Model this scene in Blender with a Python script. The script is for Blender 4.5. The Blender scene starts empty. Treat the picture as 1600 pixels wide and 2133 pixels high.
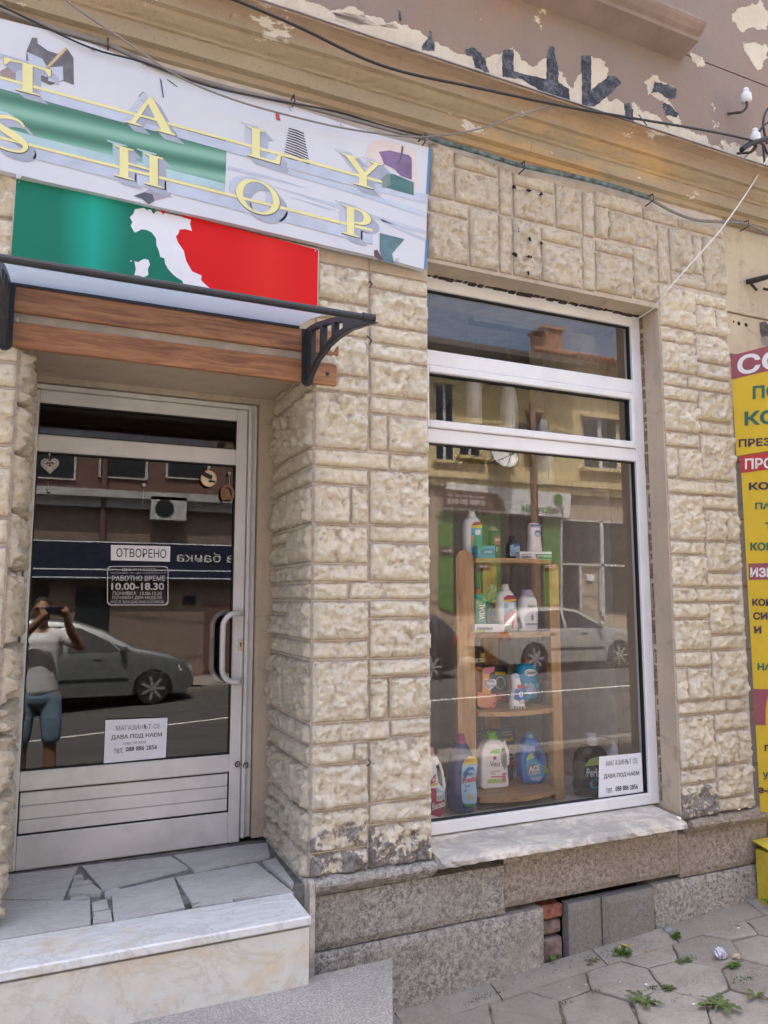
import bpy, bmesh, math, random
import numpy as np
from mathutils import Vector, Matrix

random.seed(7)
S = bpy.context.scene
COL = S.collection

# ------------------------------------------------------------------ camera
YAW, PIT, ROL = (math.radians(a) for a in (23.9168, 6.6348, -0.0416))
FPX = 1560.0                                    # focal length in pixels of the 1600 x 2133 photograph
CAM = Vector((0.0, -3.1, 1.72))
_fw = Vector((math.sin(YAW) * math.cos(PIT), math.cos(YAW) * math.cos(PIT), math.sin(PIT)))
_r0 = Vector((math.cos(YAW), -math.sin(YAW), 0))
_u0 = _r0.cross(_fw)
_rt = math.cos(ROL) * _r0 + math.sin(ROL) * _u0
_up = -math.sin(ROL) * _r0 + math.cos(ROL) * _u0
cd = bpy.data.cameras.new('camera')
cd.sensor_width = 36.0
cd.lens = 36.0 * FPX / 2133.3
cd.clip_start = 0.02
cd.clip_end = 400
cam = bpy.data.objects.new('camera', cd)
COL.objects.link(cam)
m3 = Matrix((_rt, _up, -_fw)).transposed()
cam.matrix_world = Matrix.Translation(CAM) @ m3.to_4x4()
S.camera = cam

# ------------------------------------------------------------------ light
SUN_EL, SUN_AZ = 66.0, -14.0                     # azimuth measured from +Y (behind the shop) towards +X
w = bpy.data.worlds.new('World')
S.world = w
w.use_nodes = True
wn = w.node_tree.nodes
bg = wn.get('Background') or wn.new('ShaderNodeBackground')
sky = wn.new('ShaderNodeTexSky')
sky.sky_type = 'NISHITA'
sky.sun_disc = False
sky.sun_elevation = math.radians(SUN_EL)
sky.sun_rotation = math.radians(SUN_AZ)
sky.air_density = 1.0
sky.dust_density = 8.5
bg.inputs['Strength'].default_value = 0.15
w.node_tree.links.new(sky.outputs[0], bg.inputs['Color'])
sl = bpy.data.lights.new('sun', 'SUN')
sl.energy = 4.6
sl.angle = math.radians(0.53)
sl.color = (1.0, 0.95, 0.87)
sun = bpy.data.objects.new('sun', sl)
COL.objects.link(sun)
el, az = math.radians(SUN_EL), math.radians(SUN_AZ)
sdir = Vector((math.sin(az) * math.cos(el), math.cos(az) * math.cos(el), math.sin(el)))
sun.rotation_euler = sdir.to_track_quat('Z', 'Y').to_euler()
sun.location = (0, -4, 12)
S.view_settings.view_transform = 'Standard'
S.view_settings.look = 'None'
S.view_settings.gamma = 1.0
S.view_settings.use_curve_mapping = False
S.view_settings.exposure = 2.3
S.render.engine = 'CYCLES'
S.cycles.max_bounces = 8
S.cycles.diffuse_bounces = 4
S.cycles.glossy_bounces = 4
S.cycles.transparent_max_bounces = 12

# ------------------------------------------------------------------ measuring helpers (plan positions read off the photo)
def ray(px, py):
    return _fw + _rt * ((px - 800.0) / FPX) + _up * ((1066.5 - py) / FPX)
def W(px, py, Y=0.0):
    d = ray(px, py); return CAM + d * ((Y - CAM.y) / d.y)
def WZ(px, py, Z):
    d = ray(px, py); return CAM + d * ((Z - CAM.z) / d.z)
def WX(px, py, X):
    d = ray(px, py); return CAM + d * ((X - CAM.x) / d.x)
def WPL(px, py, p0, n):
    d = ray(px, py); return CAM + d * ((p0 - CAM).dot(n) / d.dot(n))
def G(x):
    return -.04 + .055 * (min(x, 4) - 1.5) + .012 * max(0, x - 4)
def WG(px, py):
    z = 0
    for i in range(12):
        p = WZ(px, py, z); z = G(p.x)
    return WZ(px, py, z)
def rect(q, Y):
    """four pixel corners tl tr br bl -> x0, x1, z0, z1 on the plane Y"""
    p = [W(a, b, Y) for a, b in q]
    return ((p[0].x + p[3].x) / 2, (p[1].x + p[2].x) / 2, (p[2].z + p[3].z) / 2, (p[0].z + p[1].z) / 2)

# ------------------------------------------------------------------ object helpers
def thing(name, label, cat, loc, group=None, kind=None):
    o = bpy.data.objects.new(name, None)
    COL.objects.link(o)
    o.location = loc
    o.empty_display_size = .1
    if label: o['label'] = label
    if cat: o['category'] = cat
    if group: o['group'] = group
    if kind: o['kind'] = kind
    return o
def base_of(parent):
    v = Vector((0, 0, 0))
    while parent is not None:
        v = v + Vector(parent.location); parent = parent.parent
    return v
def tag(o, label=None, cat=None, group=None, kind=None):
    if label: o['label'] = label
    if cat: o['category'] = cat
    if group: o['group'] = group
    if kind: o['kind'] = kind
    return o
def obj(name, mb, mat, parent=None, smooth=False, origin=None):
    """verts are in world space; the object sits at its base (top level) or at its parent's origin"""
    V = [Vector(v) for v in mb.v]
    if parent is not None: org = base_of(parent)
    elif origin is not None: org = Vector(origin)
    else:
        xs = [v.x for v in V]; ys = [v.y for v in V]; zs = [v.z for v in V]
        org = Vector(((min(xs) + max(xs)) / 2, (min(ys) + max(ys)) / 2, min(zs)))
    me = bpy.data.meshes.new(name)
    me.from_pydata([v - org for v in V], [], mb.f)
    mats = mat if isinstance(mat, (list, tuple)) else [mat]
    for m in mats: me.materials.append(m)
    if any(mb.m): me.polygons.foreach_set('material_index', mb.m)
    if smooth:
        me.polygons.foreach_set('use_smooth', [True] * len(me.polygons))
    me.update()
    for k, vals in mb.attr.items():
        a = me.attributes.new(k, 'FLOAT', 'POINT'); a.data.foreach_set('value', vals)
    o = bpy.data.objects.new(name, me)
    COL.objects.link(o)
    if parent is not None: o.parent = parent
    else: o.location = org
    return o
class MB:
    def __init__(s): s.v = []; s.f = []; s.m = []; s.attr = {}
    def add(s, vs, fs, mi=0):
        b = len(s.v); s.v += [tuple(v) for v in vs]; s.f += [tuple(b + i for i in f) for f in fs]; s.m += [mi] * len(fs); return s
    def box(s, x0, x1, y0, y1, z0, z1, mi=0, bev=0.0):
        if bev <= 0:
            vs = [(x, y, z) for z in (z0, z1) for y in (y0, y1) for x in (x0, x1)]
            return s.add(vs, [(0, 2, 3, 1), (4, 5, 7, 6), (0, 1, 5, 4), (2, 6, 7, 3), (0, 4, 6, 2), (1, 3, 7, 5)], mi)
        b = min(bev, (x1 - x0) * .45, (y1 - y0) * .45, (z1 - z0) * .45)
        bm = bmesh.new()
        bmesh.ops.create_cube(bm, size=1)
        for v in bm.verts:
            v.co = Vector(((x0 + x1) / 2 + v.co.x * (x1 - x0), (y0 + y1) / 2 + v.co.y * (y1 - y0), (z0 + z1) / 2 + v.co.z * (z1 - z0)))
        bmesh.ops.bevel(bm, geom=bm.edges[:], offset=b, segments=1, affect='EDGES')
        bm.verts.index_update()
        s.add([v.co[:] for v in bm.verts], [[v.index for v in f.verts] for f in bm.faces], mi)
        bm.free(); return s
    def quad(s, a, b, c, d, mi=0): return s.add([a, b, c, d], [(0, 1, 2, 3)], mi)
    def obox(s, p, ux, uy, uz, mi=0):
        """box from corner p with three edge vectors"""
        p, ux, uy, uz = map(Vector, (p, ux, uy, uz))
        vs = [p + ux * i + uy * j + uz * k for k in (0, 1) for j in (0, 1) for i in (0, 1)]
        return s.add(vs, [(0, 2, 3, 1), (4, 5, 7, 6), (0, 1, 5, 4), (2, 6, 7, 3), (0, 4, 6, 2), (1, 3, 7, 5)], mi)
    def prism(s, poly, n, mi=0):
        """polygon (3D points) extruded along vector n"""
        k = len(poly); n = Vector(n); P = [Vector(p) for p in poly]
        return s.add(P + [p + n for p in P], [tuple(range(k))[::-1], tuple(range(k, 2 * k))] + [(i, (i + 1) % k, (i + 1) % k + k, i + k) for i in range(k)], mi)
    def tube(s, pts, r, n=8, mi=0, caps=True):
        P = [Vector(p) for p in pts]; k = len(P); rs = r if isinstance(r, (list, tuple)) else [r] * k
        vs = []; last = None
        for i, p in enumerate(P):
            t = (P[min(i + 1, k - 1)] - P[max(i - 1, 0)]).normalized()
            if last is None:
                a = t.cross(Vector((0, 0, 1)))
                if a.length < .1: a = t.cross(Vector((1, 0, 0)))
            else: a = last - t * last.dot(t)
            a.normalize(); last = a; b = t.cross(a)
            for j in range(n):
                th = 2 * math.pi * j / n
                vs.append(p + (a * math.cos(th) + b * math.sin(th)) * rs[i])
        fs = [(i * n + j, i * n + (j + 1) % n, (i + 1) * n + (j + 1) % n, (i + 1) * n + j) for i in range(k - 1) for j in range(n)]
        if caps: fs += [tuple(range(n))[::-1], tuple(range((k - 1) * n, k * n))]
        return s.add(vs, fs, mi)
    def lathe(s, c, prof, n=20, sx=1.0, sy=1.0, mi=0, axis='z'):
        """prof list of (radius, height)"""
        c = Vector(c); vs = []
        for r, h in prof:
            for j in range(n):
                th = 2 * math.pi * j / n; a, b = r * math.cos(th) * sx, r * math.sin(th) * sy
                vs.append(c + (Vector((a, b, h)) if axis == 'z' else Vector((a, h, b)) if axis == 'y' else Vector((h, a, b))))
        k = len(prof)
        fs = [(i * n + j, i * n + (j + 1) % n, (i + 1) * n + (j + 1) % n, (i + 1) * n + j) for i in range(k - 1) for j in range(n)]
        fs += [tuple(range(n))[::-1], tuple(range((k - 1) * n, k * n))]
        return s.add(vs, fs, mi)
    def ball(s, c, r, n=12, sx=1, sy=1, sz=1, mi=0):
        prof = [(r * math.sin(math.pi * i / n) + 1e-4, -r * math.cos(math.pi * i / n) * sz) for i in range(n + 1)]
        return s.lathe(c, prof, n + 4, sx, sy, mi)
def arc(p, q, sag, n=10, ax=(0, 0, -1)):
    p, q, ax = Vector(p), Vector(q), Vector(ax)
    return [p.lerp(q, t) + ax * sag * 4 * t * (1 - t) for t in (i / n for i in range(n + 1))]
def smoothpath(P, k=5):
    P = [Vector(p) for p in P]; out = []
    for i in range(len(P) - 1):
        a = P[max(i - 1, 0)]; b = P[i]; c = P[i + 1]; d = P[min(i + 2, len(P) - 1)]
        for j in range(k):
            t = j / k
            out.append(.5 * ((2 * b) + (c - a) * t + (2 * a - 5 * b + 4 * c - d) * t * t + (3 * b - a - 3 * c + d) * t ** 3))
    out.append(P[-1]); return out
def curve2d(loops, ext=0.0, bev=0.0, res=3, offset=0.0):
    """filled 2D outlines (holes allowed) -> (verts, faces) in local x, y, z"""
    c = bpy.data.curves.new('tmp', 'CURVE'); c.dimensions = '2D'; c.fill_mode = 'BOTH'
    c.extrude = ext; c.bevel_depth = bev; c.bevel_resolution = res; c.offset = offset
    for L in loops:
        sp = c.splines.new('POLY'); sp.points.add(len(L) - 1)
        for i, p in enumerate(L): sp.points[i].co = (p[0], p[1], 0, 1)
        sp.use_cyclic_u = True
    o = bpy.data.objects.new('tmp', c); me = o.to_mesh()
    r = ([tuple(v.co) for v in me.vertices], [tuple(p.vertices) for p in me.polygons])
    o.to_mesh_clear(); bpy.data.objects.remove(o); bpy.data.curves.remove(c)
    return r
def textgeo(body, bold=0.0):
    c = bpy.data.curves.new('tmp', 'FONT'); c.body = body; c.resolution_u = 3; c.offset = bold; c.align_x = 'CENTER'
    o = bpy.data.objects.new('tmp', c); me = o.to_mesh()
    r = ([tuple(v.co) for v in me.vertices], [tuple(p.vertices) for p in me.polygons])
    o.to_mesh_clear(); bpy.data.objects.remove(o); bpy.data.curves.remove(c)
    return r
def bilin(vs, q, box=None):
    tl, tr, br, bl = map(Vector, q)
    if box is None:
        xs = [v[0] for v in vs]; ys = [v[1] for v in vs]; box = (min(xs), max(xs), min(ys), max(ys))
    x0, x1, y0, y1 = box
    out = []
    for v in vs:
        s = (v[0] - x0) / (x1 - x0); t = (v[1] - y0) / (y1 - y0)
        out.append(bl.lerp(br, s).lerp(tl.lerp(tr, s), t))
    return out
def textmb(mb, body, q, bold=0.0, mi=0):
    v, f = textgeo(body, bold)
    return mb.add(bilin(v, q), f, mi)
def glyphmb(mb, loops, q, mi=0):
    v, f = curve2d(loops)
    return mb.add(bilin(v, q, (0, 1, 0, 1)), f, mi)
def polymb(mb, pts, mi=0, holes=()):
    """flat outline given by 3D points on any plane"""
    P = [Vector(p) for p in pts]
    from mathutils.geometry import tessellate_polygon
    allp = P[:]
    for h in holes: allp += [Vector(p) for p in h]
    tri = tessellate_polygon([P] + [[Vector(p) for p in h] for h in holes])
    return mb.add(allp, [tuple(t) for t in tri], mi)
def copy_tree(o, parent=None):
    c = o.copy(); COL.objects.link(c); c.parent = parent
    for ch in [x for x in CH.get(o.name, [])]: copy_tree(ch, c)
    return c
CH = {}
def index_children():
    CH.clear()
    for o in COL.objects:
        if o.parent: CH.setdefault(o.parent.name, []).append(o)

# ------------------------------------------------------------------ materials
def _nt(name):
    m = bpy.data.materials.new(name); m.use_nodes = True
    nt = m.node_tree; b = nt.nodes['Principled BSDF']
    return m, nt, b
class N:
    """small node helper"""
    def __init__(s, nt, coord='Object'):
        s.nt = nt; s.tc = nt.nodes.new('ShaderNodeTexCoord').outputs[coord]
    def L(s, a, b): s.nt.links.new(a, b)
    def mapping(s, scale=(1, 1, 1), rot=(0, 0, 0), loc=(0, 0, 0)):
        n = s.nt.nodes.new('ShaderNodeMapping'); s.L(s.tc, n.inputs[0])
        n.inputs['Scale'].default_value = scale; n.inputs['Rotation'].default_value = rot; n.inputs['Location'].default_value = loc
        return n.outputs[0]
    def noise(s, scale, detail=4, rough=.55, vec=None, dist=0.0):
        n = s.nt.nodes.new('ShaderNodeTexNoise'); n.inputs['Scale'].default_value = scale
        n.inputs['Detail'].default_value = detail; n.inputs['Roughness'].default_value = rough; n.inputs['Distortion'].default_value = dist
        s.L(vec or s.tc, n.inputs['Vector']); return n.outputs['Fac']
    def voro(s, scale, feature='F1', vec=None, out='Distance'):
        n = s.nt.nodes.new('ShaderNodeTexVoronoi'); n.feature = feature; n.inputs['Scale'].default_value = scale
        s.L(vec or s.tc, n.inputs['Vector']); return n.outputs[out]
    def wave(s, scale, dist=2, vec=None, bands='X', detail=2):
        n = s.nt.nodes.new('ShaderNodeTexWave'); n.bands_direction = bands; n.inputs['Scale'].default_value = scale
        n.inputs['Distortion'].default_value = dist; n.inputs['Detail'].default_value = detail
        s.L(vec or s.tc, n.inputs['Vector']); return n.outputs['Fac']
    def ramp(s, fac, stops):
        n = s.nt.nodes.new('ShaderNodeValToRGB'); e = n.color_ramp.elements
        while len(e) < len(stops): e.new(.5)
        for i, (p, c) in enumerate(stops):
            e[i].position = p; e[i].color = (c, c, c, 1) if not isinstance(c, (tuple, list)) else (*c, 1)
        s.L(fac, n.inputs[0]); return n.outputs[0]
    def mix(s, fac, a, b, mode='MIX'):
        n = s.nt.nodes.new('ShaderNodeMix'); n.data_type = 'RGBA'; n.blend_type = mode
        for i, x in ((6, a), (7, b)):
            if isinstance(x, (tuple, list)): n.inputs[i].default_value = (*x, 1)
            else: s.L(x, n.inputs[i])
        if isinstance(fac, (int, float)): n.inputs[0].default_value = fac
        else: s.L(fac, n.inputs[0])
        return n.outputs[2]
    def math(s, op, a, b=0.0, c=None):
        n = s.nt.nodes.new('ShaderNodeMath'); n.operation = op
        for i, x in enumerate((a, b, c)):
            if x is None: continue
            if isinstance(x, (int, float)): n.inputs[i].default_value = x
            else: s.L(x, n.inputs[i])
        return n.outputs[0]
    def attr(s, name):
        n = s.nt.nodes.new('ShaderNodeAttribute'); n.attribute_name = name; return n.outputs['Fac']
    def sep(s, ax='Z'):
        n = s.nt.nodes.new('ShaderNodeSeparateXYZ'); s.L(s.tc, n.inputs[0]); return n.outputs[ax]
    def bump(s, h, strength=.4, dist=.01, b=None, prev=None):
        n = s.nt.nodes.new('ShaderNodeBump'); n.inputs['Strength'].default_value = strength; n.inputs['Distance'].default_value = dist
        s.L(h, n.inputs['Height'])
        if prev: s.L(prev, n.inputs['Normal'])
        if b: s.L(n.outputs[0], b.inputs['Normal'])
        return n.outputs[0]
def mat(name, col, rough=.6, metal=0.0, var=.12, scale=12.0, bump=0.0, bscale=60.0, spec=.5, dirt=0.0, alpha=None):
    m, nt, b = _nt(name); n = N(nt)
    c2 = tuple(max(0, x * (1 - var * 1.6)) for x in col); c1 = tuple(min(1, x * (1 + var)) for x in col)
    f = n.ramp(n.noise(scale, 5, .6), [(.3, 0.0), (.7, 1.0)])
    c = n.mix(f, c2, c1)
    if dirt > 0:
        d = n.ramp(n.noise(scale * .35, 6, .7), [(.5, 0.0), (.72, dirt)])
        c = n.mix(d, c, tuple(x * .45 + .02 for x in col))
    n.L(c, b.inputs['Base Color'])
    b.inputs['Roughness'].default_value = rough; b.inputs['Metallic'].default_value = metal
    b.inputs['Specular IOR Level'].default_value = spec
    if bump > 0: n.bump(n.noise(bscale, 5, .6), bump, .004, b)
    if alpha is not None: b.inputs['Alpha'].default_value = alpha
    return m
def glass(name, refl, tint=(.93, .95, .95), rough=0.0):
    """thin window pane: Fresnel-weighted mirror over a clear body"""
    m = bpy.data.materials.new(name); m.use_nodes = True; nt = m.node_tree; nt.nodes.clear()
    out = nt.nodes.new('ShaderNodeOutputMaterial'); mx = nt.nodes.new('ShaderNodeMixShader')
    tr = nt.nodes.new('ShaderNodeBsdfTransparent'); tr.inputs[0].default_value = (*tint, 1)
    gl = nt.nodes.new('ShaderNodeBsdfGlossy'); gl.inputs['Roughness'].default_value = rough
    fr = nt.nodes.new('ShaderNodeLayerWeight'); fr.inputs['Blend'].default_value = .28
    ma = nt.nodes.new('ShaderNodeMath'); ma.operation = 'MULTIPLY_ADD'; ma.inputs[1].default_value = .5; ma.inputs[2].default_value = refl
    ma.use_clamp = True
    nt.links.new(fr.outputs['Fresnel'], ma.inputs[0]); nt.links.new(ma.outputs[0], mx.inputs[0])
    nt.links.new(tr.outputs[0], mx.inputs[1]); nt.links.new(gl.outputs[0], mx.inputs[2]); nt.links.new(mx.outputs[0], out.inputs[0])
    return m

# ------------------------------------------------------------------ the materials of the place
def stone_material(name, cream, mauve, brown):
    m, nt, b = _nt(name); n = N(nt)
    rel = n.attr('relief'); tone = n.attr('tone'); wear = n.attr('wear')
    n1 = n.noise(26, 6, .65); n2 = n.noise(7, 4, .6); n3 = n.noise(90, 4, .7)
    f = n.math('ADD', rel, n.math('MULTIPLY', n.math('SUBTRACT', n1, .5), .8))
    f = n.ramp(f, [(.02, 0.0), (.22, 1.0)])
    cr = n.mix(n.ramp(n2, [(.35, 0.0), (.65, 1.0)]), cream, tuple(x * y for x, y in zip(cream, (.93, .95, .99))))
    cr = n.mix(n.ramp(n.noise(15, 6, .75, dist=.6), [(.54, 0.0), (.70, .42)]), cr, brown)
    c = n.mix(f, mauve, cr)
    c = n.mix(n.ramp(n3, [(.60, 0.0), (.72, .42)]), c, mauve)
    c = n.mix(n.ramp(n.noise(45, 5, .8, dist=1.0), [(.62, 0.0), (.66, .45)]), c, tuple(x * .75 for x in brown))
    vp = n.attr('vpos')
    lo_ = n.math('ADD', n.math('MULTIPLY', n.math('SUBTRACT', .42, vp), 1.6), n.math('MULTIPLY', n.math('SUBTRACT', n.noise(20, 6, .75), .5), 2.2))
    c = n.mix(n.ramp(lo_, [(.5, 0.0), (1.0, .42)]), c, brown)
    hi_ = n.math('ADD', n.math('MULTIPLY', n.math('SUBTRACT', vp, .80), 3.0), n.math('MULTIPLY', n.math('SUBTRACT', n.noise(33, 6, .7), .5), 2.6))
    c = n.mix(n.ramp(hi_, [(.45, 0.0), (.60, .8)]), c, mauve)
    c = n.mix(n.math('MULTIPLY', tone, .16), c, brown)
    wv = n.math('ADD', wear, n.math('MULTIPLY', n.math('SUBTRACT', n.noise(14, 8, .72), .5), 1.5))
    wf = n.ramp(wv, [(.50, 0.0), (.53, 1.0)])
    grey = n.mix(n.ramp(n.noise(60, 6, .7), [(.35, 0.0), (.65, 1.0)]), (.20, .185, .175), (.40, .37, .34))
    c = n.mix(wf, c, grey)
    n.L(c, b.inputs['Base Color']); b.inputs['Roughness'].default_value = .82; b.inputs['Specular IOR Level'].default_value = .25
    p = n.bump(n.noise(30, 9, .75, dist=1.2), 1.0, .016)
    n.bump(n.noise(120, 6, .7), .5, .004, b, p)
    return m
M_STONE = stone_material('cream_painted_stone', (.87, .795, .625), (.52, .445, .38), (.54, .44, .285))
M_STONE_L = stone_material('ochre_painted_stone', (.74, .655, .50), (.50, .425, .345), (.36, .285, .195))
M_STONE_R = stone_material('shaded_reveal_stone', (.68, .61, .47), (.40, .34, .28), (.38, .30, .20))  # darker copy of the cream stone, with the recess shade put into its colours
M_MORTAR = mat('mauve_mortar', (.56, .495, .41), .9, var=.15, scale=9, bump=.4)
def plaster(name, base, second, dark, k=1.0):
    m, nt, b = _nt(name); n = N(nt)
    c = n.mix(n.ramp(n.noise(1.7, 7, .7), [(.38, 0.0), (.62, 1.0)]), base, second)
    c = n.mix(n.ramp(n.noise(6, 8, .75, dist=.8), [(.54, 0.0), (.72, .8)]), c, dark)
    st = n.noise(1.0, 6, .7, n.mapping((9, 9, .8)))
    c = n.mix(n.ramp(st, [(.52, 0.0), (.75, .4)]), c, dark)
    c = n.mix(n.ramp(n.noise(70, 4, .7), [(.66, 0.0), (.7, .5)]), c, tuple(x * .35 for x in dark))
    n.L(c, b.inputs['Base Color']); b.inputs['Roughness'].default_value = .88; b.inputs['Specular IOR Level'].default_value = .2
    p = n.bump(n.noise(9, 8, .7), .5 * k, .012); n.bump(n.noise(110, 5, .6), .3 * k, .003, b, p)
    return m
M_REVEAL = plaster('beige_reveal_plaster', (.52, .435, .33), (.45, .38, .30), (.27, .225, .175))
M_STUCCO = plaster('cream_stucco', (.52, .45, .32), (.44, .37, .27), (.25, .20, .15))
M_STUCCO_G = plaster('grey_stucco', (.16, .15, .145), (.20, .18, .16), (.09, .08, .08))
def upper_material():
    m, nt, b = _nt('peeling_mauve_wall_paint'); n = N(nt)
    base = n.mix(n.ramp(n.noise(1.3, 6, .6), [(.38, 0.0), (.62, 1.0)]), (.31, .235, .185), (.235, .20, .175))
    base = n.mix(n.ramp(n.noise(2.6, 7, .7), [(.5, 0.0), (.7, .7)]), base, (.37, .235, .165))
    base = n.mix(n.ramp(n.noise(1.0, 6, .75, n.mapping((14, 14, 1.2))), [(.56, 0.0), (.75, .35)]), base, (.22, .18, .17))
    z = n.sep('Z')
    near = n.math('SUBTRACT', 1.0, n.math('MULTIPLY', n.math('ABSOLUTE', n.math('SUBTRACT', z, UPZ)), 4.4))
    pe = n.math('ADD', near, n.math('MULTIPLY', n.math('SUBTRACT', n.noise(3.2, 9, .66, dist=.3), .5), 2.6))
    f1 = n.ramp(pe, [(.36, 0.0), (.375, 1.0)])
    cream = n.mix(n.ramp(n.noise(20, 6, .7), [(.4, 0.0), (.6, 1.0)]), (.66, .60, .47), (.56, .50, .39))
    c = n.mix(f1, base, cream)
    pe2 = n.math('ADD', near, n.math('MULTIPLY', n.math('SUBTRACT', n.noise(5.5, 9, .7), .5), 1.5))
    f2 = n.ramp(pe2, [(.80, 0.0), (.83, 1.0)])
    c = n.mix(f2, c, n.mix(n.ramp(n.noise(60, 5, .7), [(.4, 0.0), (.6, 1.0)]), (.30, .285, .265), (.44, .42, .39)))
    sp = n.ramp(n.noise(2.3, 10, .7, n.mapping(loc=(3, 5, 1))), [(.655, 0.0), (.662, 1.0)])
    c = n.mix(sp, c, cream)
    n.L(c, b.inputs['Base Color']); b.inputs['Roughness'].default_value = .85; b.inputs['Specular IOR Level'].default_value = .25
    h = n.math('SUBTRACT', n.noise(30, 6, .6), n.math('MULTIPLY', f1, .8))
    p = n.bump(h, .45, .006); n.bump(n.noise(7, 6, .7), .35, .02, b, p)
    return m
UPZ = 0.0
def cornice_material():
    m, nt, b = _nt('stained_ochre_cornice_paint'); n = N(nt)
    x = n.sep('X')
    c = n.mix(n.ramp(n.noise(1.1, 6, .65, n.mapping((1, 3, 4))), [(.4, 0.0), (.6, 1.0)]), (.40, .335, .225), (.33, .275, .19))
    c = n.mix(n.ramp(n.noise(1.4, 6, .7, n.mapping((1, 2, 6), loc=(4, 1, 0))), [(.47, 0.0), (.60, .62)]), c, n.mix(n.ramp(n.math('ABSOLUTE', n.math('SUBTRACT', x, 1.15)), [(.5, 1.0), (1.5, 0.0)]), (.37, .29, .19), (.58, .36, .14)))
    z = n.sep('Z')
    hi = n.math('ADD', n.math('MULTIPLY', n.math('SUBTRACT', z, 4.16), 10.0), n.math('MULTIPLY', n.math('SUBTRACT', n.noise(2.5, 6, .7), .5), 2.5))
    c = n.mix(n.ramp(hi, [(.1, 0.0), (.9, .75)]), c, (.30, .215, .15))
    pt = n.ramp(n.noise(2.8, 9, .7, n.mapping((1, 2, 3), loc=(7.3, 0, 2))), [(.63, 0.0), (.64, 1.0)])
    c = n.mix(pt, c, (.62, .58, .50))
    c = n.mix(n.ramp(n.noise(9, 8, .75, dist=1), [(.58, 0.0), (.75, .8)]), c, (.20, .155, .10))
    c = n.mix(n.ramp(n.noise(55, 4, .7), [(.63, 0.0), (.68, .6)]), c, (.13, .10, .08))
    n.L(c, b.inputs['Base Color']); b.inputs['Roughness'].default_value = .85; b.inputs['Specular IOR Level'].default_value = .2
    p = n.bump(n.noise(14, 8, .7), .5, .01); n.bump(n.noise(120, 5, .6), .3, .003, b, p)
    return m
def granite_material(name, lo, hi, stain):
    m, nt, b = _nt(name); n = N(nt)
    c = n.ramp(n.noise(46, 7, .9), [(.42, lo), (.49, tuple((a + q) / 2 for a, q in zip(lo, hi))), (.57, hi)])
    sp = n.ramp(n.voro(85), [(.12, 1.0), (.30, 0.0)])
    c = n.mix(n.math('MULTIPLY', sp, .65), c, tuple(x * .45 for x in lo))
    c = n.mix(n.ramp(n.noise(3, 7, .7), [(.42, 0.0), (.68, .75)]), c, stain)
    c = n.mix(n.ramp(n.noise(8, 8, .75, dist=.7), [(.58, 0.0), (.72, .5)]), c, tuple(x * .5 for x in lo))
    n.L(c, b.inputs['Base Color']); b.inputs['Roughness'].default_value = .85; b.inputs['Specular IOR Level'].default_value = .3
    p = n.bump(n.noise(75, 6, .75), .9, .008); n.bump(n.noise(12, 6, .65), .5, .012, b, p)
    return m
M_GRANITE = granite_material('rough_grey_granite', (.13, .12, .11), (.56, .53, .48), (.36, .32, .27))
M_GRANITE2 = granite_material('brownish_artificial_stone', (.17, .145, .12), (.50, .43, .36), (.31, .26, .21))
M_CONC = granite_material('grey_concrete', (.20, .19, .175), (.31, .295, .27), (.24, .21, .17))
def pave_material(name, a, bcol, d):
    m, nt, b = _nt(name); n = N(nt)
    c = n.mix(n.ramp(n.noise(5, 7, .7), [(.35, 0.0), (.65, 1.0)]), a, bcol)
    c = n.mix(n.ramp(n.noise(60, 6, .8), [(.5, 0.0), (.66, .55)]), c, d)
    c = n.mix(n.ramp(n.noise(3.2, 8, .75, dist=.6), [(.50, 0.0), (.66, .6)]), c, tuple(x * .8 for x in d))
    c = n.mix(n.ramp(n.noise(9, 6, .7, n.mapping(loc=(3, 1, 2))), [(.56, 0.0), (.7, .45)]), c, (.44, .42, .385))
    c = n.mix(n.ramp(n.voro(55), [(.05, .8), (.11, 0.0)]), c, tuple(x * .5 for x in d))
    c = n.mix(n.math('MULTIPLY', n.attr('tone'), .5), c, d)
    n.L(c, b.inputs['Base Color']); b.inputs['Roughness'].default_value = .86; b.inputs['Specular IOR Level'].default_value = .3
    p = n.bump(n.noise(90, 7, .75), .7, .005); n.bump(n.noise(14, 5, .6), .4, .01, b, p)
    return m
M_SLAB = pave_material('worn_concrete_paving', (.39, .355, .31), (.31, .285, .25), (.20, .175, .145))
M_SOIL = mat('sandy_joint_dirt', (.17, .145, .11), .95, var=.35, scale=40, bump=.9, bscale=120)
M_ASPH = mat('asphalt', (.075, .072, .07), .9, var=.2, scale=3, bump=.4, bscale=150)
M_TERR = None
def terrazzo():
    m, nt, b = _nt('washed_terrazzo'); n = N(nt)
    c = n.ramp(n.noise(150, 4, .7), [(.35, (.21, .19, .17)), (.5, (.33, .305, .28)), (.66, (.50, .475, .44))])
    sp = n.ramp(n.voro(210), [(.12, 1.0), (.3, 0.0)]); c = n.mix(n.math('MULTIPLY', sp, .6), c, (.55, .53, .52))
    c = n.mix(n.ramp(n.noise(4, 7, .7), [(.4, 0.0), (.7, .5)]), c, (.20, .185, .175))
    n.L(c, b.inputs['Base Color']); b.inputs['Roughness'].default_value = .7
    n.bump(n.noise(170, 4, .7), .4, .003, b)
    return m
M_TERR = terrazzo()
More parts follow.
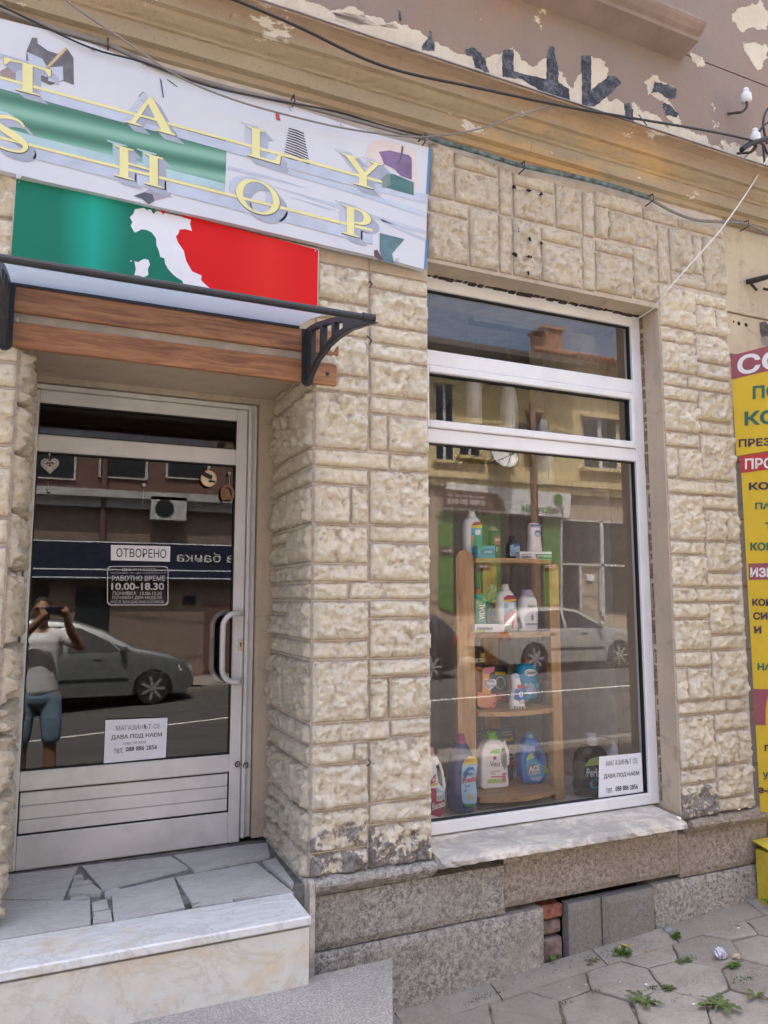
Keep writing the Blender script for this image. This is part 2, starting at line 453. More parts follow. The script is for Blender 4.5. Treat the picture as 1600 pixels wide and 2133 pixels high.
def marble(name, base, vein, stain, k=.55):
    m, nt, b = _nt(name); n = N(nt)
    c = n.mix(n.ramp(n.noise(4, 8, .7, dist=1.2), [(.40, 0.0), (.66, .7)]), base, tuple(x * .82 for x in base))
    v = n.ramp(n.math('ABSOLUTE', n.math('SUBTRACT', n.noise(3.2, 8, .7, n.mapping((1, 2.2, 1)), 1.6), .5)), [(.0, 1.0), (.016, .45), (.04, 0.0)])
    c = n.mix(n.math('MULTIPLY', v, .6), c, vein)
    s = n.ramp(n.noise(3.3, 9, .72, n.mapping(loc=(2.2, 1.4, 3)), .5), [(.53, 0.0), (.72, k)])
    c = n.mix(s, c, stain)
    c = n.mix(n.ramp(n.noise(25, 7, .8), [(.6, 0.0), (.75, .35)]), c, (.30, .26, .20))
    n.L(c, b.inputs['Base Color']); b.inputs['Roughness'].default_value = .38
    n.bump(n.noise(20, 5, .6), .1, .004, b)
    return m
M_MARBLE = marble('white_marble', (.70, .71, .70), (.40, .40, .40), (.60, .44, .24))
M_MARBLE2 = marble('stained_marble_riser', (.66, .655, .60), (.50, .44, .36), (.62, .49, .30), .9)
M_FLAG = marble('grey_marble_flagstone', (.50, .495, .48), (.30, .30, .30), (.46, .41, .34), .4)
M_JOINT = mat('dark_cement_joint', (.21, .205, .195), .9, var=.3, scale=30, bump=.5)
def sill_material():
    m, nt, b = _nt('flaking_sill_paint'); n = N(nt)
    c = n.mix(n.ramp(n.noise(9, 9, .75, n.mapping((.6, 1, 1)), .6), [(.44, 0.0), (.56, 1.0)]), (.66, .62, .54), (.42, .40, .375))
    c = n.mix(n.ramp(n.noise(26, 8, .8), [(.52, 0.0), (.6, .8)]), c, (.50, .44, .34))
    c = n.mix(n.ramp(n.noise(4, 6, .7), [(.55, 0.0), (.7, .5)]), c, (.22, .21, .20))
    n.L(c, b.inputs['Base Color']); b.inputs['Roughness'].default_value = .8
    p = n.bump(n.noise(22, 9, .75), .7, .008); n.bump(n.noise(120, 5, .6), .3, .003, b, p)
    return m
M_SILL = sill_material()
def wood(name, a, bcol, sc=1.0, rough=.45, axis='X'):
    m, nt, b = _nt(name); n = N(nt)
    scl = {'X': (1.2, 14, 14), 'Z': (14, 14, 1.2)}[axis]
    g = n.noise(2.2 * sc, 7, .65, n.mapping(scl), 1.4)
    c = n.ramp(g, [(.30, tuple(x * .45 for x in bcol)), (.45, bcol), (.62, a)])
    fl = n.ramp(n.noise(11 * sc, 3, .5, n.mapping(tuple(x * .9 for x in scl))), [(.6, 0.0), (.7, .5)])
    c = n.mix(fl, c, tuple(x * .55 for x in bcol))
    n.L(c, b.inputs['Base Color']); b.inputs['Roughness'].default_value = rough
    n.bump(g, .25, .003, b)
    return m
M_PLANK = wood('varnished_brown_plank', (.38, .18, .075), (.24, .10, .042))
M_SHELF = wood('light_pine', (.52, .32, .15), (.42, .235, .10), .7, axis='X')
M_SHELFV = wood('light_pine_upright', (.52, .32, .15), (.42, .235, .10), .7, axis='Z')
M_FRAME = mat('white_aluminium', (.74, .755, .77), .35, var=.05, scale=4, dirt=.12)
M_FRAME_D = mat('greyed_white_aluminium', (.66, .66, .64), .42, var=.06, scale=5, dirt=.45)
M_GASKET = mat('black_gasket', (.015, .015, .016), .6)
M_GLASS = glass('window_glass', .085, (.99, .995, .995))
M_GLASS_D = glass('dark_door_glass', .058, (.55, .57, .58))
M_BLACK = mat('black_moulded_plastic', (.018, .022, .028), .42, var=.1)
M_METAL = mat('zinc_metal', (.55, .56, .58), .3, 1.0, var=.05)
M_RUST = mat('rusty_iron', (.11, .085, .075), .8, .3, var=.4, scale=60, bump=.6)
M_CABLE = mat('black_cable', (.02, .02, .022), .55)
M_CABLE_G = mat('grey_cable', (.22, .21, .20), .6)
M_CABLE_W = mat('white_cable', (.72, .72, .70), .5)
M_WHITE = mat('white_paper', (.70, .73, .78), .7, var=.02)
M_INK = mat('black_ink', (.02, .02, .025), .7)
M_STICK = mat('pale_sticker_vinyl', (.42, .44, .46), .6)
M_DARK = mat('dark_void', (.012, .012, .012), .95)

# ================================================================== THE SHOP BUILDING
XL, XC, XJ, XW0, XW1, XR = -.150, 1.034, 1.299, 1.606, 3.058, 3.625   # jambs, joints and edges along the facade
YD, YW = .64, .17                                                     # door plane and window plane behind the facade
bld = thing('shop_building', 'old two-storey shop front clad in cream rock-faced stone with peeling cornice above', 'building', (1.5, 0, 0))

def rnd(i, j, s):
    v = np.sin(i * 127.1 + j * 311.7 + s * 74.7) * 43758.5453
    return v - np.floor(v)
def vnoise(x, y, s):
    xi, yi = np.floor(x), np.floor(y); fx, fy = x - xi, y - yi
    fx = fx * fx * (3 - 2 * fx); fy = fy * fy * (3 - 2 * fy)
    a, b2 = rnd(xi, yi, s), rnd(xi + 1, yi, s); c, d = rnd(xi, yi + 1, s), rnd(xi + 1, yi + 1, s)
    return (a * (1 - fx) + b2 * fx) * (1 - fy) + (c * (1 - fx) + d * fx) * fy
def fbm(x, y, s, o=4):
    r = 0; a = .5
    for k in range(o): r = r + a * vnoise(x * 2 ** k, y * 2 ** k, s + k * 3.1); a *= .5
    return r
def facets(x, y, s, cell=.05):
    """split rock: flat tilted chips, softly blended"""
    gx, gy = x / cell, y / cell; xi, yi = np.floor(gx), np.floor(gy)
    num = 0; den = 0
    for i in (-1, 0, 1):
        for j in (-1, 0, 1):
            cx, cy = xi + i, yi + j
            px, py = cx + .15 + .7 * rnd(cx, cy, s), cy + .15 + .7 * rnd(cx, cy, s + 5)
            d2 = (gx - px) ** 2 + (gy - py) ** 2
            wgt = np.exp(-d2 * 30.0)
            h = rnd(cx, cy, s + 9) + (gx - px) * (rnd(cx, cy, s + 11) - .5) * 1.5 + (gy - py) * (rnd(cx, cy, s + 13) - .5) * 1.5
            num = num + wgt * h; den = den + wgt
    return num / den
STONE_N = 0
def stone(u0, u1, v0, v1, place, mat_, seed, proud=.034, tone=0.0, wear=0.0, gap=.0018, step=.0072):
    """one rock-faced stone; place(u, v, n) gives the world position"""
    global STONE_N
    STONE_N += 1
    u0 += gap; u1 -= gap; v0 += gap; v1 -= gap
    wd, ht = u1 - u0, v1 - v0
    nx, ny = max(4, int(wd / step)), max(4, int(ht / step))
    def cuts(n, L):
        t = np.linspace(0, 1, n + 1)
        e = min(.004 / L, .2)
        return np.concatenate(([0, e], t[1:-1], [1 - e, 1]))
    U, V = np.meshgrid(cuts(nx, wd) * wd, cuts(ny, ht) * ht)
    if (ht < .095 or wd < .085): prim = .022
    else: prim = .03
    du = np.minimum(U, wd - U); dv = np.minimum(V, ht - V); d = np.minimum(du, dv)
    mg = .004 + .013 * fbm((U + u0) * 30, (V + v0) * 30, seed + 50)        # ragged chisel margin
    sm = np.clip((d - mg * .3) / (mg * 1.1), 0, 1); sm = sm * sm * (3 - 2 * sm)
    tv = V / ht
    lean = np.clip(tv / .22, 0, 1) * (1 - .45 * np.clip((tv - .25) / .75, 0, 1))
    if wd < .085: lean = lean * .5 + .5
    F = facets(U + seed * 3.7, V + seed * 1.3, seed, .052)
    F2 = facets(U + seed * 2.1, V + seed * 5.3, seed + 33, .021)
    B = fbm((U + seed) * 11, (V + seed * 2) * 11, seed, 4)
    rid = 1 - np.abs(2 * fbm((U + seed) * 15, (V + seed * 3) * 19, seed + 21, 4) / .94 - 1)
    rock = .42 + .46 * lean * (.5 + .5 * B) + .72 * (F - .5) + .34 * (F2 - .5) + .75 * (rid - .78) + .24 * (fbm(U * 60, V * 60, seed + 8, 3) - .45)
    rock = np.clip(rock, .08, 1.2)
    lip = np.clip(d / .0035, 0, 1)
    H = lip * .006 + sm * prim / .03 * proud * rock
    rel = np.clip(sm * rock, 0, 1)
    verts = [place(u0 + a, v0 + b2, c) for a, b2, c in zip(U.ravel(), V.ravel(), (H - .006).ravel())]
    r, c = U.shape
    faces = [(i * c + j, i * c + j + 1, (i + 1) * c + j + 1, (i + 1) * c + j) for i in range(r - 1) for j in range(c - 1)]
    mb = MB(); mb.add(verts, faces)
    wr = wear if not callable(wear) else None
    mb.attr['relief'] = rel.ravel().tolist()
    mb.attr['tone'] = [tone] * (r * c)
    mb.attr['vpos'] = (V / ht).ravel().tolist()
    mb.attr['wear'] = ([wr] * (r * c)) if wr is not None else [wear(v0 + b2) for b2 in V.ravel()]
    return obj('stone', mb, mat_, bld, smooth=True)
front = lambda u, v, n: (u, -n, v)

# --- stones, read off the photo as (left, right, top, bottom) with top/bottom taken at the middle of the stone
def px_stone(x0, x1, yt, yb, snap=None, **k):
    xm, ym = (x0 + x1) / 2, (yt + yb) / 2
    a = W(x0, ym).x if not isinstance(x0, str) else 0
    b2 = W(x1, ym).x
    zt, zb = W(xm, yt).z, W(xm, yb).z
    if snap: a, b2 = snap(a, b2)
    return a, b2, zb, zt
wearp = lambda z: .62 - (z - .57) * 1.1 if z < .86 else .05
seed = 1
Lc = [554, 629.7, 667, 698, 781.6, 817, 936, 973.7, 1010.3, 1092.7, 1174, 1212.6, 1250.8, 1333.8, 1373.4, 1504.5, 1549, 1592, 1684, 1771, 1822]
Lsplit = {9: .665, 17: .74, 12: .62}            # index of the lower joint -> split fraction
Rc = [576, 609.4, 685, 720.7, 755.6, 828.5, 866.5, 943.3, 981, 1094.9, 1131, 1211.4, 1249, 1287.5, 1370.4, 1408.5, 1497, 1535, 1667.6, 1711.8, 1804]
Rsplit = {7: .30, 8: .33, 16: .30, 17: .33}
XT = .395
zL = [W(708, y).z for y in Lc]; zR = [W(825, y).z for y in Rc]
spanL, spanR = {7: XJ + (XW0 - XJ) * .33, 16: XJ + (XW0 - XJ) * .33}, {8: 1, 17: 1}
for i in range(1, len(Lc)):
    z1, z0 = zL[i - 1], zL[i]
    if i == 12:                                    # a strip shared with the right-hand column
        xs = [(XC, XC + .17)]
    elif i in Lsplit:
        x = XC + (XJ - XC) * Lsplit[i]; xs = [(XC, x), (x, XJ)]
    elif i in spanL: xs = [(XC, spanL[i])]
    else: xs = [(XC, XJ)]
    for a, b2 in xs:
        stone(a, b2, z0, z1, front, M_STONE, seed, tone=random.random() * .6, wear=wearp); seed += 1
for i in range(1, len(Rc)):
    z1, z0 = zR[i - 1], zR[i]
    xx = XJ + (XW0 - XJ) * .30
    if i == 12: xs = [(XC + .17, XW0)]
    elif i in (7, 16): xs = [(XJ, xx), (xx, XW0)]
    elif i in (8, 17): xs = [(XJ + (XW0 - XJ) * .33, XW0)]
    else: xs = [(XJ, XW0)]
    for a, b2 in xs:
        stone(a, b2, z0, z1, front, M_STONE, seed, tone=random.random() * .6, wear=wearp); seed += 1
# plain smooth course just under the banner
ban = MB(); ban.box(XC, XJ - .003, -.004, .01, zL[0] + .002, zL[0] + .16, bev=.003); obj('plain_course', ban, M_REVEAL, bld)
ban = MB(); ban.box(XJ, XW0, -.004, .01, zR[0] + .002, zR[0] + .11, bev=.003); obj('plain_course', ban, M_REVEAL, bld)

# right-hand pier
XP0, XPJ, XP1 = 3.078, 3.338, 3.605
A = [598.6, 684, 714.5, 777, 806, 835, 901, 932, 997.6, 1028.6, 1126.5, 1155, 1222.5, 1255, 1289, 1356, 1390, 1460, 1489.6, 1600.7, 1633, 1706]
Bq = [614, 640, 699.6, 758, 790, 817, 879, 906, 1001.5, 1032.4, 1062, 1128, 1192.7, 1224.2, 1255, 1321.5, 1353, 1454.5, 1482.6, 1520.6, 1591, 1658, 1689]
zA = [W(1384 + (y - 600) * .052 + (0), y).z for y in A]
zA = [W(1408 + (y - 684) * .034, y).z for y in A]
zB = [W(1479 + (y - 700) * .048, y).z for y in Bq]
for i in range(1, len(A)):
    z1, z0 = zA[i - 1], zA[i]; xs = [(XP0, XPJ)]
    if i == 4: xs = [(XP0, XP0 + .19)]
    if i == 13: xs = [(XP0, XP0 + .17)]
    if i in (8, 17): xs = [(XP0, XP0 + .085), (XP0 + .085, XPJ)]
    if i in (9, 18): xs = [(XP0, XPJ + .10)]
    for a, b2 in xs:
        stone(a, b2, z0, z1, front, M_STONE, seed, tone=random.random() * .5, wear=(lambda z: .6 - (z - .6) * 1.6 if z < .78 else .05)); seed += 1
for i in range(1, len(Bq)):
    z1, z0 = zB[i - 1], zB[i]; xs = [(XPJ, XP1)]
    if i == 2: xs = [(XPJ, XPJ + .17), (XPJ + .17, XP1)]
    if i == 5: xs = [(XP0 + .19, XP1)]
    if i == 14: xs = [(XP0 + .17, XP1)]
    if i in (9, 18): xs = [(XPJ + .10, XP1)]
    if i in (11, 20): xs = [(XPJ, XPJ + .17), (XPJ + .17, XP1)]
    for a, b2 in xs:
        stone(a, b2, z0, z1, front, M_STONE, seed, tone=random.random() * .5, wear=.05); seed += 1
# lintel stones over the window: two zoomed readings, (origin x, origin y, scale)
z4 = (880, 280, .225); z5 = (1180, 340, .2625)
lint = [(z4, 55, 285, 100, 590), (z4, 290, 700, 215, 355), (z4, 295, 700, 368, 670), (z4, 705, 830, 312, 750), (z4, 835, 1215, 395, 515), (z4, 838, 1218, 525, 810),
        (z4, 1228, 1470, 478, 892), (z4, 1478, 1588, 535, 950), (z4, 50, 422, 630, 752), (z4, 42, 425, 760, 1190), (z4, 430, 700, 690, 1255), (z4, 706, 830, 752, 1295),
        (z4, 835, 1092, 800, 1335), (z4, 1098, 1472, 900, 1022), (z4, 1098, 1474, 1035, 1400), (z4, 1480, 1590, 955, 1450),
        (z5, 222, 328, 345, 600), (z5, 222, 600, 262, 385), (z5, 605, 875, 385, 478), (z5, 332, 712, 420, 650), (z5, 718, 806, 492, 952), (z5, 885, 1240, 480, 558),
        (z5, 815, 998, 530, 868), (z5, 1000, 1078, 572, 885), (z5, 1080, 1258, 600, 1030), (z5, 828, 1100, 880, 988), (z5, 228, 520, 638, 728), (z5, 230, 522, 735, 1045),
        (z5, 528, 712, 690, 1090), (z5, 228, 700, 0, 0)]
for zz, u0, u1, vt, vb in lint[:-1]:
    f = lambda u, v: (zz[0] + u * zz[2], zz[1] + v * zz[2])
    a = W(*f(u0, (vt + vb) / 2)).x; b2 = W(*f(u1, (vt + vb) / 2)).x
    zt, zb = W(*f((u0 + u1) / 2, vt)).z, W(*f((u0 + u1) / 2, vb)).z
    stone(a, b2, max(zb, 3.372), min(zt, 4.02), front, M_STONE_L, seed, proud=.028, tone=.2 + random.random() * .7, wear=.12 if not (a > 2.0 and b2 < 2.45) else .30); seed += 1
# left of the door: front face beside the flag, then the pier
rz = random.Random(5)
def course_fill(u0, u1, v0, v1, place, mat_, hs, splits, proud=.026, wear=.05):
    global seed
    v = v0
    while v < v1 - .02:
        h = hs[rz.randrange(len(hs))]
        if v + h > v1 - .05: h = v1 - v
        u = u0
        while u < u1 - .01:
            wq = splits[rz.randrange(len(splits))]
            if u + wq > u1 - .07: wq = u1 - u
            stone(u, u + wq, v, v + h, place, mat_, seed, proud=proud, tone=rz.random() * .7, wear=wear); seed += 1
            u += wq
        v += h
course_fill(-.62, XL, .57, 3.46, front, M_STONE, (.085, .19, .22, .1), (.2, .3, .27))
# door reveal, right side (faces left): courses follow the corner joints
rev = lambda u, v, n: (XC - n, u, v)
zz = [v for i, v in enumerate(zL) if v < 2.76]
zz = [2.76] + zz
for i in range(1, len(zz)):
    z1, z0 = zz[i - 1], zz[i]
    sp = [.0, .62] if (z1 - z0) > .2 and i % 2 else [.0, rz.choice((.26, .33)), .62]
    if i % 3 == 0: sp = [0, .36, .50, .62]
    for a, b2 in zip(sp, sp[1:]):
        if b2 - a > .2 and (z1 - z0) > .16 and a > .2:
            zm = (z0 + z1) / 2 + .02
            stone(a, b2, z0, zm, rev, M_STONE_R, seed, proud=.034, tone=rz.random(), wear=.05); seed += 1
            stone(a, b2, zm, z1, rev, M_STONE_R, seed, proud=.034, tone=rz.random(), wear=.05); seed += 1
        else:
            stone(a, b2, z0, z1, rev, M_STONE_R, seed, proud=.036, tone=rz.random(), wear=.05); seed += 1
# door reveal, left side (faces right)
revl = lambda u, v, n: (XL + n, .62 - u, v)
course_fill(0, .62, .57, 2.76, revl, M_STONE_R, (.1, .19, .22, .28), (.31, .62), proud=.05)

# --- masonry behind the stones (mortar plane 5 mm back)
YM = .0045
mas = MB()
mas.box(XC, XW0, YM, .55, .58, 4.02)                    # pier between door and window
mas.box(XW0, XW1 + .02, YM, .55, 3.372, 4.02)           # over the window
mas.box(XW1 + .02, 3.62, YM, .55, .58, 4.02)            # right pier
mas.box(XL, XC, YM, .60, 2.765, 4.02)                   # over the door
mas.box(-3.2, XL, YM, .60, -.4, 4.02)                   # left of the door
mas.box(XC + .0005, 1.55, .55, .80, .58, 4.02)
o = obj('masonry', mas, M_MORTAR, bld)
sw = MB()
sw.box(3.62, 9.0, .035, .60, .58, 4.02)
obj('stucco_wall', sw, M_STUCCO, bld)
# rustication joints of the plain wall at right: raised blocks with gaps between
zc = [W(1530, y).z for y in (470, 650, 738, 850, 961, 1082, 1222, 1355, 1482, 1600, 1695)]
for i in range(1, len(zc)):
    b3 = MB(); b3.box(3.625, 5.2, .012, .0345, zc[i] + .006, zc[i - 1] - .006, bev=.004)
    obj('stucco_block', b3, M_STUCCO if i < 4 else M_STUCCO_G, bld)
# plaster holes and drill marks
hm = MB()
for x, y, r in ((1528, 670, .007), (1539, 674, .013), (1554, 677, .013)):
    p = W(x, y, .012); hm.lathe((p.x, .0112, p.z), [(r, -.0012), (r * .8, 0)], 10, axis='y')
obj('drill_holes', hm, M_DARK, bld)
for x, y, a, b2 in ((1103, 397, .022, .009), (1128, 405, .012, .012), (1071, 389, .012, .014), (1104, 498, .009, .012), (1128, 506, .009, .009), (1073, 530, .018, .011), (1103, 533, .018, .011), (1101, 569, .007, .01)):
    p = W(x, y, -.025); hb = MB()
    hb.add([(p.x + a * math.cos(t) * (1 + .25 * math.sin(3 * t + x)), -.0235 - .002 * (k % 2), p.z + b2 * math.sin(t) * (1 + .2 * math.cos(2 * t + y))) for k, t in enumerate([i * 2 * math.pi / 12 for i in range(12)])], [tuple(range(12))])
    obj('broken_hole', hb, M_DARK, bld)
wires_on_wall = [(770, 586, 770, 600), (765, 700, 770, 718), (768, 1582, 764, 1596)]
for x0, y0, x1, y1 in wires_on_wall:
    hk = MB(); a, c = W(x0, y0, -.02), W(x1, y1, -.03)
    hk.tube(smoothpath([a, (a + c) / 2 + Vector((.008, -.01, 0)), c]), .004, 6); obj('wall_anchor', hk, M_RUST, bld)

# --- plaster: lintel soffit, window reveal, recess of the door
pl = MB()
pl.box(XW0 - .02, XW1 + .08, -.004, YW + .02, 3.3525, 3.3715)
obj('lintel_soffit', pl, M_REVEAL, bld)
pl = MB(); pl.box(XW1 + .012, XP0, -.004, .45, .60, 3.352); obj('window_reveal', pl, M_REVEAL, bld)
pl = MB(); pl.box(XL + .001, XC - .001, .005, .76, 2.75, 2.764); obj('recess_ceiling', pl, M_REVEAL, bld)
fx0, fx1, fz0, fz1 = rect(((45, 795), (545, 845), (512, 1757), (2, 1815)), YD)
pl = MB(); pl.box(fx1 + .004, XC, YD - .02, .80, .57, 2.75); obj('recess_plaster', pl, M_REVEAL, bld)
pl = MB(); pl.box(XL, fx0 - .004, YD - .02, .80, .57, 2.75); obj('recess_plaster', pl, M_REVEAL, bld)
pl = MB(); pl.box(fx0 - .003, fx1 + .003, YD - .015, .80, fz1 + .004, 2.7499); obj('recess_plaster', pl, M_REVEAL, bld)
# cracked foam and broken paint above the window frame
ck = MB(); r5 = random.Random(3)
x = XW0 + .02
while x < XW1 + .01:
    l = r5.uniform(.01, .05); h = r5.uniform(.002, .012)
    ck.box(x, x + l, YW - .045 - r5.uniform(0, .01), YW - .02, 3.3522 - h, 3.3522); x += l + r5.uniform(0, .02)
o = obj('broken_foam_joint', ck, mat('blackened_foam', (.05, .035, .025), .95, var=.5, scale=60), bld); o['kind'] = 'stuff'
ck = MB(); z = .64
while z < 3.34:
    l = r5.uniform(.02, .09); h = r5.uniform(.002, .009)
    ck.box(XW1 + .0115 - h, XW1 + .0115, YW - .05, YW - .025 - r5.uniform(0, .02), z, z + l); z += l + r5.uniform(.0, .03)
o = obj('crumbled_joint', ck, mat('crumbling_sealant', (.22, .15, .10), .95, var=.5, scale=60), bld); o['kind'] = 'stuff'
# sill
sz = W(1366, 1676, YW - .03).z
sl_ = MB()
sx0, sx1 = XW0 + .004, 3.025
n = 60; P0 = []
rs = random.Random(11)
prof = [(YW + .05, sz), (YW - .02, sz - .002), (.0, sz - .018), (-.07, sz - .028), (-.092, sz - .040), (-.095, sz - .058), (-.075, sz - .068), (-.03, sz - .074), (.03, sz - .08), (YW + .05, sz - .08)]
vs = []
for i in range(n + 1):
    t = i / n; x = sx0 + (sx1 - sx0) * t
    for k, (y, z) in enumerate(prof):
        j = (rs.random() - .5) * .007 if 2 <= k <= 7 else 0
        ye = y + j + (.0 if 2 < k < 8 else 0)
        if k in (4, 5) and rs.random() < .12: ye += .012
        vs.append((x, ye, z + (rs.random() - .5) * .003))
k = len(prof)
sl_.add(vs, [(i * k + j, (i + 1) * k + j, (i + 1) * k + (j + 1) % k, i * k + (j + 1) % k) for i in range(n) for j in range(k)] + [tuple(range(k)), tuple(range(n * k, n * k + k))[::-1]])
obj('window_sill', sl_, M_SILL, bld)

# --- plinth: separate rough slabs with open joints
def slab(x0, x1, z0, z1, y0=.0, mat_=M_GRANITE, amp=.008, nz=14, name='plinth_slab', poly=None, seedv=0, yb=.2):
    sx = max(4, int((x1 - x0) / .03)); szn = max(3, int((z1 - z0) / .03))
    X = np.linspace(x0, x1, sx + 1); Z = np.linspace(z0, z1, szn + 1)
    Ug, Vg = np.meshgrid(X, Z)
    d = np.minimum(np.minimum(Ug - x0, x1 - Ug), np.minimum(Vg - z0, z1 - Vg))
    H = (fbm(Ug * 9 + seedv, Vg * 9, 3 + seedv, 4) - .45) * amp * 2 - np.clip(1 - d / .02, 0, 1) * .012
    vs = [(a, y0 - h, c) for a, h, c in zip(Ug.ravel(), H.ravel(), Vg.ravel())]
    c = sx + 1
    fs = [(i * c + j, i * c + j + 1, (i + 1) * c + j + 1, (i + 1) * c + j) for i in range(szn) for j in range(sx)]
    mb = MB(); mb.add(vs, fs)
    r = [i for i in range(c)] + [(i + 1) * c - 1 for i in range(1, szn + 1)] + [szn * c + j for j in range(sx - 1, -1, -1)] + [i * c for i in range(szn - 1, 0, -1)]
    b0 = len(mb.v); mb.v += [(mb.v[i][0], yb, mb.v[i][2]) for i in r]
    m_ = len(r); mb.f += [(r[(i + 1) % m_], r[i], b0 + i, b0 + (i + 1) % m_) for i in range(m_)]; mb.m += [0] * m_
    mb.f.append(tuple(b0 + i for i in range(m_))); mb.m.append(0)
    return obj(name, mb, mat_, bld, smooth=False)
# rounded capping course under the pier and right pier
def capping(x0, x1, zt, mat_, seedv, dz=.0):
    n = int((x1 - x0) / .04) + 2; r6 = random.Random(seedv)
    pf = [(.02, zt), (-.03, zt - .004), (-.052, zt - .014), (-.056, zt - .03), (-.045, zt - .046), (-.02, zt - .06), (.004, zt - .082), (.02, zt - .085)]
    vs = []
    for i in range(n + 1):
        x = x0 + (x1 - x0) * i / n
        for y, z in pf: vs.append((x, y + (r6.random() - .5) * .007 * (y < 0), z + (r6.random() - .5) * .004))
    k = len(pf); mb = MB()
    mb.add(vs, [(i * k + j, (i + 1) * k + j, (i + 1) * k + (j + 1) % k, i * k + (j + 1) % k) for i in range(n) for j in range(k)] + [tuple(range(k)), tuple(range(n * k, n * k + k))[::-1]])
    return obj('plinth_capping', mb, mat_, bld)
capping(XC + .012, XW0 + .002, .578, M_GRANITE, 1)
capping(3.105, 3.36, .575, M_GRANITE2, 2)
capping(3.365, 4.9, .572, M_GRANITE2, 3)
ZJ = .276          # joint between the two plinth courses
slab(XC + .012, 1.985, ZJ + .003, .492, -.006, M_GRANITE, seedv=1)
slab(1.992, 3.06, ZJ + .024, .545, .004, M_GRANITE2, amp=.006, seedv=2)
slab(3.066, 3.72, ZJ + .002, .49, .006, M_GRANITE2, amp=.007, seedv=3)
slab(3.727, 4.9, ZJ + .002, .49, .006, M_GRANITE2, amp=.007, seedv=4)
slab(XC + .012, 2.192, -.30, ZJ - .004, -.012, M_GRANITE, seedv=5)
slab(2.885, 3.72, -.10, ZJ - .006, .002, M_GRANITE, seedv=6)
slab(3.727, 4.9, -.10, ZJ - .006, .002, M_GRANITE, seedv=7)
# boarded-up cellar opening: bricks, two concrete panels
back = MB(); back.box(2.18, 2.96, .14, .20, -.1, .32); obj('cellar_recess', back, M_DARK, bld)
M_BRICK = mat('old_red_brick', (.33, .12, .08), .9, var=.4, scale=30, bump=.8, bscale=90, dirt=.6)
M_BRICK2 = mat('smeared_brick', (.26, .185, .16), .9, var=.4, scale=22, bump=.8, bscale=90, dirt=.8)
bz = [W(1157, y, .05).z for y in (1878, 1913, 1947, 2003)]
for i in range(3):
    bb = MB(); bb.box(2.206 + .003 * i, 2.334 - .003 * i, .035 + .012 * (i % 2), .13, bz[i + 1] + .006, bz[i] - .006, bev=.009)
    obj('brick', bb, M_BRICK if i == 0 else M_BRICK2, bld)
cp0, cp1, cp2 = 2.345, W(1254, 1930, .01).x, 2.876
slab(cp0, cp1 - .003, -.12, W(1220, 1878, .0).z, -.002, M_CONC, amp=.003, seedv=8, name='concrete_panel', yb=.06)
slab(cp1 + .003, cp2, -.12, W(1310, 1860, .0).z, -.006, M_CONC, amp=.003, seedv=9, name='concrete_panel', yb=.06)
# low concrete kerb strip along the wall foot
# reveal plinth (grey, flaking) below the reveal stones
rp = MB(); rp.box(XC - .018, XC + .011, .0, .62, .40, .568, bev=.004); rp.box(XC - .012, XC + .011, -.05, -.001, -.2, .572)
obj('reveal_plinth', rp, M_SILL, bld)

# --- cornice: one moulded profile along the street
prof = [(.03, 4.000), (-.012, 4.020), (-.018, 4.046), (-.046, 4.052), (-.050, 4.120), (-.060, 4.124), (-.064, 4.134), (-.078, 4.142), (-.100, 4.160), (-.108, 4.176), (-.128, 4.180), (-.130, 4.196),
        (-.136, 4.222), (-.150, 4.244), (-.176, 4.258), (-.196, 4.262), (-.198, 4.270), (-.02, 4.292), (.03, 4.292)]
n = 240; vs = []; r7 = random.Random(2)
for i in range(n + 1):
    x = -3.2 + 12.2 * i / n
    for k, (y, z) in enumerate(prof):
        j = 0 if k in (0, len(prof) - 1) else (r7.random() - .5) * .004
        vs.append((x, y + j, z + (j if k < 15 else j * 1.6)))
k = len(prof); co = MB()
co.add(vs, [(i * k + j, (i + 1) * k + j, (i + 1) * k + (j + 1) % k, i * k + (j + 1) % k) for i in range(n) for j in range(k)])
obj('cornice', co, cornice_material(), bld)
fl = MB(); fl.box(-3.2, 9, -.204, -.05, 4.2735, 4.2775)
for i in range(0): pass
obj('cornice_flashing', fl, mat('grey_zinc_flashing', (.34, .33, .33), .6, .2, var=.3, scale=6, dirt=.5), bld)

# --- upper wall
UPZ = 4.34
M_UP = upper_material()
up = MB(); up.box(-3.2, 9.0, -.02, .6, 4.2925, 4.985)
obj('upper_wall', up, M_UP, bld)
up = MB(); up.box(-3.2, 9.0, -.02, .6, 4.995, 8.0)
obj('upper_wall', up, M_UP, bld)
up = MB(); up.box(-3.2, 9.0, -.008, .59, 4.985, 4.995); obj('upper_wall_joint', up, M_STUCCO_G, bld)
# moulded ledge of the first-floor window
lx1 = W(1418, 128, -.02).x; lz = W(1418, 128, -.02).z
pf = [(-.02, lz), (-.10, lz + .02), (-.16, lz + .03), (-.165, lz + .05), (-.19, lz + .062), (-.215, lz + .085), (-.225, lz + .10), (-.225, lz + .118), (-.02, lz + .14)]
le = MB(); le.prism([(1.2, y, z) for y, z in pf], (lx1 - 1.2, 0, 0))
obj('window_ledge', le, mat('sooty_ledge_plaster', (.29, .22, .185), .85, var=.15, scale=4, bump=.5, dirt=.5), bld)
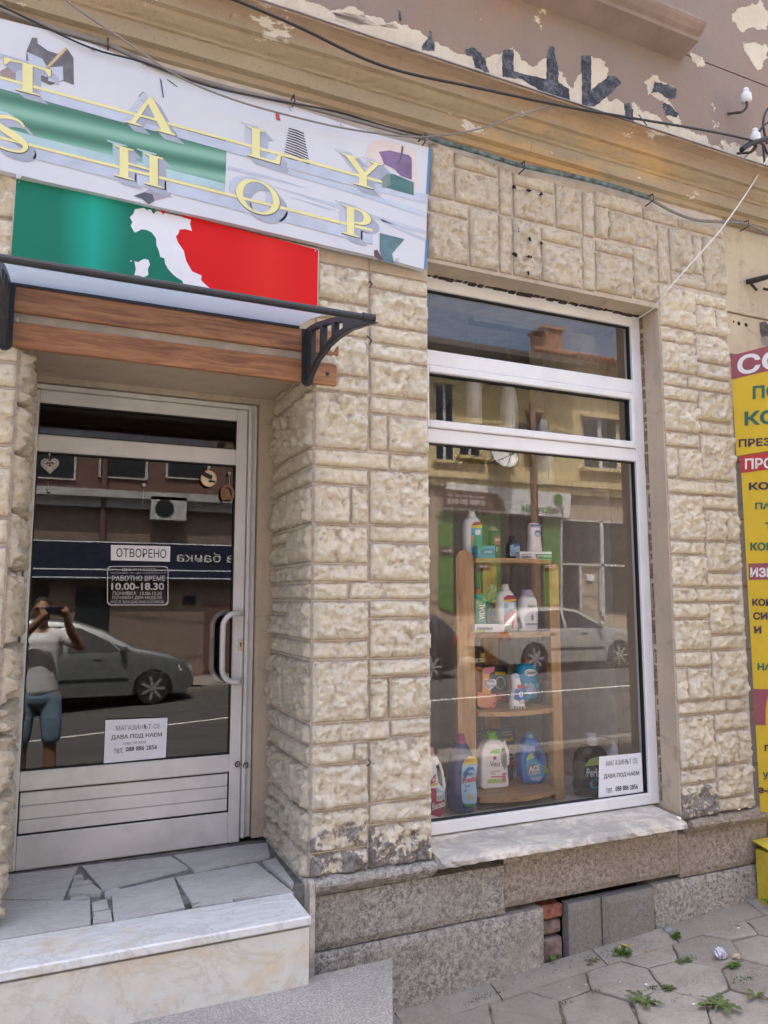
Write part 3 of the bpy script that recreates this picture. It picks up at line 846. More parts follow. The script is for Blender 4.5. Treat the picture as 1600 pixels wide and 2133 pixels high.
# projecting corner pilaster at the far right, dark downpipe box
# remains of stencilled black letters
M_STEN = None
def stencil():
    m, nt, b = _nt('flaking_black_stencil_paint'); n = N(nt)
    c = n.mix(n.ramp(n.noise(24, 9, .8), [(.47, 0.0), (.62, 1.0)]), (.022, .026, .034), (.15, .16, .18))
    n.L(c, b.inputs['Base Color']); b.inputs['Roughness'].default_value = .7
    n.bump(n.noise(40, 6, .6), .5, .004, b)
    return m
M_STEN = stencil()
def jag(P, amp=1.4, k=3, sd=1):
    r = random.Random(sd); out = []
    for i in range(len(P)):
        a, c = P[i], P[(i + 1) % len(P)]
        for j in range(k):
            t = j / k; out.append((a[0] + (c[0] - a[0]) * t + r.uniform(-amp, amp) * (1 if j else .3), a[1] + (c[1] - a[1]) * t + r.uniform(-amp, amp) * (1 if j else .3)))
    return out
sten = [[(1047, 105), (1070, 103), (1070, 147), (1138, 165), (1139, 118), (1145, 96), (1155, 96), (1157, 120), (1163, 142), (1164, 172), (1185, 184), (1187, 214), (1170, 209), (1160, 200), (1120, 190), (1115, 180), (1080, 163), (1047, 160)],
        [(1211, 116), (1231, 115), (1232, 187), (1268, 158), (1284, 160), (1294, 173), (1262, 203), (1236, 223), (1213, 218)],
        [(1299, 216), (1310, 214), (1319, 228), (1321, 255), (1302, 250)],
        [(1364, 170), (1390, 176), (1410, 186), (1406, 206), (1388, 203), (1370, 192), (1356, 194)],
        [(1382, 213), (1395, 218), (1414, 236), (1410, 244), (1388, 240), (1381, 225)],
        [(970, 102), (985, 98), (1003, 112), (1013, 130), (1019, 151), (1004, 147), (990, 140), (984, 118), (972, 113)],
        [(895, 62), (900, 66), (899, 80), (906, 92), (905, 106), (878, 104), (882, 90), (892, 80)],
        [(830, 22), (836, 24), (837, 40), (833, 45)]]
for k, P in enumerate(sten):
    mb = MB(); polymb(mb, [W(x, y, -.0225) for x, y in jag(jag(P, 1.6, 4, k), .9, 3, k + 60)]); obj('stencilled_letter_remnant', mb, M_STEN, bld)
M_PATCH = plaster('bare_cream_plaster', (.66, .60, .48), (.58, .51, .40), (.42, .36, .27))
patches = [[(740, 14), (756, 25), (780, 55), (820, 45), (850, 52), (890, 78), (935, 100), (985, 122), (1040, 115), (1070, 96), (1085, 125), (1112, 140), (1138, 122), (1160, 130), (1172, 160), (1195, 182), (1212, 140), (1232, 116), (1262, 128), (1265, 155), (1245, 190), (1268, 210), (1290, 208), (1320, 230), (1345, 245), (1368, 258), (1372, 292), (1200, 235), (1050, 165), (800, 85), (700, 42), (690, 20)],
           [(1343, 170), (1360, 155), (1372, 166), (1400, 180), (1412, 196), (1390, 208), (1414, 238), (1404, 268), (1380, 225), (1384, 210), (1350, 196)],
           [(1524, 28), (1560, 12), (1583, 0), (1600, 30), (1598, 60), (1560, 58), (1545, 68), (1530, 45)],
           [(1442, 92), (1458, 84), (1462, 118), (1469, 135), (1455, 141), (1441, 125)],
           [(1548, 86), (1575, 88), (1598, 95), (1600, 120), (1578, 145), (1560, 120)],
           [(480, -30), (560, -25), (640, 5), (720, 28), (800, 40), (830, 60), (700, 45), (560, 5)]]
for k, P in enumerate(patches):
    mb = MB(); polymb(mb, [W(x, y, -.0212) for x, y in jag(jag(P, 4.5, 4, 20 + k), 1.5, 4, 80 + k)]); obj('bare_plaster_patch', mb, M_PATCH, bld)

# ================================================================== WINDOW AND DOOR (parts of the building)
def ring(mb, o, i, y0, y1, bev=.004):
    """four mitre-less frame bars around the hole i inside the rectangle o"""
    ox0, ox1, oz0, oz1 = o; ix0, ix1, iz0, iz1 = i
    mb.box(ox0, ix0, y0, y1, oz0, oz1, bev=bev); mb.box(ix1, ox1, y0, y1, oz0, oz1, bev=bev)
    mb.box(ix0 - .0008, ix1 + .0008, y0, y1, iz1, oz1, bev=bev); mb.box(ix0 - .0008, ix1 + .0008, y0, y1, oz0, iz0, bev=bev)
wo = rect(((877, 576), (1325, 664), (1366, 1674), (886, 1734)), YW)
g1 = rect(((890, 602), (1308, 686), (1311, 793), (890, 733)), YW)
so = rect(((893, 765), (1312, 822), (1314, 937), (893, 893)), YW)
sg = rect(((902, 782), (1300, 833), (1302, 920), (904, 880)), YW)
g3 = rect(((893, 925), (1318, 962), (1347, 1655), (897, 1705)), YW)
wo = (XW0 + .002, wo[1], wo[2], wo[3])
gx0, gx1 = wo[0] + .045, (g1[1] + g3[1]) / 2
wf = MB()
wf.box(wo[0], gx0, YW - .03, YW + .04, wo[2], wo[3], bev=.004); wf.box(gx1, wo[1], YW - .03, YW + .04, wo[2], wo[3], bev=.004)
for z0, z1 in ((g1[3], wo[3]), (so[3] + .002, g1[2]), (g3[3], so[2] - .002), (wo[2], g3[2])):
    wf.box(gx0 - .0008, gx1 + .0008, YW - .0295, YW + .0395, z0, z1, bev=.004)
win = obj('window', wf, M_FRAME, bld)
gk = MB()
for g in ((gx0, gx1, g1[2], g1[3]), (gx0, gx1, g3[2], g3[3])):
    ring(gk, g, (g[0] + .006, g[1] - .006, g[2] + .006, g[3] - .006), YW - .012, YW + .012, 0)
obj('gasket', gk, M_GASKET, win)
sa = MB()
sgx = (gx0 + .028, gx1 - .03, sg[2], sg[3])
ring(sa, (gx0 + .003, gx1 - .003, so[2], so[3]), sgx, YW - .042, YW + .02, .005)
obj('sash', sa, M_FRAME, win)
gk = MB(); ring(gk, sgx, (sgx[0] + .005, sgx[1] - .005, sgx[2] + .005, sgx[3] - .005), YW - .02, YW + .012, 0); obj('gasket', gk, M_GASKET, win)
for g in ((gx0, gx1, g1[2], g1[3]), sgx, (gx0, gx1, g3[2], g3[3])):
    pn = MB(); pn.quad((g[0] + .002, YW, g[2] + .002), (g[1] - .002, YW, g[2] + .002), (g[1] - .002, YW, g[3] - .002), (g[0] + .002, YW, g[3] - .002))
    obj('glass_pane', pn, M_GLASS, win)

# ---- door
DL = rect(((62, 805), (522, 858), (493, 1757), (22.7, 1814.6)), YD - .01)
dg1 = rect(((85, 835), (495, 880), (495, 940), (80, 900)), YD - .01)
dg2 = rect(((78, 936), (494, 972), (473, 1572.5), (37, 1608)), YD - .01)
dpn = rect(((33, 1649), (470, 1610), (467, 1695), (28, 1742)), YD - .01)
hx0, hx1 = (dg1[0] + dg2[0]) / 2, (dg1[1] + dg2[1]) / 2
df = MB(); y0, y1 = YD - .012, YD + .05
df.box(fx0, DL[0] - .004, y0 + .012, y1, .572, fz1, bev=.005); df.box(DL[1] + .004, fx1, y0 + .012, y1, .572, fz1, bev=.005)
df.box(DL[0] - .005, DL[1] + .005, y0 + .012, y1, DL[3] + .004, fz1, bev=.005)
df.box(DL[1] + .004, DL[1] + .022, y0 - .012, y0 + .0115, .575, fz1 - .03, bev=.004)
obj('door_frame', df, M_FRAME_D, bld)
dl = MB()
dl.box(DL[0], hx0, y0, y1 - .005, DL[2], DL[3], bev=.005); dl.box(hx1, DL[1], y0, y1 - .005, DL[2], DL[3], bev=.005)
for z0, z1 in ((dg1[3], DL[3]), (dg2[3], dg1[2]), (dpn[3], dg2[2]), (DL[2], dpn[2])):
    dl.box(hx0 - .0008, hx1 + .0008, y0 + .0008, y1 - .006, z0, z1, bev=.005)
door = obj('door', dl, M_FRAME_D, bld)
gk = MB()
for g in ((hx0, hx1, dg1[2], dg1[3]), (hx0, hx1, dg2[2], dg2[3]), (hx0, hx1, dpn[2], dpn[3])):
    ring(gk, g, (g[0] + .005, g[1] - .005, g[2] + .005, g[3] - .005), y0 + .006, y1 - .02, 0)
obj('gasket', gk, M_GASKET, door)
ph = (dpn[3] - dpn[2] - .012) / 3
for i in range(3):
    b3 = MB(); z = dpn[2] + .006 + i * ph; b3.box(hx0 + .006, hx1 - .006, y0 + .008, y0 + .03, z + .0012, z + ph - .0012, bev=.0025); obj('panel_board', b3, M_FRAME_D, door)
TILT, TURN = .0064, -.003           # the leaf's panes lean back a little in their seals
for g in ((hx0, hx1, dg1[2], dg1[3]), (hx0, hx1, dg2[2], dg2[3])):
    h = g[3] - g[2]; wd = g[1] - g[0]
    yb = lambda x, z: YD + .014 + (z - (g[2] + g[3]) / 2) * TILT + (x - (g[0] + g[1]) / 2) * TURN
    c4 = [(g[0] + .001, g[2] + .001), (g[1] - .001, g[2] + .001), (g[1] - .001, g[3] - .001), (g[0] + .001, g[3] - .001)]
    pn = MB(); pn.quad(*[(x, yb(x, z), z) for x, z in c4]); obj('glass_pane', pn, M_GLASS_D, door)
PANE = lambda px, py, off=.004: (lambda p: Vector((p.x, p.y - off, p.z)))(W(px, py, YD + .002))
# handles: one outside, one inside
def dhandle(yh, dx, nm, m_, s=1):
    a, c = W(505, 1277, y0), W(500, 1418, y0)
    hb = MB(); x = a.x + dx; zt, zb = a.z - .0, c.z + .0
    hb.tube(smoothpath([(x + .0, y0 + (.05 if s < 0 else 0), zt), (x - .03, yh, zt), (x - .07, yh, zt - .006), (x - .10, yh, zt - .04), (x - .105, yh, zt - .09), (x - .105, yh, zb + .09), (x - .10, yh, zb + .04), (x - .07, yh, zb + .006), (x - .03, yh, zb), (x + .0, y0 + (.05 if s < 0 else 0), zb)], 4), .0135, 12)
    return obj(nm, hb, m_, door, smooth=True)
dhandle(y0 - .05, 0, 'handle', mat('white_powder_coat', (.62, .62, .61), .35))
dhandle(y1 + .05, -.02, 'handle', mat('pale_plastic', (.55, .60, .60), .4), -1)
lk = MB(); a, c = W(496, 1330, y0), W(506, 1355, y0); lk.box(a.x, c.x, y0 - .006, y0 - .0005, c.z, a.z, bev=.002)
lock = obj('lock_plate', lk, mat('brass_cylinder_plate', (.60, .52, .36), .35, .6), door)
lk = MB(); lk.lathe(((a.x + c.x) / 2, y0 - .009, (a.z + c.z) / 2 + .004), [(.0045, 0), (.0045, .0025)], 10, axis='y'); lk.box((a.x + c.x) / 2 - .002, (a.x + c.x) / 2 + .002, y0 - .009, y0 - .0065, (a.z + c.z) / 2 - .011, (a.z + c.z) / 2)
obj('keyhole', lk, M_DARK, door)
for (x, y) in ((495, 1592), (512, 1595)):
    p = W(x, y, y0 - .012); eb = MB(); eb.tube([p + Vector((.011 * math.cos(t), -.004 * math.sin(t), .013 * math.sin(t))) for t in [i * math.pi / 8 for i in range(17)]], .0032, 6)
    eb.tube([p, p + Vector((.0, .03, 0))], .003, 6); obj('eye_bolt', eb, M_RUST, bld)
# shop room behind
room = MB()
room.box(-1.2, 3.5, 5.6, 5.7, .4, 3.7)
room.box(-1.3, -1.2, .62, 5.7, .4, 3.7); room.box(3.5, 3.6, .62, 5.7, .4, 3.7)
obj('room_walls', room, mat('dim_brown_room_wall', (.20, .165, .14), .9), bld)
room = MB(); room.box(-1.2, 3.5, .60, 5.6, 3.62, 3.72); obj('room_ceiling', room, mat('white_ceiling', (.85, .85, .85), .9), bld)
room = MB(); room.box(-1.2, 3.5, .81, 5.6, .40, .50); obj('room_floor', room, mat('brown_floor_tiles', (.10, .08, .07), .5), bld)
room = MB(); room.box(XW0, 3.06, YW + .05, 1.25, .56, .612); obj('display_floor', room, wood('grey_laminate', (.66, .62, .55), (.54, .50, .44), .6), bld)
room = MB(); room.box(1.50, XW0 - .001, .56, 1.25, .5, 3.6); room.box(XP0 - .005, 3.2, .46, 1.25, .5, 3.6); obj('display_side_wall', room, mat('beige_side_wall', (.55, .50, .44), .9), bld)
# pleated curtain closing the back of the display
cu = MB(); n = 150; cz = [(.613, 0), (1.6, 0), (2.62, 0)]; vs = []
for z, _ in cz:
    for i in range(n + 1):
        x = XW0 + .0 + (3.06 - XW0) * i / n
        vs.append((x, 1.16 + .018 * math.sin(i * .55 + .6 * math.sin(i * .13)) + .008 * math.sin(i * .21), z))
cu.add(vs, [(r * (n + 1) + i, r * (n + 1) + i + 1, (r + 1) * (n + 1) + i + 1, (r + 1) * (n + 1) + i) for r in range(2) for i in range(n)])
curt = obj('display_curtain', cu, mat('brown_curtain_cloth', (.25, .215, .185), .9, var=.1, scale=3), None, smooth=True)
tag(curt, 'taupe pleated curtain hanging behind the shelf in the display window', 'curtain')

# ================================================================== ENTRANCE STEPS, GROUND
ZF = .562
steps = thing('entrance_steps', 'marble entrance steps with crazy-paved grey landing below the shop door', 'steps', (.4, -.2, 0))
YN = -.335
st = MB(); st.box(-2.4, .925, YN + .03, .0, -.35, ZF - .03); st.box(-2.4, XC - .02, .0005, .66, -.1, ZF - .012)
obj('step_core', st, M_JOINT, steps)
st = MB(); st.box(-2.4, .934, YN, -.085, ZF - .032, ZF, bev=.005); obj('marble_tread', st, M_MARBLE, steps)
st = MB(); st.box(-2.4, .930, YN + .012, YN + .030, .15, ZF - .042, bev=.002); obj('marble_riser', st, M_MARBLE2, steps)
st = MB(); st.box(.9105, .9305, YN + .0305, -.01, .1, ZF - .042); obj('marble_riser', st, M_MARBLE2, steps)
# crazy paving: outlines read off the photo
zl = ZF + .0
flags = [[(0, 1823), (150, 1806), (163, 1803), (130, 1874), (0, 1871)],
         [(170, 1803), (355, 1783), (392, 1806), (213, 1851)],
         [(362, 1782), (520, 1759), (556, 1756), (562, 1783), (405, 1813)],
         [(365, 1826), (533, 1796), (612, 1858), (400, 1880)],
         [(232, 1856), (362, 1827), (385, 1890), (238, 1920)],
         [(0, 1876), (187, 1876), (189, 1925), (0, 1958)],
         [(155, 1822), (170, 1820), (174, 1826), (153, 1829)], [(152, 1835), (185, 1832), (193, 1836), (148, 1845)],
         [(147, 1851), (194, 1842), (213, 1857), (208, 1862), (143, 1861)], [(148, 1868), (175, 1863), (187, 1868), (160, 1873), (146, 1873)],
         [(192, 1880), (222, 1872), (226, 1892), (193, 1898)], [(196, 1902), (230, 1895), (234, 1918), (193, 1924)],
         [(218, 1856), (238, 1848), (250, 1849), (232, 1866), (219, 1868)], [(400, 1888), (425, 1876), (485, 1870), (484, 1878)],
         [(548, 1794), (575, 1788), (612, 1838), (606, 1846)]]
for k, P in enumerate(flags):
    Q = [WZ(x, y, zl) for x, y in P]
    Q = [q for q in Q]
    fb = MB()
    top = [(q.x, min(q.y, .625), q.z + .0) for q in Q]
    fb.prism([(a, b2, ZF - .016) for a, b2, c in top], (0, 0, .014 + .0015 * (k % 3)))
    obj('flagstone', fb, M_FLAG, steps)
fb = MB(); fb.prism([(-2.3, -.06, ZF - .016), (-.115, -.06, ZF - .016), (-.115, .62, ZF - .016), (-2.3, .62, ZF - .016)], (0, 0, .014)); obj('flagstone', fb, M_FLAG, steps)
# terrazzo ramp in front of the steps
tr_ = thing('terrazzo_ramp', 'grey washed-terrazzo ramp in front of the marble step', 'ramp', (.4, -.8, -.1))
zs_ = .322
tp = [(1.293, -.262, zs_), (1.105, -.678, zs_), (.75, -1.45, zs_), (-2.5, -1.45, zs_), (-2.5, -.31, zs_), (.9, -.31, zs_), (.975, -.268, zs_)]
tb = MB(); k = len(tp)
tb.v = [(x + (.004 if x > 1 else 0) * -1, y, z) for x, y, z in tp] + [(x, y, z - .005) for x, y, z in tp] + [(x, y, -.5) for x, y, z in tp]
tb.f = [tuple(range(k))[::-1]] + [(i + r * k, (i + 1) % k + r * k, (i + 1) % k + k + r * k, i + k + r * k) for i in range(k) for r in (0, 1)]; tb.m = [0] * len(tb.f)
obj('ramp_body', tb, M_TERR, tr_)
tb = MB(); tb.box(.95, 1.38, -.25, -.02, -.4, .02); obj('ramp_footing', tb, M_CONC, tr_)

# ---- sidewalk
side = thing('sidewalk', None, None, (2.5, -1.5, 0), kind='structure')
def ground_sheet(x0, x1, y0, y1, dz, nx=60, ny=2):
    mb = MB(); xs = [x0 + (x1 - x0) * i / nx for i in range(nx + 1)]
    ys = [y0 + (y1 - y0) * i / ny for i in range(ny + 1)]
    mb.add([(x, y, G(x) + dz) for y in ys for x in xs], [(j * (nx + 1) + i, j * (nx + 1) + i + 1, (j + 1) * (nx + 1) + i + 1, (j + 1) * (nx + 1) + i) for j in range(ny) for i in range(nx)])
    return mb
obj('ground_bed', ground_sheet(-20, 30, -3.75, .1, -.012), M_SOIL, side)
hexR = .1735; cx0, cy0 = 2.186, -.38; ns = 0
def clip_poly(P, y1):
    out = []
    for i in range(len(P)):
        a, c = P[i], P[(i + 1) % len(P)]
        ia, ic = a[1] <= y1, c[1] <= y1
        if ia: out.append(a)
        if ia != ic:
            t = (y1 - a[1]) / (c[1] - a[1]); out.append((a[0] + (c[0] - a[0]) * t, y1))
    return out
rh = random.Random(9)
def hnode(x, y): r = random.Random(int(round(x * 997)) * 7919 + int(round(y * 991))); return (x + r.uniform(-.012, .012), y + r.uniform(-.012, .012))
for i in range(-6, 16):
    for j in range(-12, 3):
        cx = cx0 + i * 1.5 * hexR; cy = cy0 + (j + (.5 if i % 2 else 0)) * hexR * math.sqrt(3)
        if not (-.2 < cx < 5 and -3.9 < cy < -.06): continue
        if cx < 1.3 and cy > -1.6: continue
        P = [hnode(round(cx + hexR * math.cos(t * math.pi / 3), 3), round(cy + hexR * math.sin(t * math.pi / 3), 3)) for t in range(6)]
        P = [(cx + (x - cx) * .972, cy + (y - cy) * .972) for x, y in P]
        P = clip_poly(P, -.115)
        if len(P) < 3: continue
        tx, ty, tz = rh.uniform(-.02, .02), rh.uniform(-.02, .02), rh.uniform(-.003, .004)
        def zz_(x, y, d): return G(x) + tz + d + (x - cx) * tx + (y - cy) * ty
        Pi = [(cx + (x - cx) * .955, cy + (y - cy) * .955) for x, y in P]
        # chipped, uneven rim: subdivide edges
        def sub(Q, sd, amp):
            r = random.Random(sd); o = []
            for a, c in zip(Q, Q[1:] + Q[:1]):
                for t in (0, .25, .5, .75): o.append((a[0] + (c[0] - a[0]) * t + r.uniform(-amp, amp), a[1] + (c[1] - a[1]) * t + r.uniform(-amp, amp)))
            return o
        Po, Pn = sub(P, i * 31 + j, .0038), sub(Pi, i * 17 + j + 5, .003)
        k = len(Po); mb = MB()
        mb.v = [(x, y, zz_(x, y, -.02)) for x, y in Po] + [(x, y, zz_(x, y, -.004)) for x, y in Po] + [(x, y, zz_(x, y, 0)) for x, y in Pn]
        mb.f = [(a, (a + 1) % k, (a + 1) % k + k, a + k) for a in range(k)] + [(a + k, (a + 1) % k + k, (a + 1) % k + 2 * k, a + 2 * k) for a in range(k)] + [tuple(range(2 * k, 3 * k))]
        mb.m = [0] * len(mb.f); mb.attr['tone'] = [rh.random()] * len(mb.v)
        obj('paving_slab', mb, M_SLAB, side); ns += 1
# cement fillet along the wall foot
x = 1.42; 
while x < 5:
    l = rh.uniform(.35, .6); fb = MB(); x2 = min(x + l, 5)
    fb.v = [(x, -.118, G(x) - .02), (x2 - .006, -.118, G(x2) - .02), (x2 - .006, -.112, G(x2) + .003), (x, -.112, G(x) + .003), (x2 - .006, .0, G(x2) + .028), (x, .0, G(x) + .028)]
    fb.f = [(0, 1, 2, 3), (3, 2, 4, 5)]; fb.m = [0, 0]; fb.attr['tone'] = [rh.random()] * 6
    obj('cement_fillet', fb, M_SLAB, side); x = x2

# ================================================================== BANNER over the door
YB = -.055
def pl_(pts, off=0.0): return [W(x, y, YB - off) for x, y in pts]
banner = thing('shop_banner', 'wide white vinyl banner with yellow serif letters above the shop door', 'banner', tuple(W(440, 300, YB)))
def banner_material():
    m, nt, b = _nt('weathered_white_vinyl'); n = N(nt)
    c = n.mix(n.ramp(n.noise(2.2, 5, .6), [(.35, 0.0), (.65, 1.0)]), (.56, .595, .65), (.61, .64, .69))
    c = n.mix(n.ramp(n.noise(3.0, 8, .75, n.mapping((1, 1, .5))), [(.62, 0.0), (.78, .25)]), c, (.50, .47, .43))
    n.L(c, b.inputs['Base Color']); b.inputs['Roughness'].default_value = .5
    n.bump(n.noise(2.6, 3, .5, n.mapping((1, 1, 1.6))), .25, .03, b)
    return m
M_BAN = banner_material()
TE = [(-330, -62), (-160, -7), (0, 39), (90, 60), (192, 92), (300, 135), (400, 163), (480, 184), (560, 208), (624, 227), (700, 252), (796, 283), (850, 297), (894, 307)]
BE = [(-330, 292), (-160, 322), (0, 354), (90, 377), (192, 399), (300, 424), (400, 446), (480, 464), (560, 483), (624, 498), (700, 516), (796, 537), (845, 550), (885, 561)]
bm_ = MB(); k = len(TE); R_ = 6
T3, B3 = [W(x, y, YB) for x, y in TE], [W(x, y, YB) for x, y in BE]
rb = random.Random(4)
for r in range(R_ + 1):
    for i in range(k):
        p = B3[i].lerp(T3[i], r / R_); bm_.v.append((p.x, p.y + (0), p.z))
bm_.f = [(r * k + i, r * k + i + 1, (r + 1) * k + i + 1, (r + 1) * k + i) for r in range(R_) for i in range(k - 1)]; bm_.m = [0] * len(bm_.f)
# back board and folded rim give it thickness
b0 = len(bm_.v); rim = [i for i in range(k)] + [r * k + k - 1 for r in range(1, R_ + 1)] + [R_ * k + i for i in range(k - 2, -1, -1)] + [r * k for r in range(R_ - 1, 0, -1)]
for i in rim: p = bm_.v[i]; bm_.v.append((p[0], p[1] + .03, p[2]))
m_ = len(rim); bm_.f += [(rim[(i + 1) % m_], rim[i], b0 + i, b0 + (i + 1) % m_) for i in range(m_)]; bm_.m += [0] * m_
obj('banner_sheet', bm_, M_BAN, banner)
be = MB(); a, c, d, e = W(893, 307, YB - .001), W(898, 309, YB - .001), W(892, 412, YB - .001), W(887, 410, YB - .001)
be.quad(a, c, d, e); M_HEM = mat('blue_hem_vinyl', (.07, .22, .42), .5); obj('blue_hem', be, M_HEM, banner); be = MB(); a, c, d, e = W(887, 498, YB - .001), W(892, 500, YB - .001), W(888, 562, YB - .001), W(883, 560, YB - .001); be.quad(a, c, d, e)
obj('blue_hem', be, M_HEM, banner)
def green_mat():
    m, nt, b = _nt('printed_green_silk'); n = N(nt)
    wv = n.wave(3.4, 1.6, n.mapping((.16, 1, 1), (0, math.radians(6), 0)), 'Z', 2)
    c = n.ramp(wv, [(0, (.055, .17, .115)), (.5, (.10, .29, .20)), (1, (.22, .43, .34))])
    n.L(c, b.inputs['Base Color']); b.inputs['Roughness'].default_value = .5; return m
M_GRN = green_mat()
M_TEAL = mat('printed_pale_teal', (.38, .56, .60), .5, var=.12, scale=5)
M_BLG = mat('printed_blue_grey', (.35, .40, .49), .5, var=.12, scale=6)
M_BLG2 = mat('printed_light_blue_grey', (.46, .53, .64), .5, var=.10, scale=6)
M_DKG = mat('printed_dark_slate', (.10, .12, .15), .5, var=.2, scale=8)
M_YEL = mat('printed_pale_yellow', (.74, .71, .33), .5, var=.04, scale=6)
M_SKN = mat('printed_pale_skin', (.68, .60, .56), .5, var=.06, scale=8)
def decal(name, P, m_, off, parent=banner, Y=None):
    mb = MB(); polymb(mb, [W(x, y, (YB if Y is None else Y) - off) for x, y in P]); return obj(name, mb, m_, parent)
decal('printed_silk', [(-330, 95), (0, 182), (120, 213), (270, 252), (472, 304), (471, 345), (468, 394), (340, 362), (200, 326), (64, 290), (0, 272), (-330, 192)], M_GRN, .0012)
decal('printed_silk_edge', [(0, 262), (64, 282), (240, 325), (468, 382), (468, 398), (340, 368), (200, 334), (64, 302), (0, 283)], M_TEAL, .0017)
decal('printed_shadow_band', [(-330, 84), (0, 164), (45, 177), (270, 240), (470, 292), (472, 308), (270, 258), (120, 218), (0, 186), (-330, 100)], M_DKG, .0015)
for P in ([(472, 300), (600, 335), (800, 388), (892, 405), (890, 425), (800, 402), (640, 362), (472, 316)], [(540, 338), (700, 380), (889, 442), (888, 452), (700, 392), (560, 352)], [(560, 385), (720, 430), (887, 480), (887, 488), (700, 432)], [(590, 406), (700, 436), (690, 438)], [(792, 455), (886, 496), (886, 502), (800, 464)], [(475, 345), (560, 366), (640, 392), (560, 372), (475, 352)]):
    decal('printed_fold', P, M_BLG2, .0014)
# garments and fragments printed on the vinyl
D = [((67, 78), (78, 79), (78, 90), (99, 105), (120, 112), (141, 102), (153, 120), (154, 177), (132, 168), (105, 177), (84, 168), (54, 129), (56, 104))]
decal('printed_dark_top', D[0], mat('printed_charcoal', (.14, .135, .15), .5, var=.25, scale=18), .0014)
decal('printed_sheen', [(57, 108), (88, 122), (98, 138), (84, 150), (60, 132)], M_BLG2, .0018); decal('printed_sheen', [(104, 140), (131, 138), (132, 166), (118, 172), (100, 168)], M_BLG2, .0018)
decal('printed_strap', [(136, 97), (141, 101), (84, 160), (78, 158)], mat('printed_mustard', (.55, .45, .22), .5), .0022)
for P, m_ in ([[(0, 148), (30, 132), (46, 170), (34, 186), (20, 180), (0, 175)], mat('printed_brown', (.34, .27, .25), .5, var=.2)], [[(289, 200), (297, 191), (306, 196), (308, 206), (298, 211), (289, 209)], M_DKG], [[(332, 160), (337, 168), (342, 204), (339, 203), (334, 172)], M_DKG], [[(347, 163), (360, 172), (371, 181), (368, 181), (349, 167)], M_DKG],
              [[(573, 234), (582, 238), (584, 252), (576, 250)], mat('printed_red', (.45, .06, .06), .5)], [[(545, 310), (570, 318), (566, 326), (548, 322)], mat('printed_maroon', (.30, .12, .14), .5)]):
    decal('printed_fragment', P, m_, .0016)
decal('printed_skirt_ground', [(600, 262), (635, 275), (647, 340), (648, 352), (600, 338), (589, 320)], M_BAN, .0016)
for i in range(13):
    t = i / 12; x0, y0_ = 601 - 10 * t, 266 + 58 * t; x1, y1_ = 633 + 14 * t, 277 + 70 * t
    P = [(x0, y0_), ((x0 + x1) / 2, (y0_ + y1_) / 2 - 1.5), (x1, y1_), (x1, y1_ + 2.6), ((x0 + x1) / 2, (y0_ + y1_) / 2 + 1.6), (x0, y0_ + 2.3)]
    decal('printed_stripe', P, M_INK, .002)
decal('printed_arm', [(760, 330), (768, 302), (780, 292), (808, 290), (812, 296), (838, 300), (866, 315), (869, 380), (866, 405), (858, 375), (840, 358), (815, 350), (795, 355), (764, 345)], M_SKN, .0014)
decal('printed_purple_top', [(789, 316), (812, 313), (852, 323), (858, 330), (858, 374), (835, 366), (822, 352), (800, 342), (796, 330)], mat('printed_purple', (.20, .13, .26), .5, var=.2, scale=10), .0018)
decal('printed_strap', [(837, 303), (841, 305), (838, 330), (830, 344), (826, 342), (834, 326)], M_DKG, .0023)
decal('printed_trousers', [(788, 357), (822, 363), (862, 380), (862, 407), (788, 386)], mat('printed_bottle_green', (.06, .16, .155), .5, var=.25, scale=14), .0019)
decal('printed_bag', [(775, 358), (790, 352), (812, 360), (814, 385), (800, 392), (782, 378)], mat('printed_grey_green', (.17, .23, .22), .5, var=.25, scale=14), .0023)
decal('printed_trousers', [(791, 485), (843, 498), (817, 528), (821, 549), (797, 545), (791, 522)], mat('printed_petrol', (.10, .20, .23), .5, var=.25, scale=14), .0016)
decal('printed_shoe', [(779, 522), (786, 520), (795, 535), (800, 543), (790, 542), (780, 534)], mat('printed_dark_brown', (.12, .06, .06), .5), .0019)
decal('printed_fragment', [(300, 400), (318, 388), (352, 386), (362, 400), (345, 412), (322, 418), (300, 412), (282, 408)], mat('printed_mauve_grey', (.42, .38, .46), .5, var=.2), .0014)
decal('printed_fragment', [(278, 408), (300, 400), (318, 404), (322, 418), (310, 426), (296, 414)], M_DKG, .0017)
# lettering: serif capitals strung on two bars
GL = {}
GL['T'] = [[(0, 1), (1, 1), (1, .76), (.95, .76), (.87, .91), (.61, .94), (.61, .06), (.76, .03), (.76, 0), (.24, 0), (.24, .03), (.39, .06), (.39, .94), (.13, .91), (.05, .76), (0, .76)]]
GL['A'] = [[(0, 0), (.32, 0), (.32, .04), (.2, .07), (.29, .3), (.62, .3), (.70, .07), (.60, .04), (.60, 0), (1, 0), (1, .04), (.93, .06), (.54, 1), (.47, 1), (.1, .07), (0, .04)], [(.31, .36), (.45, .77), (.59, .36)]]
GL['L'] = [[(0, 1), (.52, 1), (.52, .96), (.37, .94), (.37, .07), (.78, .08), (.92, .32), (1, .32), (.95, 0), (0, 0), (0, .04), (.14, .06), (.14, .94), (0, .96)]]
GL['Y'] = [[(0, 1), (.42, 1), (.42, .96), (.31, .94), (.56, .52), (.78, .93), (.66, .96), (.66, 1), (1, 1), (1, .96), (.9, .94), (.61, .42), (.61, .06), (.76, .04), (.76, 0), (.28, 0), (.28, .04), (.42, .06), (.42, .42), (.1, .94), (0, .96)]]
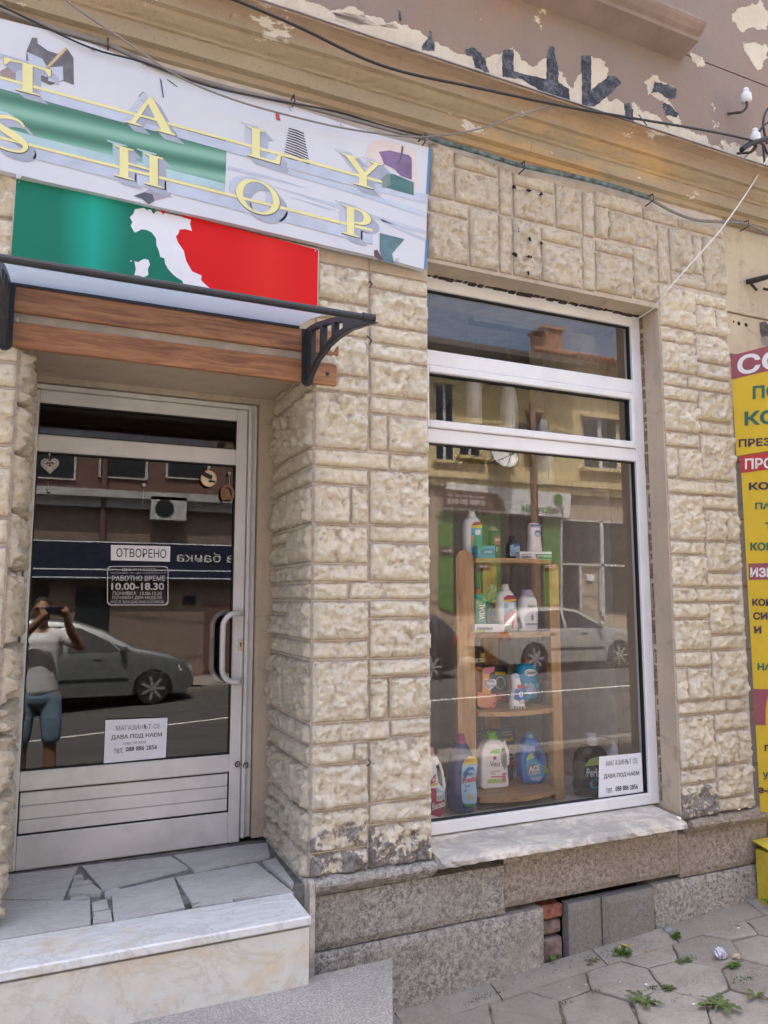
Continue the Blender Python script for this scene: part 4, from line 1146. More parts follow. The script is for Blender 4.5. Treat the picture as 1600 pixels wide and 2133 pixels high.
GL['H'] = [[(0, 1), (.4, 1), (.4, .96), (.29, .94), (.29, .54), (.71, .54), (.71, .94), (.6, .96), (.6, 1), (1, 1), (1, .96), (.89, .94), (.89, .06), (1, .04), (1, 0), (.6, 0), (.6, .04), (.71, .06), (.71, .47), (.29, .47), (.29, .06), (.4, .04), (.4, 0), (0, 0), (0, .04), (.11, .06), (.11, .94), (0, .96)]]
GL['I'] = [[(.1, 1), (.9, 1), (.9, .96), (.68, .94), (.68, .06), (.9, .04), (.9, 0), (.1, 0), (.1, .04), (.32, .06), (.32, .94), (.1, .96)]]
ell = lambda cx, cy, a, b2, n=28: [(cx + a * math.cos(2 * math.pi * i / n), cy + b2 * math.sin(2 * math.pi * i / n)) for i in range(n)]
GL['O'] = [ell(.5, .5, .5, .5), ell(.5, .5, .34, .44)]
GL['P'] = [[(0, 1), (.6, 1), (.8, .96), (.95, .87), (1, .74), (.95, .6), (.8, .5), (.6, .45), (.42, .45), (.42, .06), (.58, .04), (.58, 0), (0, 0), (0, .04), (.16, .06), (.16, .94), (0, .96)], [(.42, .94), (.42, .51), (.56, .52), (.68, .57), (.74, .73), (.68, .88), (.56, .93)]]
def sglyph():
    C_ = smoothpath([(x, y, 0) for x, y in ((.84, .80), (.70, .94), (.45, .965), (.22, .88), (.17, .74), (.32, .60), (.55, .50), (.80, .36), (.86, .22), (.74, .08), (.48, .035), (.22, .08), (.09, .22))], 4)
    n = len(C_); Lp, Rp = [], []
    for i, p in enumerate(C_):
        t = (C_[min(i + 1, n - 1)] - C_[max(i - 1, 0)]).normalized(); nn = Vector((-t.y, t.x, 0)); u = i / (n - 1)
        wd = .035 + .085 * math.exp(-((u - .5) / .17) ** 2) + .02 * math.exp(-((u - .2) / .1) ** 2)
        Lp.append(p + nn * wd * .9); Rp.append(p - nn * wd * .9)
    s_ = [(v.x, v.y) for v in Lp] + [(v.x, v.y) for v in Rp[::-1]]
    return [s_]
GL['S'] = sglyph()
LQ = [('I', ((-140, 66), (-85, 81), (-85, 145), (-140, 130))), ('T', ((8, 118), (106, 145), (106, 206), (8, 180))), ('A', ((261, 188), (366, 217), (366, 283), (261, 254))), ('L', ((515, 262), (586, 283), (586, 344), (515, 323))), ('Y', ((711, 318), (798, 342), (798, 400), (711, 375))),
      ('S', ((-24, 230), (65, 254), (65, 327), (-24, 303))), ('H', ((237, 300), (340, 329), (341, 393), (237, 365))), ('O', ((491, 363), (583, 387), (583, 457), (491, 433))), ('P', ((712, 425), (774, 442), (774, 502), (712, 485)))]
for ch, q in LQ:
    # printed extrusion: stacked copies receding down and to the right, then the face
    sh = MB()
    for k in range(5, 0, -1):
        qq = [(x + 3.4 * k, y + 3.6 * k) for x, y in q]
        glyphmb(sh, GL[ch], [W(x, y, YB - .0026 + .00004 * k) for x, y in qq])
    obj('printed_letter_shadow', sh, M_BLG, banner)
    sh = MB(); qq = [(x - 14, y - 9) for x, y in q]; glyphmb(sh, GL[ch], [W(x, y, YB - .0019) for x, y in qq]); obj('printed_letter_highlight', sh, M_BLG2 if ch not in 'SH' else M_TEAL, banner)
def bar(P0, P1, th, m_, off, nm='printed_bar'): decal(nm, [P0, P1, (P1[0], P1[1] + th), (P0[0], P0[1] + th)], m_, off)
bar((-330, 73), (796, 384), 20, M_BLG2, .0024, 'printed_bar_shadow'); bar((-330, 207), (776, 487), 22, M_BLG2, .0024, 'printed_bar_shadow')
bar((-330, 68), (796, 376), 5.5, M_YEL, .0034); bar((-330, 201), (776, 477), 5.5, M_YEL, .0034)
for ch, q in LQ:
    g = MB(); glyphmb(g, GL[ch], [W(x + .6, y + .9, YB - .0038) for x, y in [(q[0][0] - 1, q[0][1] - 1), (q[1][0] + 1, q[1][1] - 1), (q[2][0] + 1, q[2][1] + 1), (q[3][0] - 1, q[3][1] + 1)]]); obj('letter_outline', g, M_DKG, banner)
    g = MB(); glyphmb(g, GL[ch], [W(x, y, YB - .0044) for x, y in q]); obj('letter', g, M_YEL, banner)
for x, y in ((194, 103), (606, 227), (712, 258), (828, 540), (301, 137), (760, 272), (39, 368)):
    g = MB(); p = W(x, y, YB - .001); g.lathe((p.x, p.y, p.z), [(.009, 0), (.009, -.003), (.004, -.006)], 12, axis='y'); obj('screw', g, M_METAL, banner, smooth=False)

# ================================================================== FLAG SIGN
YF = -.03
flag = thing('flag_sign', 'green and red sign with white map outline mounted under the banner', 'sign', tuple(W(350, 560, YF)))
fq = [(33, 370), (665, 518), (663, 660), (20, 545)]
p = [W(x, y, YF) for x, y in fq]; fb = MB(); fb.prism([p[0], p[1], p[2], p[3]], (0, .018, 0)); obj('sign_board', fb, mat('cream_sign_edge', (.50, .42, .27), .5), flag)
def lighter_band(name, col, hi, cx, wd):  # print colour with a lighter vertical band centred on cx
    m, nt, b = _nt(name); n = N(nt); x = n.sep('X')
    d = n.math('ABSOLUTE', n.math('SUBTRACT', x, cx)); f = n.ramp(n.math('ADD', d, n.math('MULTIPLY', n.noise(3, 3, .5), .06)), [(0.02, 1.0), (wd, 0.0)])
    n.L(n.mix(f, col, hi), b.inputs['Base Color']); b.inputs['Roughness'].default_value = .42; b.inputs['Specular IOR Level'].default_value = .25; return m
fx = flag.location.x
M_FG = lighter_band('glossy_green_print', (.006, .17, .11), (.01, .36, .26), W(195, 480, YF).x - fx, .16)
M_FR = lighter_band('glossy_red_print', (.62, .006, .005), (.68, .02, .012), W(560, 560, YF).x - fx, .2)
def o3(P): return [(x, 350 + y * .5) for x, y in [(a * .5, b2) for a, b2 in P]]
west = [(560, 268), (545, 240), (552, 225), (541, 205), (556, 190), (562, 172), (600, 165), (612, 176), (632, 165)]
east = [(700, 180), (755, 192), (762, 205), (795, 215), (792, 232), (800, 262), (772, 254), (748, 256), (745, 270), (733, 285), (742, 310), (766, 345), (775, 385), (800, 430), (840, 448), (838, 466), (850, 480), (885, 510), (910, 530)]
wsea = [(788, 530), (765, 486), (760, 470), (735, 455), (718, 440), (700, 420), (688, 398), (685, 376), (668, 370), (662, 345), (652, 322), (650, 292), (632, 268), (612, 258), (590, 255), (570, 266)]
off = .0015
g = MB(); P = o3([(68, 48), (100, 55), (560, 150), (632, 165)]) + o3(west[::-1][1:]) + o3(wsea[::-1]) + [(20, 545 + 0)]
P = [(34, 372)] + o3([(640, 167)]) + o3(west[::-1][1:]) + o3(wsea[::-1]) + [(394, 618), (22, 544)]
polymb(g, [W(x, y, YF - off) for x, y in P]); obj('printed_green_field', g, M_FG, flag)
g = MB(); P = o3([(668, 172), (682, 193)]) + o3(east[1:]) + [(455, 622), (661, 658), (663, 519)]
P = o3(east[1:]) + [(460, 624), (661, 659), (663, 520)] ; P = [(x, y) for x, y in P]
polymb(g, [W(x, y, YF - off) for x, y in P]); obj('printed_red_field', g, M_FR, flag)
g = MB(); polymb(g, [W(x, y, YF - off * .9) for x, y in [(33, 371)] + [(664, 519)] + [(661, 659), (22, 545)]]); obj('printed_white_field', g, mat('white_print', (.72, .75, .80), .35, var=.02), flag)
g = MB(); polymb(g, [W(x, y, YF - off) for x, y in o3([(668, 170), (680, 172), (690, 182), (680, 193), (672, 184)])]); obj('printed_red_speck', g, M_FR, flag)
g = MB(); polymb(g, [W(x, y, YF - off) for x, y in o3([(628, 166), (645, 168), (650, 180), (640, 192), (632, 180)])]); obj('printed_green_speck', g, M_FG, flag)
g = MB(); polymb(g, [W(x, y, YF - off * 1.6) for x, y in o3([(560, 388), (575, 392), (600, 378), (618, 382), (625, 402), (616, 420), (618, 445), (600, 455), (578, 448), (560, 446), (566, 420)])]); obj('printed_white_island', g, mat('white_print_island', (.72, .75, .80), .35, var=.02), flag)
g = MB(); polymb(g, [W(x, y, YF - off * 1.6) for x, y in o3([(543, 384), (549, 384), (548, 390), (543, 390)])]); obj('printed_white_islet', g, M_WHITE, flag)
for x, y in ((40, 379), (657, 522)):
    g = MB(); p = W(x, y, YF - .002); g.lathe(tuple(p), [(.005, 0), (.003, -.003)], 10, axis='y'); obj('screw', g, M_METAL, flag)

# ================================================================== DOOR CANOPY
can = thing('door_canopy', 'small polycarbonate canopy with black brackets on two brown planks over the door', 'canopy', (.45, -.03, 2.7))
xa, xb = W(14, 640, -.035).x, W(640, 740, -.035).x
for (tl, bl, tr2, br) in (((37, 587), (37, 640), (706, 703), (705, 749)), ((0, 660), (0, 706), (702, 764), (701, 815))):
    zt = (W(*tl, -.03).z + W(*tr2, -.03).z) / 2; zb = (W(*bl, -.03).z + W(*br, -.03).z) / 2
    x1 = W(*br, -.03).x; pb = MB()
    pb.box(-.30, x1, -.034, -.008, zb, zt, bev=.003); o = obj('plank', pb, M_PLANK, can)
    for xx in (x1 - .045,):
        sb = MB(); sb.lathe((xx, -.034, (zt + zb) / 2), [(.009, 0), (.009, -.002), (.006, -.005)], 12, axis='y'); obj('screw', sb, M_BLACK, o)
_xb = xb
TOPC = sorted([(lambda p: (p.y, p.z))(WX(x, y, _xb)) for x, y in ((648, 680), (664, 671), (697, 661), (731, 657.5), (760, 662), (780, 669))], reverse=True)
BRC = sorted([(lambda p: (p.y, p.z))(WX(x, y, _xb)) for x, y in ((645, 795), (650, 782), (664, 751), (687, 720), (705, 704), (731, 687), (762, 677))], reverse=True)
TOPC = [(-.03, TOPC[0][1] + .004)] + TOPC
tipY = TOPC[-1][0]; Yc = -.03
def interp(L_, y):
    for (a, za), (c, zc) in zip(L_, L_[1:]):
        if c <= y <= a: return za + (zc - za) * (y - a) / (c - a)
    return L_[0][1] if y > L_[0][0] else L_[-1][1]
def roofcurve(t):      # from the wall (t=0) to the front edge (t=1)
    y = Yc + (tipY - Yc) * t; return y, interp(TOPC, y) + .008
def canopy_sheet_mat():
    m, nt, b = _nt('ribbed_clear_polycarbonate'); n = N(nt)
    out = [q for q in nt.nodes if q.type == 'OUTPUT_MATERIAL'][0]; tl = nt.nodes.new('ShaderNodeBsdfTranslucent'); tl.inputs[0].default_value = (.44, .49, .55, 1)
    tp = nt.nodes.new('ShaderNodeBsdfTransparent'); tp.inputs[0].default_value = (.85, .9, .95, 1); mx = nt.nodes.new('ShaderNodeMixShader'); f = n.ramp(n.wave(26, .3, None, 'Y', 1), [(0, .66), (1, .82)]); n.L(f, mx.inputs[0]); n.L(tp.outputs[0], mx.inputs[1]); n.L(tl.outputs[0], mx.inputs[2])
    m2 = nt.nodes.new('ShaderNodeMixShader'); m2.inputs[0].default_value = .12; b.inputs['Base Color'].default_value = (.6, .66, .74, 1); b.inputs['Roughness'].default_value = .2; n.L(mx.outputs[0], m2.inputs[1]); n.L(b.outputs[0], m2.inputs[2]); n.L(m2.outputs[0], out.inputs[0])
    return m
sb = MB(); xs0, xs1 = xa - .03, W(762, 668, -.80).x; NN = 14
for i in range(NN + 1):
    y, z = roofcurve(i / NN); sb.v += [(xs0, y, z), (xs1, y, z)]
sb.f = [(2 * i, 2 * i + 1, 2 * i + 3, 2 * i + 2) for i in range(NN)]; sb.m = [0] * NN
obj('roof_sheet', sb, canopy_sheet_mat(), can, smooth=True)
y, z = roofcurve(1)
sb = MB(); sb.tube([(xs0 - .02, y, z), (xs1 + .012, y, z)], .0125, 10); obj('front_rail', sb, M_BLACK, can, smooth=False)
for xx in (xs0 - .03, xs1 - .008):
    sb = MB(); sb.tube([(xx, y, z), (xx + .045, y, z)], .0165, 12); obj('rail_end_cap', sb, M_BLACK, can)
sb = MB(); y, z = roofcurve(0); sb.box(xs0, xs1, y - .012, y + .006, z - .012, z + .012, bev=.003); obj('rear_rail', sb, M_BLACK, can)
def bracket(xc):
    th = .026
    root = None
    prof_top = [roofcurve(t / 10) for t in range(11)]
    # outer outline in (y, z): wall flange, roof edge, lower sweeping brace; four slots cut through
    top = [(y, z - .012) for y, z in prof_top]
    zt = top[0][1]; zb = W(638, 792, -.04).z
    brace = [p for p in BRC if p[0] < -.05]
    outer = [(-.036, zb)] + [(-.036, zt)] + top[1:] + brace[::-1] + [(-.055, zb)]
    slots = []
    def topat(y): return interp(TOPC, y) - .022
    def bot(y): return interp(BRC, y) + .020
    L0 = tipY + .045
    for a, c in ((.10, .26), (.30, .45), (.49, .62), (.66, .76)):
        ya, yc_ = -.045 + L0 * a, -.045 + L0 * c
        ta, tc, ba, bc_ = topat(ya), topat(yc_), bot(ya), bot(yc_)
        if ta - ba < .012 or tc - bc_ < .006: continue
        slots.append([(ya, ta), (yc_, tc), (yc_, bc_), (ya, ba)])
    v, f = curve2d([outer] + slots, ext=th / 2 - .004, bev=.003, res=1)
    mb = MB(); mb.add([(xc + z, x, y) for x, y, z in v], f)
    o = obj('bracket', mb, M_BLACK, can)
    fl_ = MB(); pts = []
    r = .026; zc_ = zb + .0
    P = [(xc + r * math.cos(t), zc_ + r * math.sin(t)) for t in [math.pi + math.pi * i / 8 for i in range(9)]] + [(xc + r, zt), (xc - r, zt)]
    fl_.prism([(x, -.046, z) for x, z in P][::-1], (0, .011, 0)); obj('wall_flange', fl_, M_BLACK, o)
    for z in (zb - .002, (zb + zt) / 2 + .03):
        s_ = MB(); s_.lathe((xc, -.046, z), [(.008, 0), (.008, -.003), (.004, -.006)], 10, axis='y'); obj('screw', s_, M_METAL, o)
bracket(xa); bracket(xb)

# ================================================================== CABLES on the facade
def cable(label, P, r, m_, Y=-.06, k=5, grp='cables strung along the facade', cat='cable', name='cable'):
    pts = [W(x, y, (q[0] if q else Y)) for x, y, *q in P]
    mb = MB(); mb.tube(smoothpath(pts, k), r, 6)
    return tag(obj(name, mb, m_, smooth=True), label, cat, grp)
cable('thick black cable crossing the wall in front of the cornice and the stencilled letters', [(380, -40, -.23), (490, 0, -.23), (620, 55, -.23), (800, 138, -.23), (1000, 184, -.23), (1180, 222, -.23), (1300, 243, -.22), (1450, 268, -.2), (1545, 287, -.16), (1590, 300, -.14)], .0065, M_CABLE)
cable('thin grey wire drooping from the top edge across the banner', [(100, -40, -.22), (150, 10, -.22), (250, 78, -.2), (370, 158, -.15), (480, 205, -.12), (600, 240, -.10), (740, 271, -.09), (880, 285, -.09), (1000, 268, -.15), (1080, 240, -.2), (1160, 216, -.22)], .0042, M_CABLE_G)
cable('white wire running from the right corner of the wall down to the window frame', [(1602, 325, -.16), (1560, 395, -.14), (1500, 480, -.12), (1440, 548, -.10), (1390, 605, -.06), (1365, 638, -.01), (1328, 664, .12)], .0042, M_CABLE_W)
cable('grey cable bundle tied under the cornice above the banner', [(-20, 12, -.05), (100, 56, -.05), (225, 93, -.05), (330, 140, -.06), (480, 185, -.06), (610, 215, -.06), (740, 250, -.06), (830, 275, -.06), (890, 290, -.05)], .010, M_CABLE_G)
cable('slack black wire lying along the top edge of the banner', [(-20, 2, -.06), (60, 40, -.06), (190, 100, -.07), (300, 130, -.07), (430, 178, -.07), (560, 206, -.07), (700, 232, -.07), (800, 262, -.07), (880, 282, -.07)], .0038, M_CABLE)
cable('blue painted conduit fixed under the cornice over the stone lintel', [(885, 282, -.03), (930, 298, -.03), (1000, 318, -.03), (1080, 343, -.03), (1160, 360, -.03), (1240, 378, -.03), (1300, 395, -.03), (1350, 412, -.03)], .012, mat('flaking_blue_paint', (.13, .19, .19), .8, var=.5, scale=30, bump=.5), grp='cables strung along the facade')
cable('loose grey cable sagging under the cornice towards the right edge', [(1350, 412, -.03), (1400, 440, -.04), (1450, 458, -.05), (1500, 462, -.05), (1553, 466, -.04), (1610, 492, -.04)], .0085, M_CABLE_G)
cable('rusty thin wire hanging slack above the cornice near the insulators', [(1330, 238, -.10), (1400, 318, -.12), (1480, 324, -.12), (1540, 335, -.10), (1575, 300, -.12)], .003, M_RUST)
for x, y in ((224, 92), (610, 208), (880, 292), (1088, 345), (1355, 412), (1553, 466)):
    mb = MB(); p = W(x, y, -.05); mb.tube([p + Vector((0, .045, .02)), p + Vector((0, -.02, .012)), p + Vector((.003, -.022, -.022)), p + Vector((.0, .04, -.03))], .004, 6); 
    tag(obj('cable_clip', mb, M_RUST), {224: 'rusty cable clip above the letter T of the banner', 610: 'rusty cable clip above the striped skirt print', 880: 'rusty cable clip at the upper right corner of the banner', 1088: 'bent cable clip over the middle of the stone lintel', 1355: 'twisted cable clip where the blue conduit ends', 1553: 'cable clip on the wall right of the stone lintel'}[x], 'clip', 'clips holding the cables')
for i, (x, y, lab) in enumerate(((1555, 212, 'upper white porcelain insulator on an iron hook by the corner of the wall'), (1574, 296, 'lower white porcelain insulator just above the cable bundle'))):
    p = W(x, y, -.12); t = thing('insulator', lab, 'insulator', tuple(p), 'porcelain insulators at the top right')
    mb = MB(); mb.lathe(p, [(.028, 0), (.031, .006), (.031, .045), (.024, .056), (.017, .060), (.017, .068), (.02, .074), (.017, .084), (.006, .088)], 20)
    obj('porcelain_body', mb, mat('white_porcelain', (.72, .74, .77), .2), t, smooth=True)
    mb = MB(); mb.tube(smoothpath([p + Vector((0, 0, .01)), p + Vector((0, .0, -.03)), p + Vector((-.015, .02, -.055)), p + Vector((-.035, .05, -.05)), p + Vector((-.04, .10, -.025))], 4), .008, 8); obj('iron_hook', mb, M_RUST, t, smooth=True)
jb = thing('cable_knot', 'black taped cable junction hanging below the lower insulator', 'cable junction', tuple(W(1575, 308, -.13)))
mb = MB(); mb.tube(smoothpath([W(1545, 312, -.14), W(1562, 300, -.14), W(1580, 294, -.14), W(1612, 284, -.14)], 4), [.016] * 13, 8); obj('taped_sleeve', mb, M_CABLE, jb, smooth=True)
for q in ([(1612, 250), (1590, 262), (1578, 285)], [(1612, 330), (1598, 318), (1590, 300), (1593, 345), (1588, 352)], [(1610, 215), (1596, 232), (1590, 260), (1598, 300)]):
    mb = MB(); mb.tube(smoothpath([W(x, y, -.14) for x, y in q], 5), .007, 6); obj('cable_end', mb, M_CABLE, jb, smooth=True)
br_ = thing('iron_bracket', 'black iron lamp bracket sticking out of the cream stucco at the right edge', 'bracket', tuple(W(1580, 590, .0)))
mb = MB(); mb.tube([W(1556, 587, .0), W(1575, 583, -.03), W(1615, 572, -.09)], [.016, .018, .014], 8); mb.tube([W(1562, 588, -.01), W(1577, 605, -.03)], .008, 6); mb.tube([W(1590, 601, -.03), W(1612, 606, -.06)], .008, 6)
obj('bracket_arm', mb, mat('black_painted_iron', (.03, .027, .025), .6, .4, var=.4, scale=40, bump=.6), br_)
hm = MB(); hm.add([tuple(W(x, y, .0105)) for x, y in ((1582, 672), (1594, 669), (1604, 680), (1602, 712), (1590, 712), (1586, 700), (1583, 690))], [tuple(range(7))]); obj('broken_plaster_hole', hm, M_RUST, bld)
hm = MB(); hm.add([tuple(W(x, y, .0104)) for x, y in ((1584, 702), (1604, 700), (1606, 726), (1588, 718))], [tuple(range(4))]); obj('grey_repair_patch', hm, M_CONC, bld)

# ================================================================== YELLOW SIGNS at the right edge
M_SY = mat('faded_yellow_sign_paint', (.66, .46, .03), .5, var=.05, scale=6, dirt=.12)
M_SM = mat('faded_maroon_sign_paint', (.30, .085, .11), .55, var=.08, scale=6)
M_SR = mat('red_sign_paint', (.46, .04, .04), .5, var=.08, scale=6)
M_SW = mat('white_sign_lettering', (.74, .74, .76), .5, var=.03)
M_SG = mat('dark_green_sign_lettering', (.03, .14, .10), .5)
M_SB = mat('dark_violet_sign_lettering', (.045, .025, .065), .5)
SA = W(1525, 741, -.035); SB2 = WZ(1600, 721, SA.z)
sd = (SB2 - SA); sd.z = 0; sd.normalize(); sn = Vector((sd.y, -sd.x, 0))
if sn.y > 0: sn = -sn
def SP(x, y, off=0.0): 
    p = WPL(x, y, SA + sn * off, sn); return p
def sign(label, hd, body, items, z0p, z1p, group=None, extra=()):
    # left edge px (x,y) top and bottom
    a, c = SP(*z1p), SP(*z0p)
    wid = .62
    t = thing('shop_sign', label, 'sign', (a.x, a.y, c.z), group)
    x0 = (a + c) / 2; x0.z = 0
    P = lambda s, z, off=0.0: Vector((x0.x, x0.y, 0)) + sd * s + sn * off + Vector((0, 0, z))
    zt, zb = a.z, c.z; zh = SP(*hd[0]).z
    mb = MB(); mb.obox(P(0, zb), sd * wid, -sn * .022, (0, 0, zt - zb)); obj('sign_board', mb, M_SY, t)
    mb = MB(); mb.obox(P(-.0015, zh, .0), sd * wid, sn * .0015, (0, 0, zt - zh + .001)); obj('header_strip', mb, hd[1], t)
    for body_, q, m_, bold in items:
        mb = MB(); v, f = textgeo(body_, bold)
        mb.add(bilin(v, [SP(x, y, .003) for x, y in q]), f); obj('lettering', mb, m_, t)
    for q, m_ in extra:
        mb = MB(); polymb(mb, [SP(x, y, .002) for x, y in q]); obj('painted_panel', mb, m_, t)
    return t
SH = lambda x0, x1, yt, yb, s=0.0: ((x0, yt), (x1, yt - s * (x1 - x0)), (x1, yb - s * (x1 - x0)), (x0, yb))
sign('upper yellow sign with maroon header and green letters, angled out from the wall', ((1527, 790), M_SM), None,
     [('СО', SH(1536, 1640, 741, 782, .16), M_SW, .03), ('ПО', SH(1568, 1625, 804, 832, .10), M_SG, .035), ('КО', SH(1551, 1620, 857, 887, .07), M_SG, .035), ('ПРЕЗ', SH(1539, 1606, 915, 932, .06), M_SB, .03)], (1531, 950), (1525, 741), 'yellow shop signs at the right edge')
M_SYO = None
s2 = sign('lower tall yellow sign with red, mauve and yellow bands and violet lettering', ((1549, 985), M_SR), None,
     [('ПРО', SH(1552, 1612, 955, 978, .04), M_SW, .03), ('КО', SH(1560, 1602, 1005, 1021, .03), M_SB, .04), ('ПА', SH(1573, 1607, 1047, 1061, .02), M_SG, .04), ('Т', SH(1594, 1610, 1088, 1102, .0), M_SB, .04), ('КОН', SH(1563, 1612, 1130, 1147, .0), M_SG, .04), ('ИЗР', SH(1563, 1612, 1182, 1202, -.01), M_SW, .04),
      ('КОМ', SH(1567, 1612, 1247, 1262, -.01), M_SB, .04), ('СИГ', SH(1569, 1612, 1275, 1291, -.01), M_SB, .04), ('И', SH(1571, 1586, 1304, 1319, -.02), M_SB, .04), ('НА', SH(1578, 1608, 1381, 1396, -.03), M_SG, .04), ('ПР', SH(1593, 1618, 1551, 1565, -.05), M_SB, .04), ('УС', SH(1589, 1612, 1608, 1624, -.06), M_SB, .03), ('е-п', SH(1580, 1610, 1640, 1652, -.06), M_SB, .03)], (1577, 1688), (1549, 950), 'yellow shop signs at the right edge',
     [([(1559, 1174), (1605, 1173), (1606, 1207), (1560, 1208)], M_SM), ([(1569, 1435), (1606, 1436), (1599, 1450), (1595, 1475), (1595, 1511), (1571, 1510)], M_SM)])

# ================================================================== YELLOW METAL BOX at the wall foot
a = WG(1579, 1918); a.x = W(1577, 1850, -.012).x; bx = thing('metal_box', 'battered yellow metal box with lid on the pavement at the right edge', 'box', (a.x + .12, a.y, G(a.x)))
M_YB = mat('chipped_yellow_enamel', (.55, .42, .04), .5, var=.15, scale=10, dirt=.8, bump=.2)
zt = W(1572, 1790, a.y).z
mb = MB(); mb.box(a.x, a.x + .3, a.y - .02, -.01, G(a.x) - .02, zt - .004, bev=.006); obj('box_body', mb, M_YB, bx)
mb = MB(); mb.prism([(a.x - .014, a.y - .045, zt), (a.x + .32, a.y - .045, zt), (a.x + .32, -.008, zt + .035), (a.x - .014, -.008, zt + .035)], (0, 0, .006)); obj('lid', mb, M_YB, bx)
mb = MB(); mb.box(a.x + .002, a.x + .3, a.y - .026, a.y - .0205, zt - .05, zt - .03); obj('rim_band', mb, M_YB, bx)

# ================================================================== NOTICES on the glass
def notice(name, label, q, lines, Y, cat='notice', paper=M_WHITE, grp=None, off=.005):
    P = [W(x, y, Y) for x, y in q]; P = [Vector((p.x, p.y, p.z)) for p in P]
    nrm = Vector((0, -1, 0))
    mb = MB(); mb.prism(P, (0, .0006, 0)); t = obj(name, mb, paper); tag(t, label, cat, grp)
    for body_, (u0, v0, u1, v1), m_, bold in lines:
        tl, tr2, br, bl = P
        at = lambda u, v: (tl.lerp(tr2, u)).lerp(bl.lerp(br, u), v) + nrm * .0012
        v, f = textgeo(body_, bold); mb = MB(); mb.add(bilin(v, [at(u0, v0), at(u1, v0), at(u1, v1), at(u0, v1)]), f); obj('printed_text', mb, m_, t)
    return t
YP = YD - .012
M_GREYINK = mat('grey_ink', (.16, .17, .20), .7)
notice('rental_notice', 'white rental notice taped low on the door glass', ((220, 1500), (349, 1495), (345, 1578), (216, 1590)),
       [('МАГАЗИНЪТ СЕ', (.17, .14, .88, .26), M_GREYINK, 0), ('ДАВА ПОД НАЕМ', (.10, .36, .92, .48), M_INK, .015), ('след 1.07.2026г.', (.30, .54, .68, .62), M_GREYINK, 0), ('тел.', (.15, .68, .30, .80), M_GREYINK, 0), ('088 886 2856', (.34, .66, .85, .77), M_INK, .015)], YP)
notice('open_notice', 'small white ОТВОРЕНО notice in the middle of the door glass', ((231, 1135), (355, 1138), (354, 1170), (231, 1167)),
       [('ОТВОРЕНО', (.09, .2, .93, .78), M_INK, .005)], YP)
# opening-hours decal: cut vinyl letters with a rounded frame
oh = thing('opening_hours_decal', 'grey vinyl opening-hours decal with rounded frame under the open notice', 'decal', tuple(W(287, 1262, YP)))
fr_o, fr_i = [], []
for (x0, y0_, x1, y1_, L_) in ((223, 1179, 351, 1261, fr_o), (225, 1181, 349, 1259, fr_i)):
    r = 8
    for cx, cy, a0 in ((x1 - r, y0_ + r, -90), (x1 - r, y1_ - r, 0), (x0 + r, y1_ - r, 90), (x0 + r, y0_ + r, 180)):
        for i in range(5): t = math.radians(a0 + 22.5 * i); L_.append((cx + r * math.cos(t), cy + r * math.sin(t)))
v, f = curve2d([fr_o, fr_i]); mb = MB(); mb.add([W(x, y, YP) for x, y, _ in v], f); obj('rounded_frame', mb, M_STICK, oh)
for body_, x0, x1, y0_, y1_, b_ in (('ДЕО 2016 ЕООД', 254, 324, 1183, 1190, 0), ('КЮСТЕНДИЛ - УЛ. „ЦАР ОСВОБОДИТЕЛ” 77', 231, 346, 1191.5, 1196, 0), ('РАБОТНО ВРЕМЕ', 233, 344, 1199, 1210, .02), ('10.00-18.30', 232, 342, 1214, 1229, .03), ('ПОЧИВКА  13.00-13.30', 235, 337, 1232, 1240, .01), ('ПОЧИВЕН ДЕН НЕДЕЛЯ', 234, 337, 1242, 1249, .01), ('М.О.Л. ВЛАДИСЛАВ СОТИРОВ', 231, 341, 1251, 1258, .01)):
    mb = MB(); textmb(mb, body_, [W(x, y, YP) for x, y in ((x0, y0_), (x1, y0_), (x1, y1_), (x0, y1_))], b_); obj('vinyl_lettering', mb, M_STICK, oh)
# round camera sticker
ct = W(435, 997, YP); st_ = thing('camera_sticker', 'round cream sticker with a black security camera, upper right of the door glass', 'sticker', tuple(ct))
mb = MB(); mb.lathe(ct, [(.042, 0), (.042, -.0008)], 28, axis='y', sx=.95); obj('sticker_disc', mb, mat('orange_sticker_rim', (.62, .38, .12), .5), st_)
mb = MB(); mb.lathe(ct + Vector((0, -.001, 0)), [(.037, 0), (.037, -.0006)], 28, axis='y', sx=.95); obj('sticker_centre', mb, mat('cream_sticker', (.66, .58, .42), .5), st_)
mb = MB()
for P in ([(421, 985), (425, 982), (443, 991), (441, 999), (436, 998), (421, 990)], [(436, 999), (449, 1002), (449, 1006), (434, 1004)]): polymb(mb, [W(x, y, YP - .003) for x, y in P])
obj('camera_pictogram', mb, M_INK, st_)
# heart ornament
M_LACE = mat('pale_pressed_tin', (.45, .43, .38), .4, .5)
def heartp(cx, cy, s): return [(cx + s * .0625 * 16 * math.sin(t) ** 3, cy - s * .0625 * (13 * math.cos(t) - 5 * math.cos(2 * t) - 2 * math.cos(3 * t) - math.cos(4 * t))) for t in [2 * math.pi * i / 32 for i in range(32)]]
hb = thing('heart_ornament', 'lacy metal heart hanging at the upper left of the door glass', 'ornament', tuple(W(104, 970, YP)))
v, f = curve2d([heartp(104, 969, 19), heartp(104, 969, 15.5)], 0); mb = MB(); mb.add([W(x, y, YP - .002) for x, y, _ in v], f); obj('heart_rim', mb, M_LACE, hb)
v, f = curve2d([heartp(104, 969, 14.5), heartp(104, 968, 8)] + [ell(104 + 11 * math.cos(t), 966 + 9.5 * math.sin(t), 1.3, 1.3, 8) for t in (0, .8, 2.3, 3.1)], 0); mb = MB(); mb.add([W(x, y, YP - .003) for x, y, _ in v], f); obj('heart_filigree', mb, M_LACE, hb)
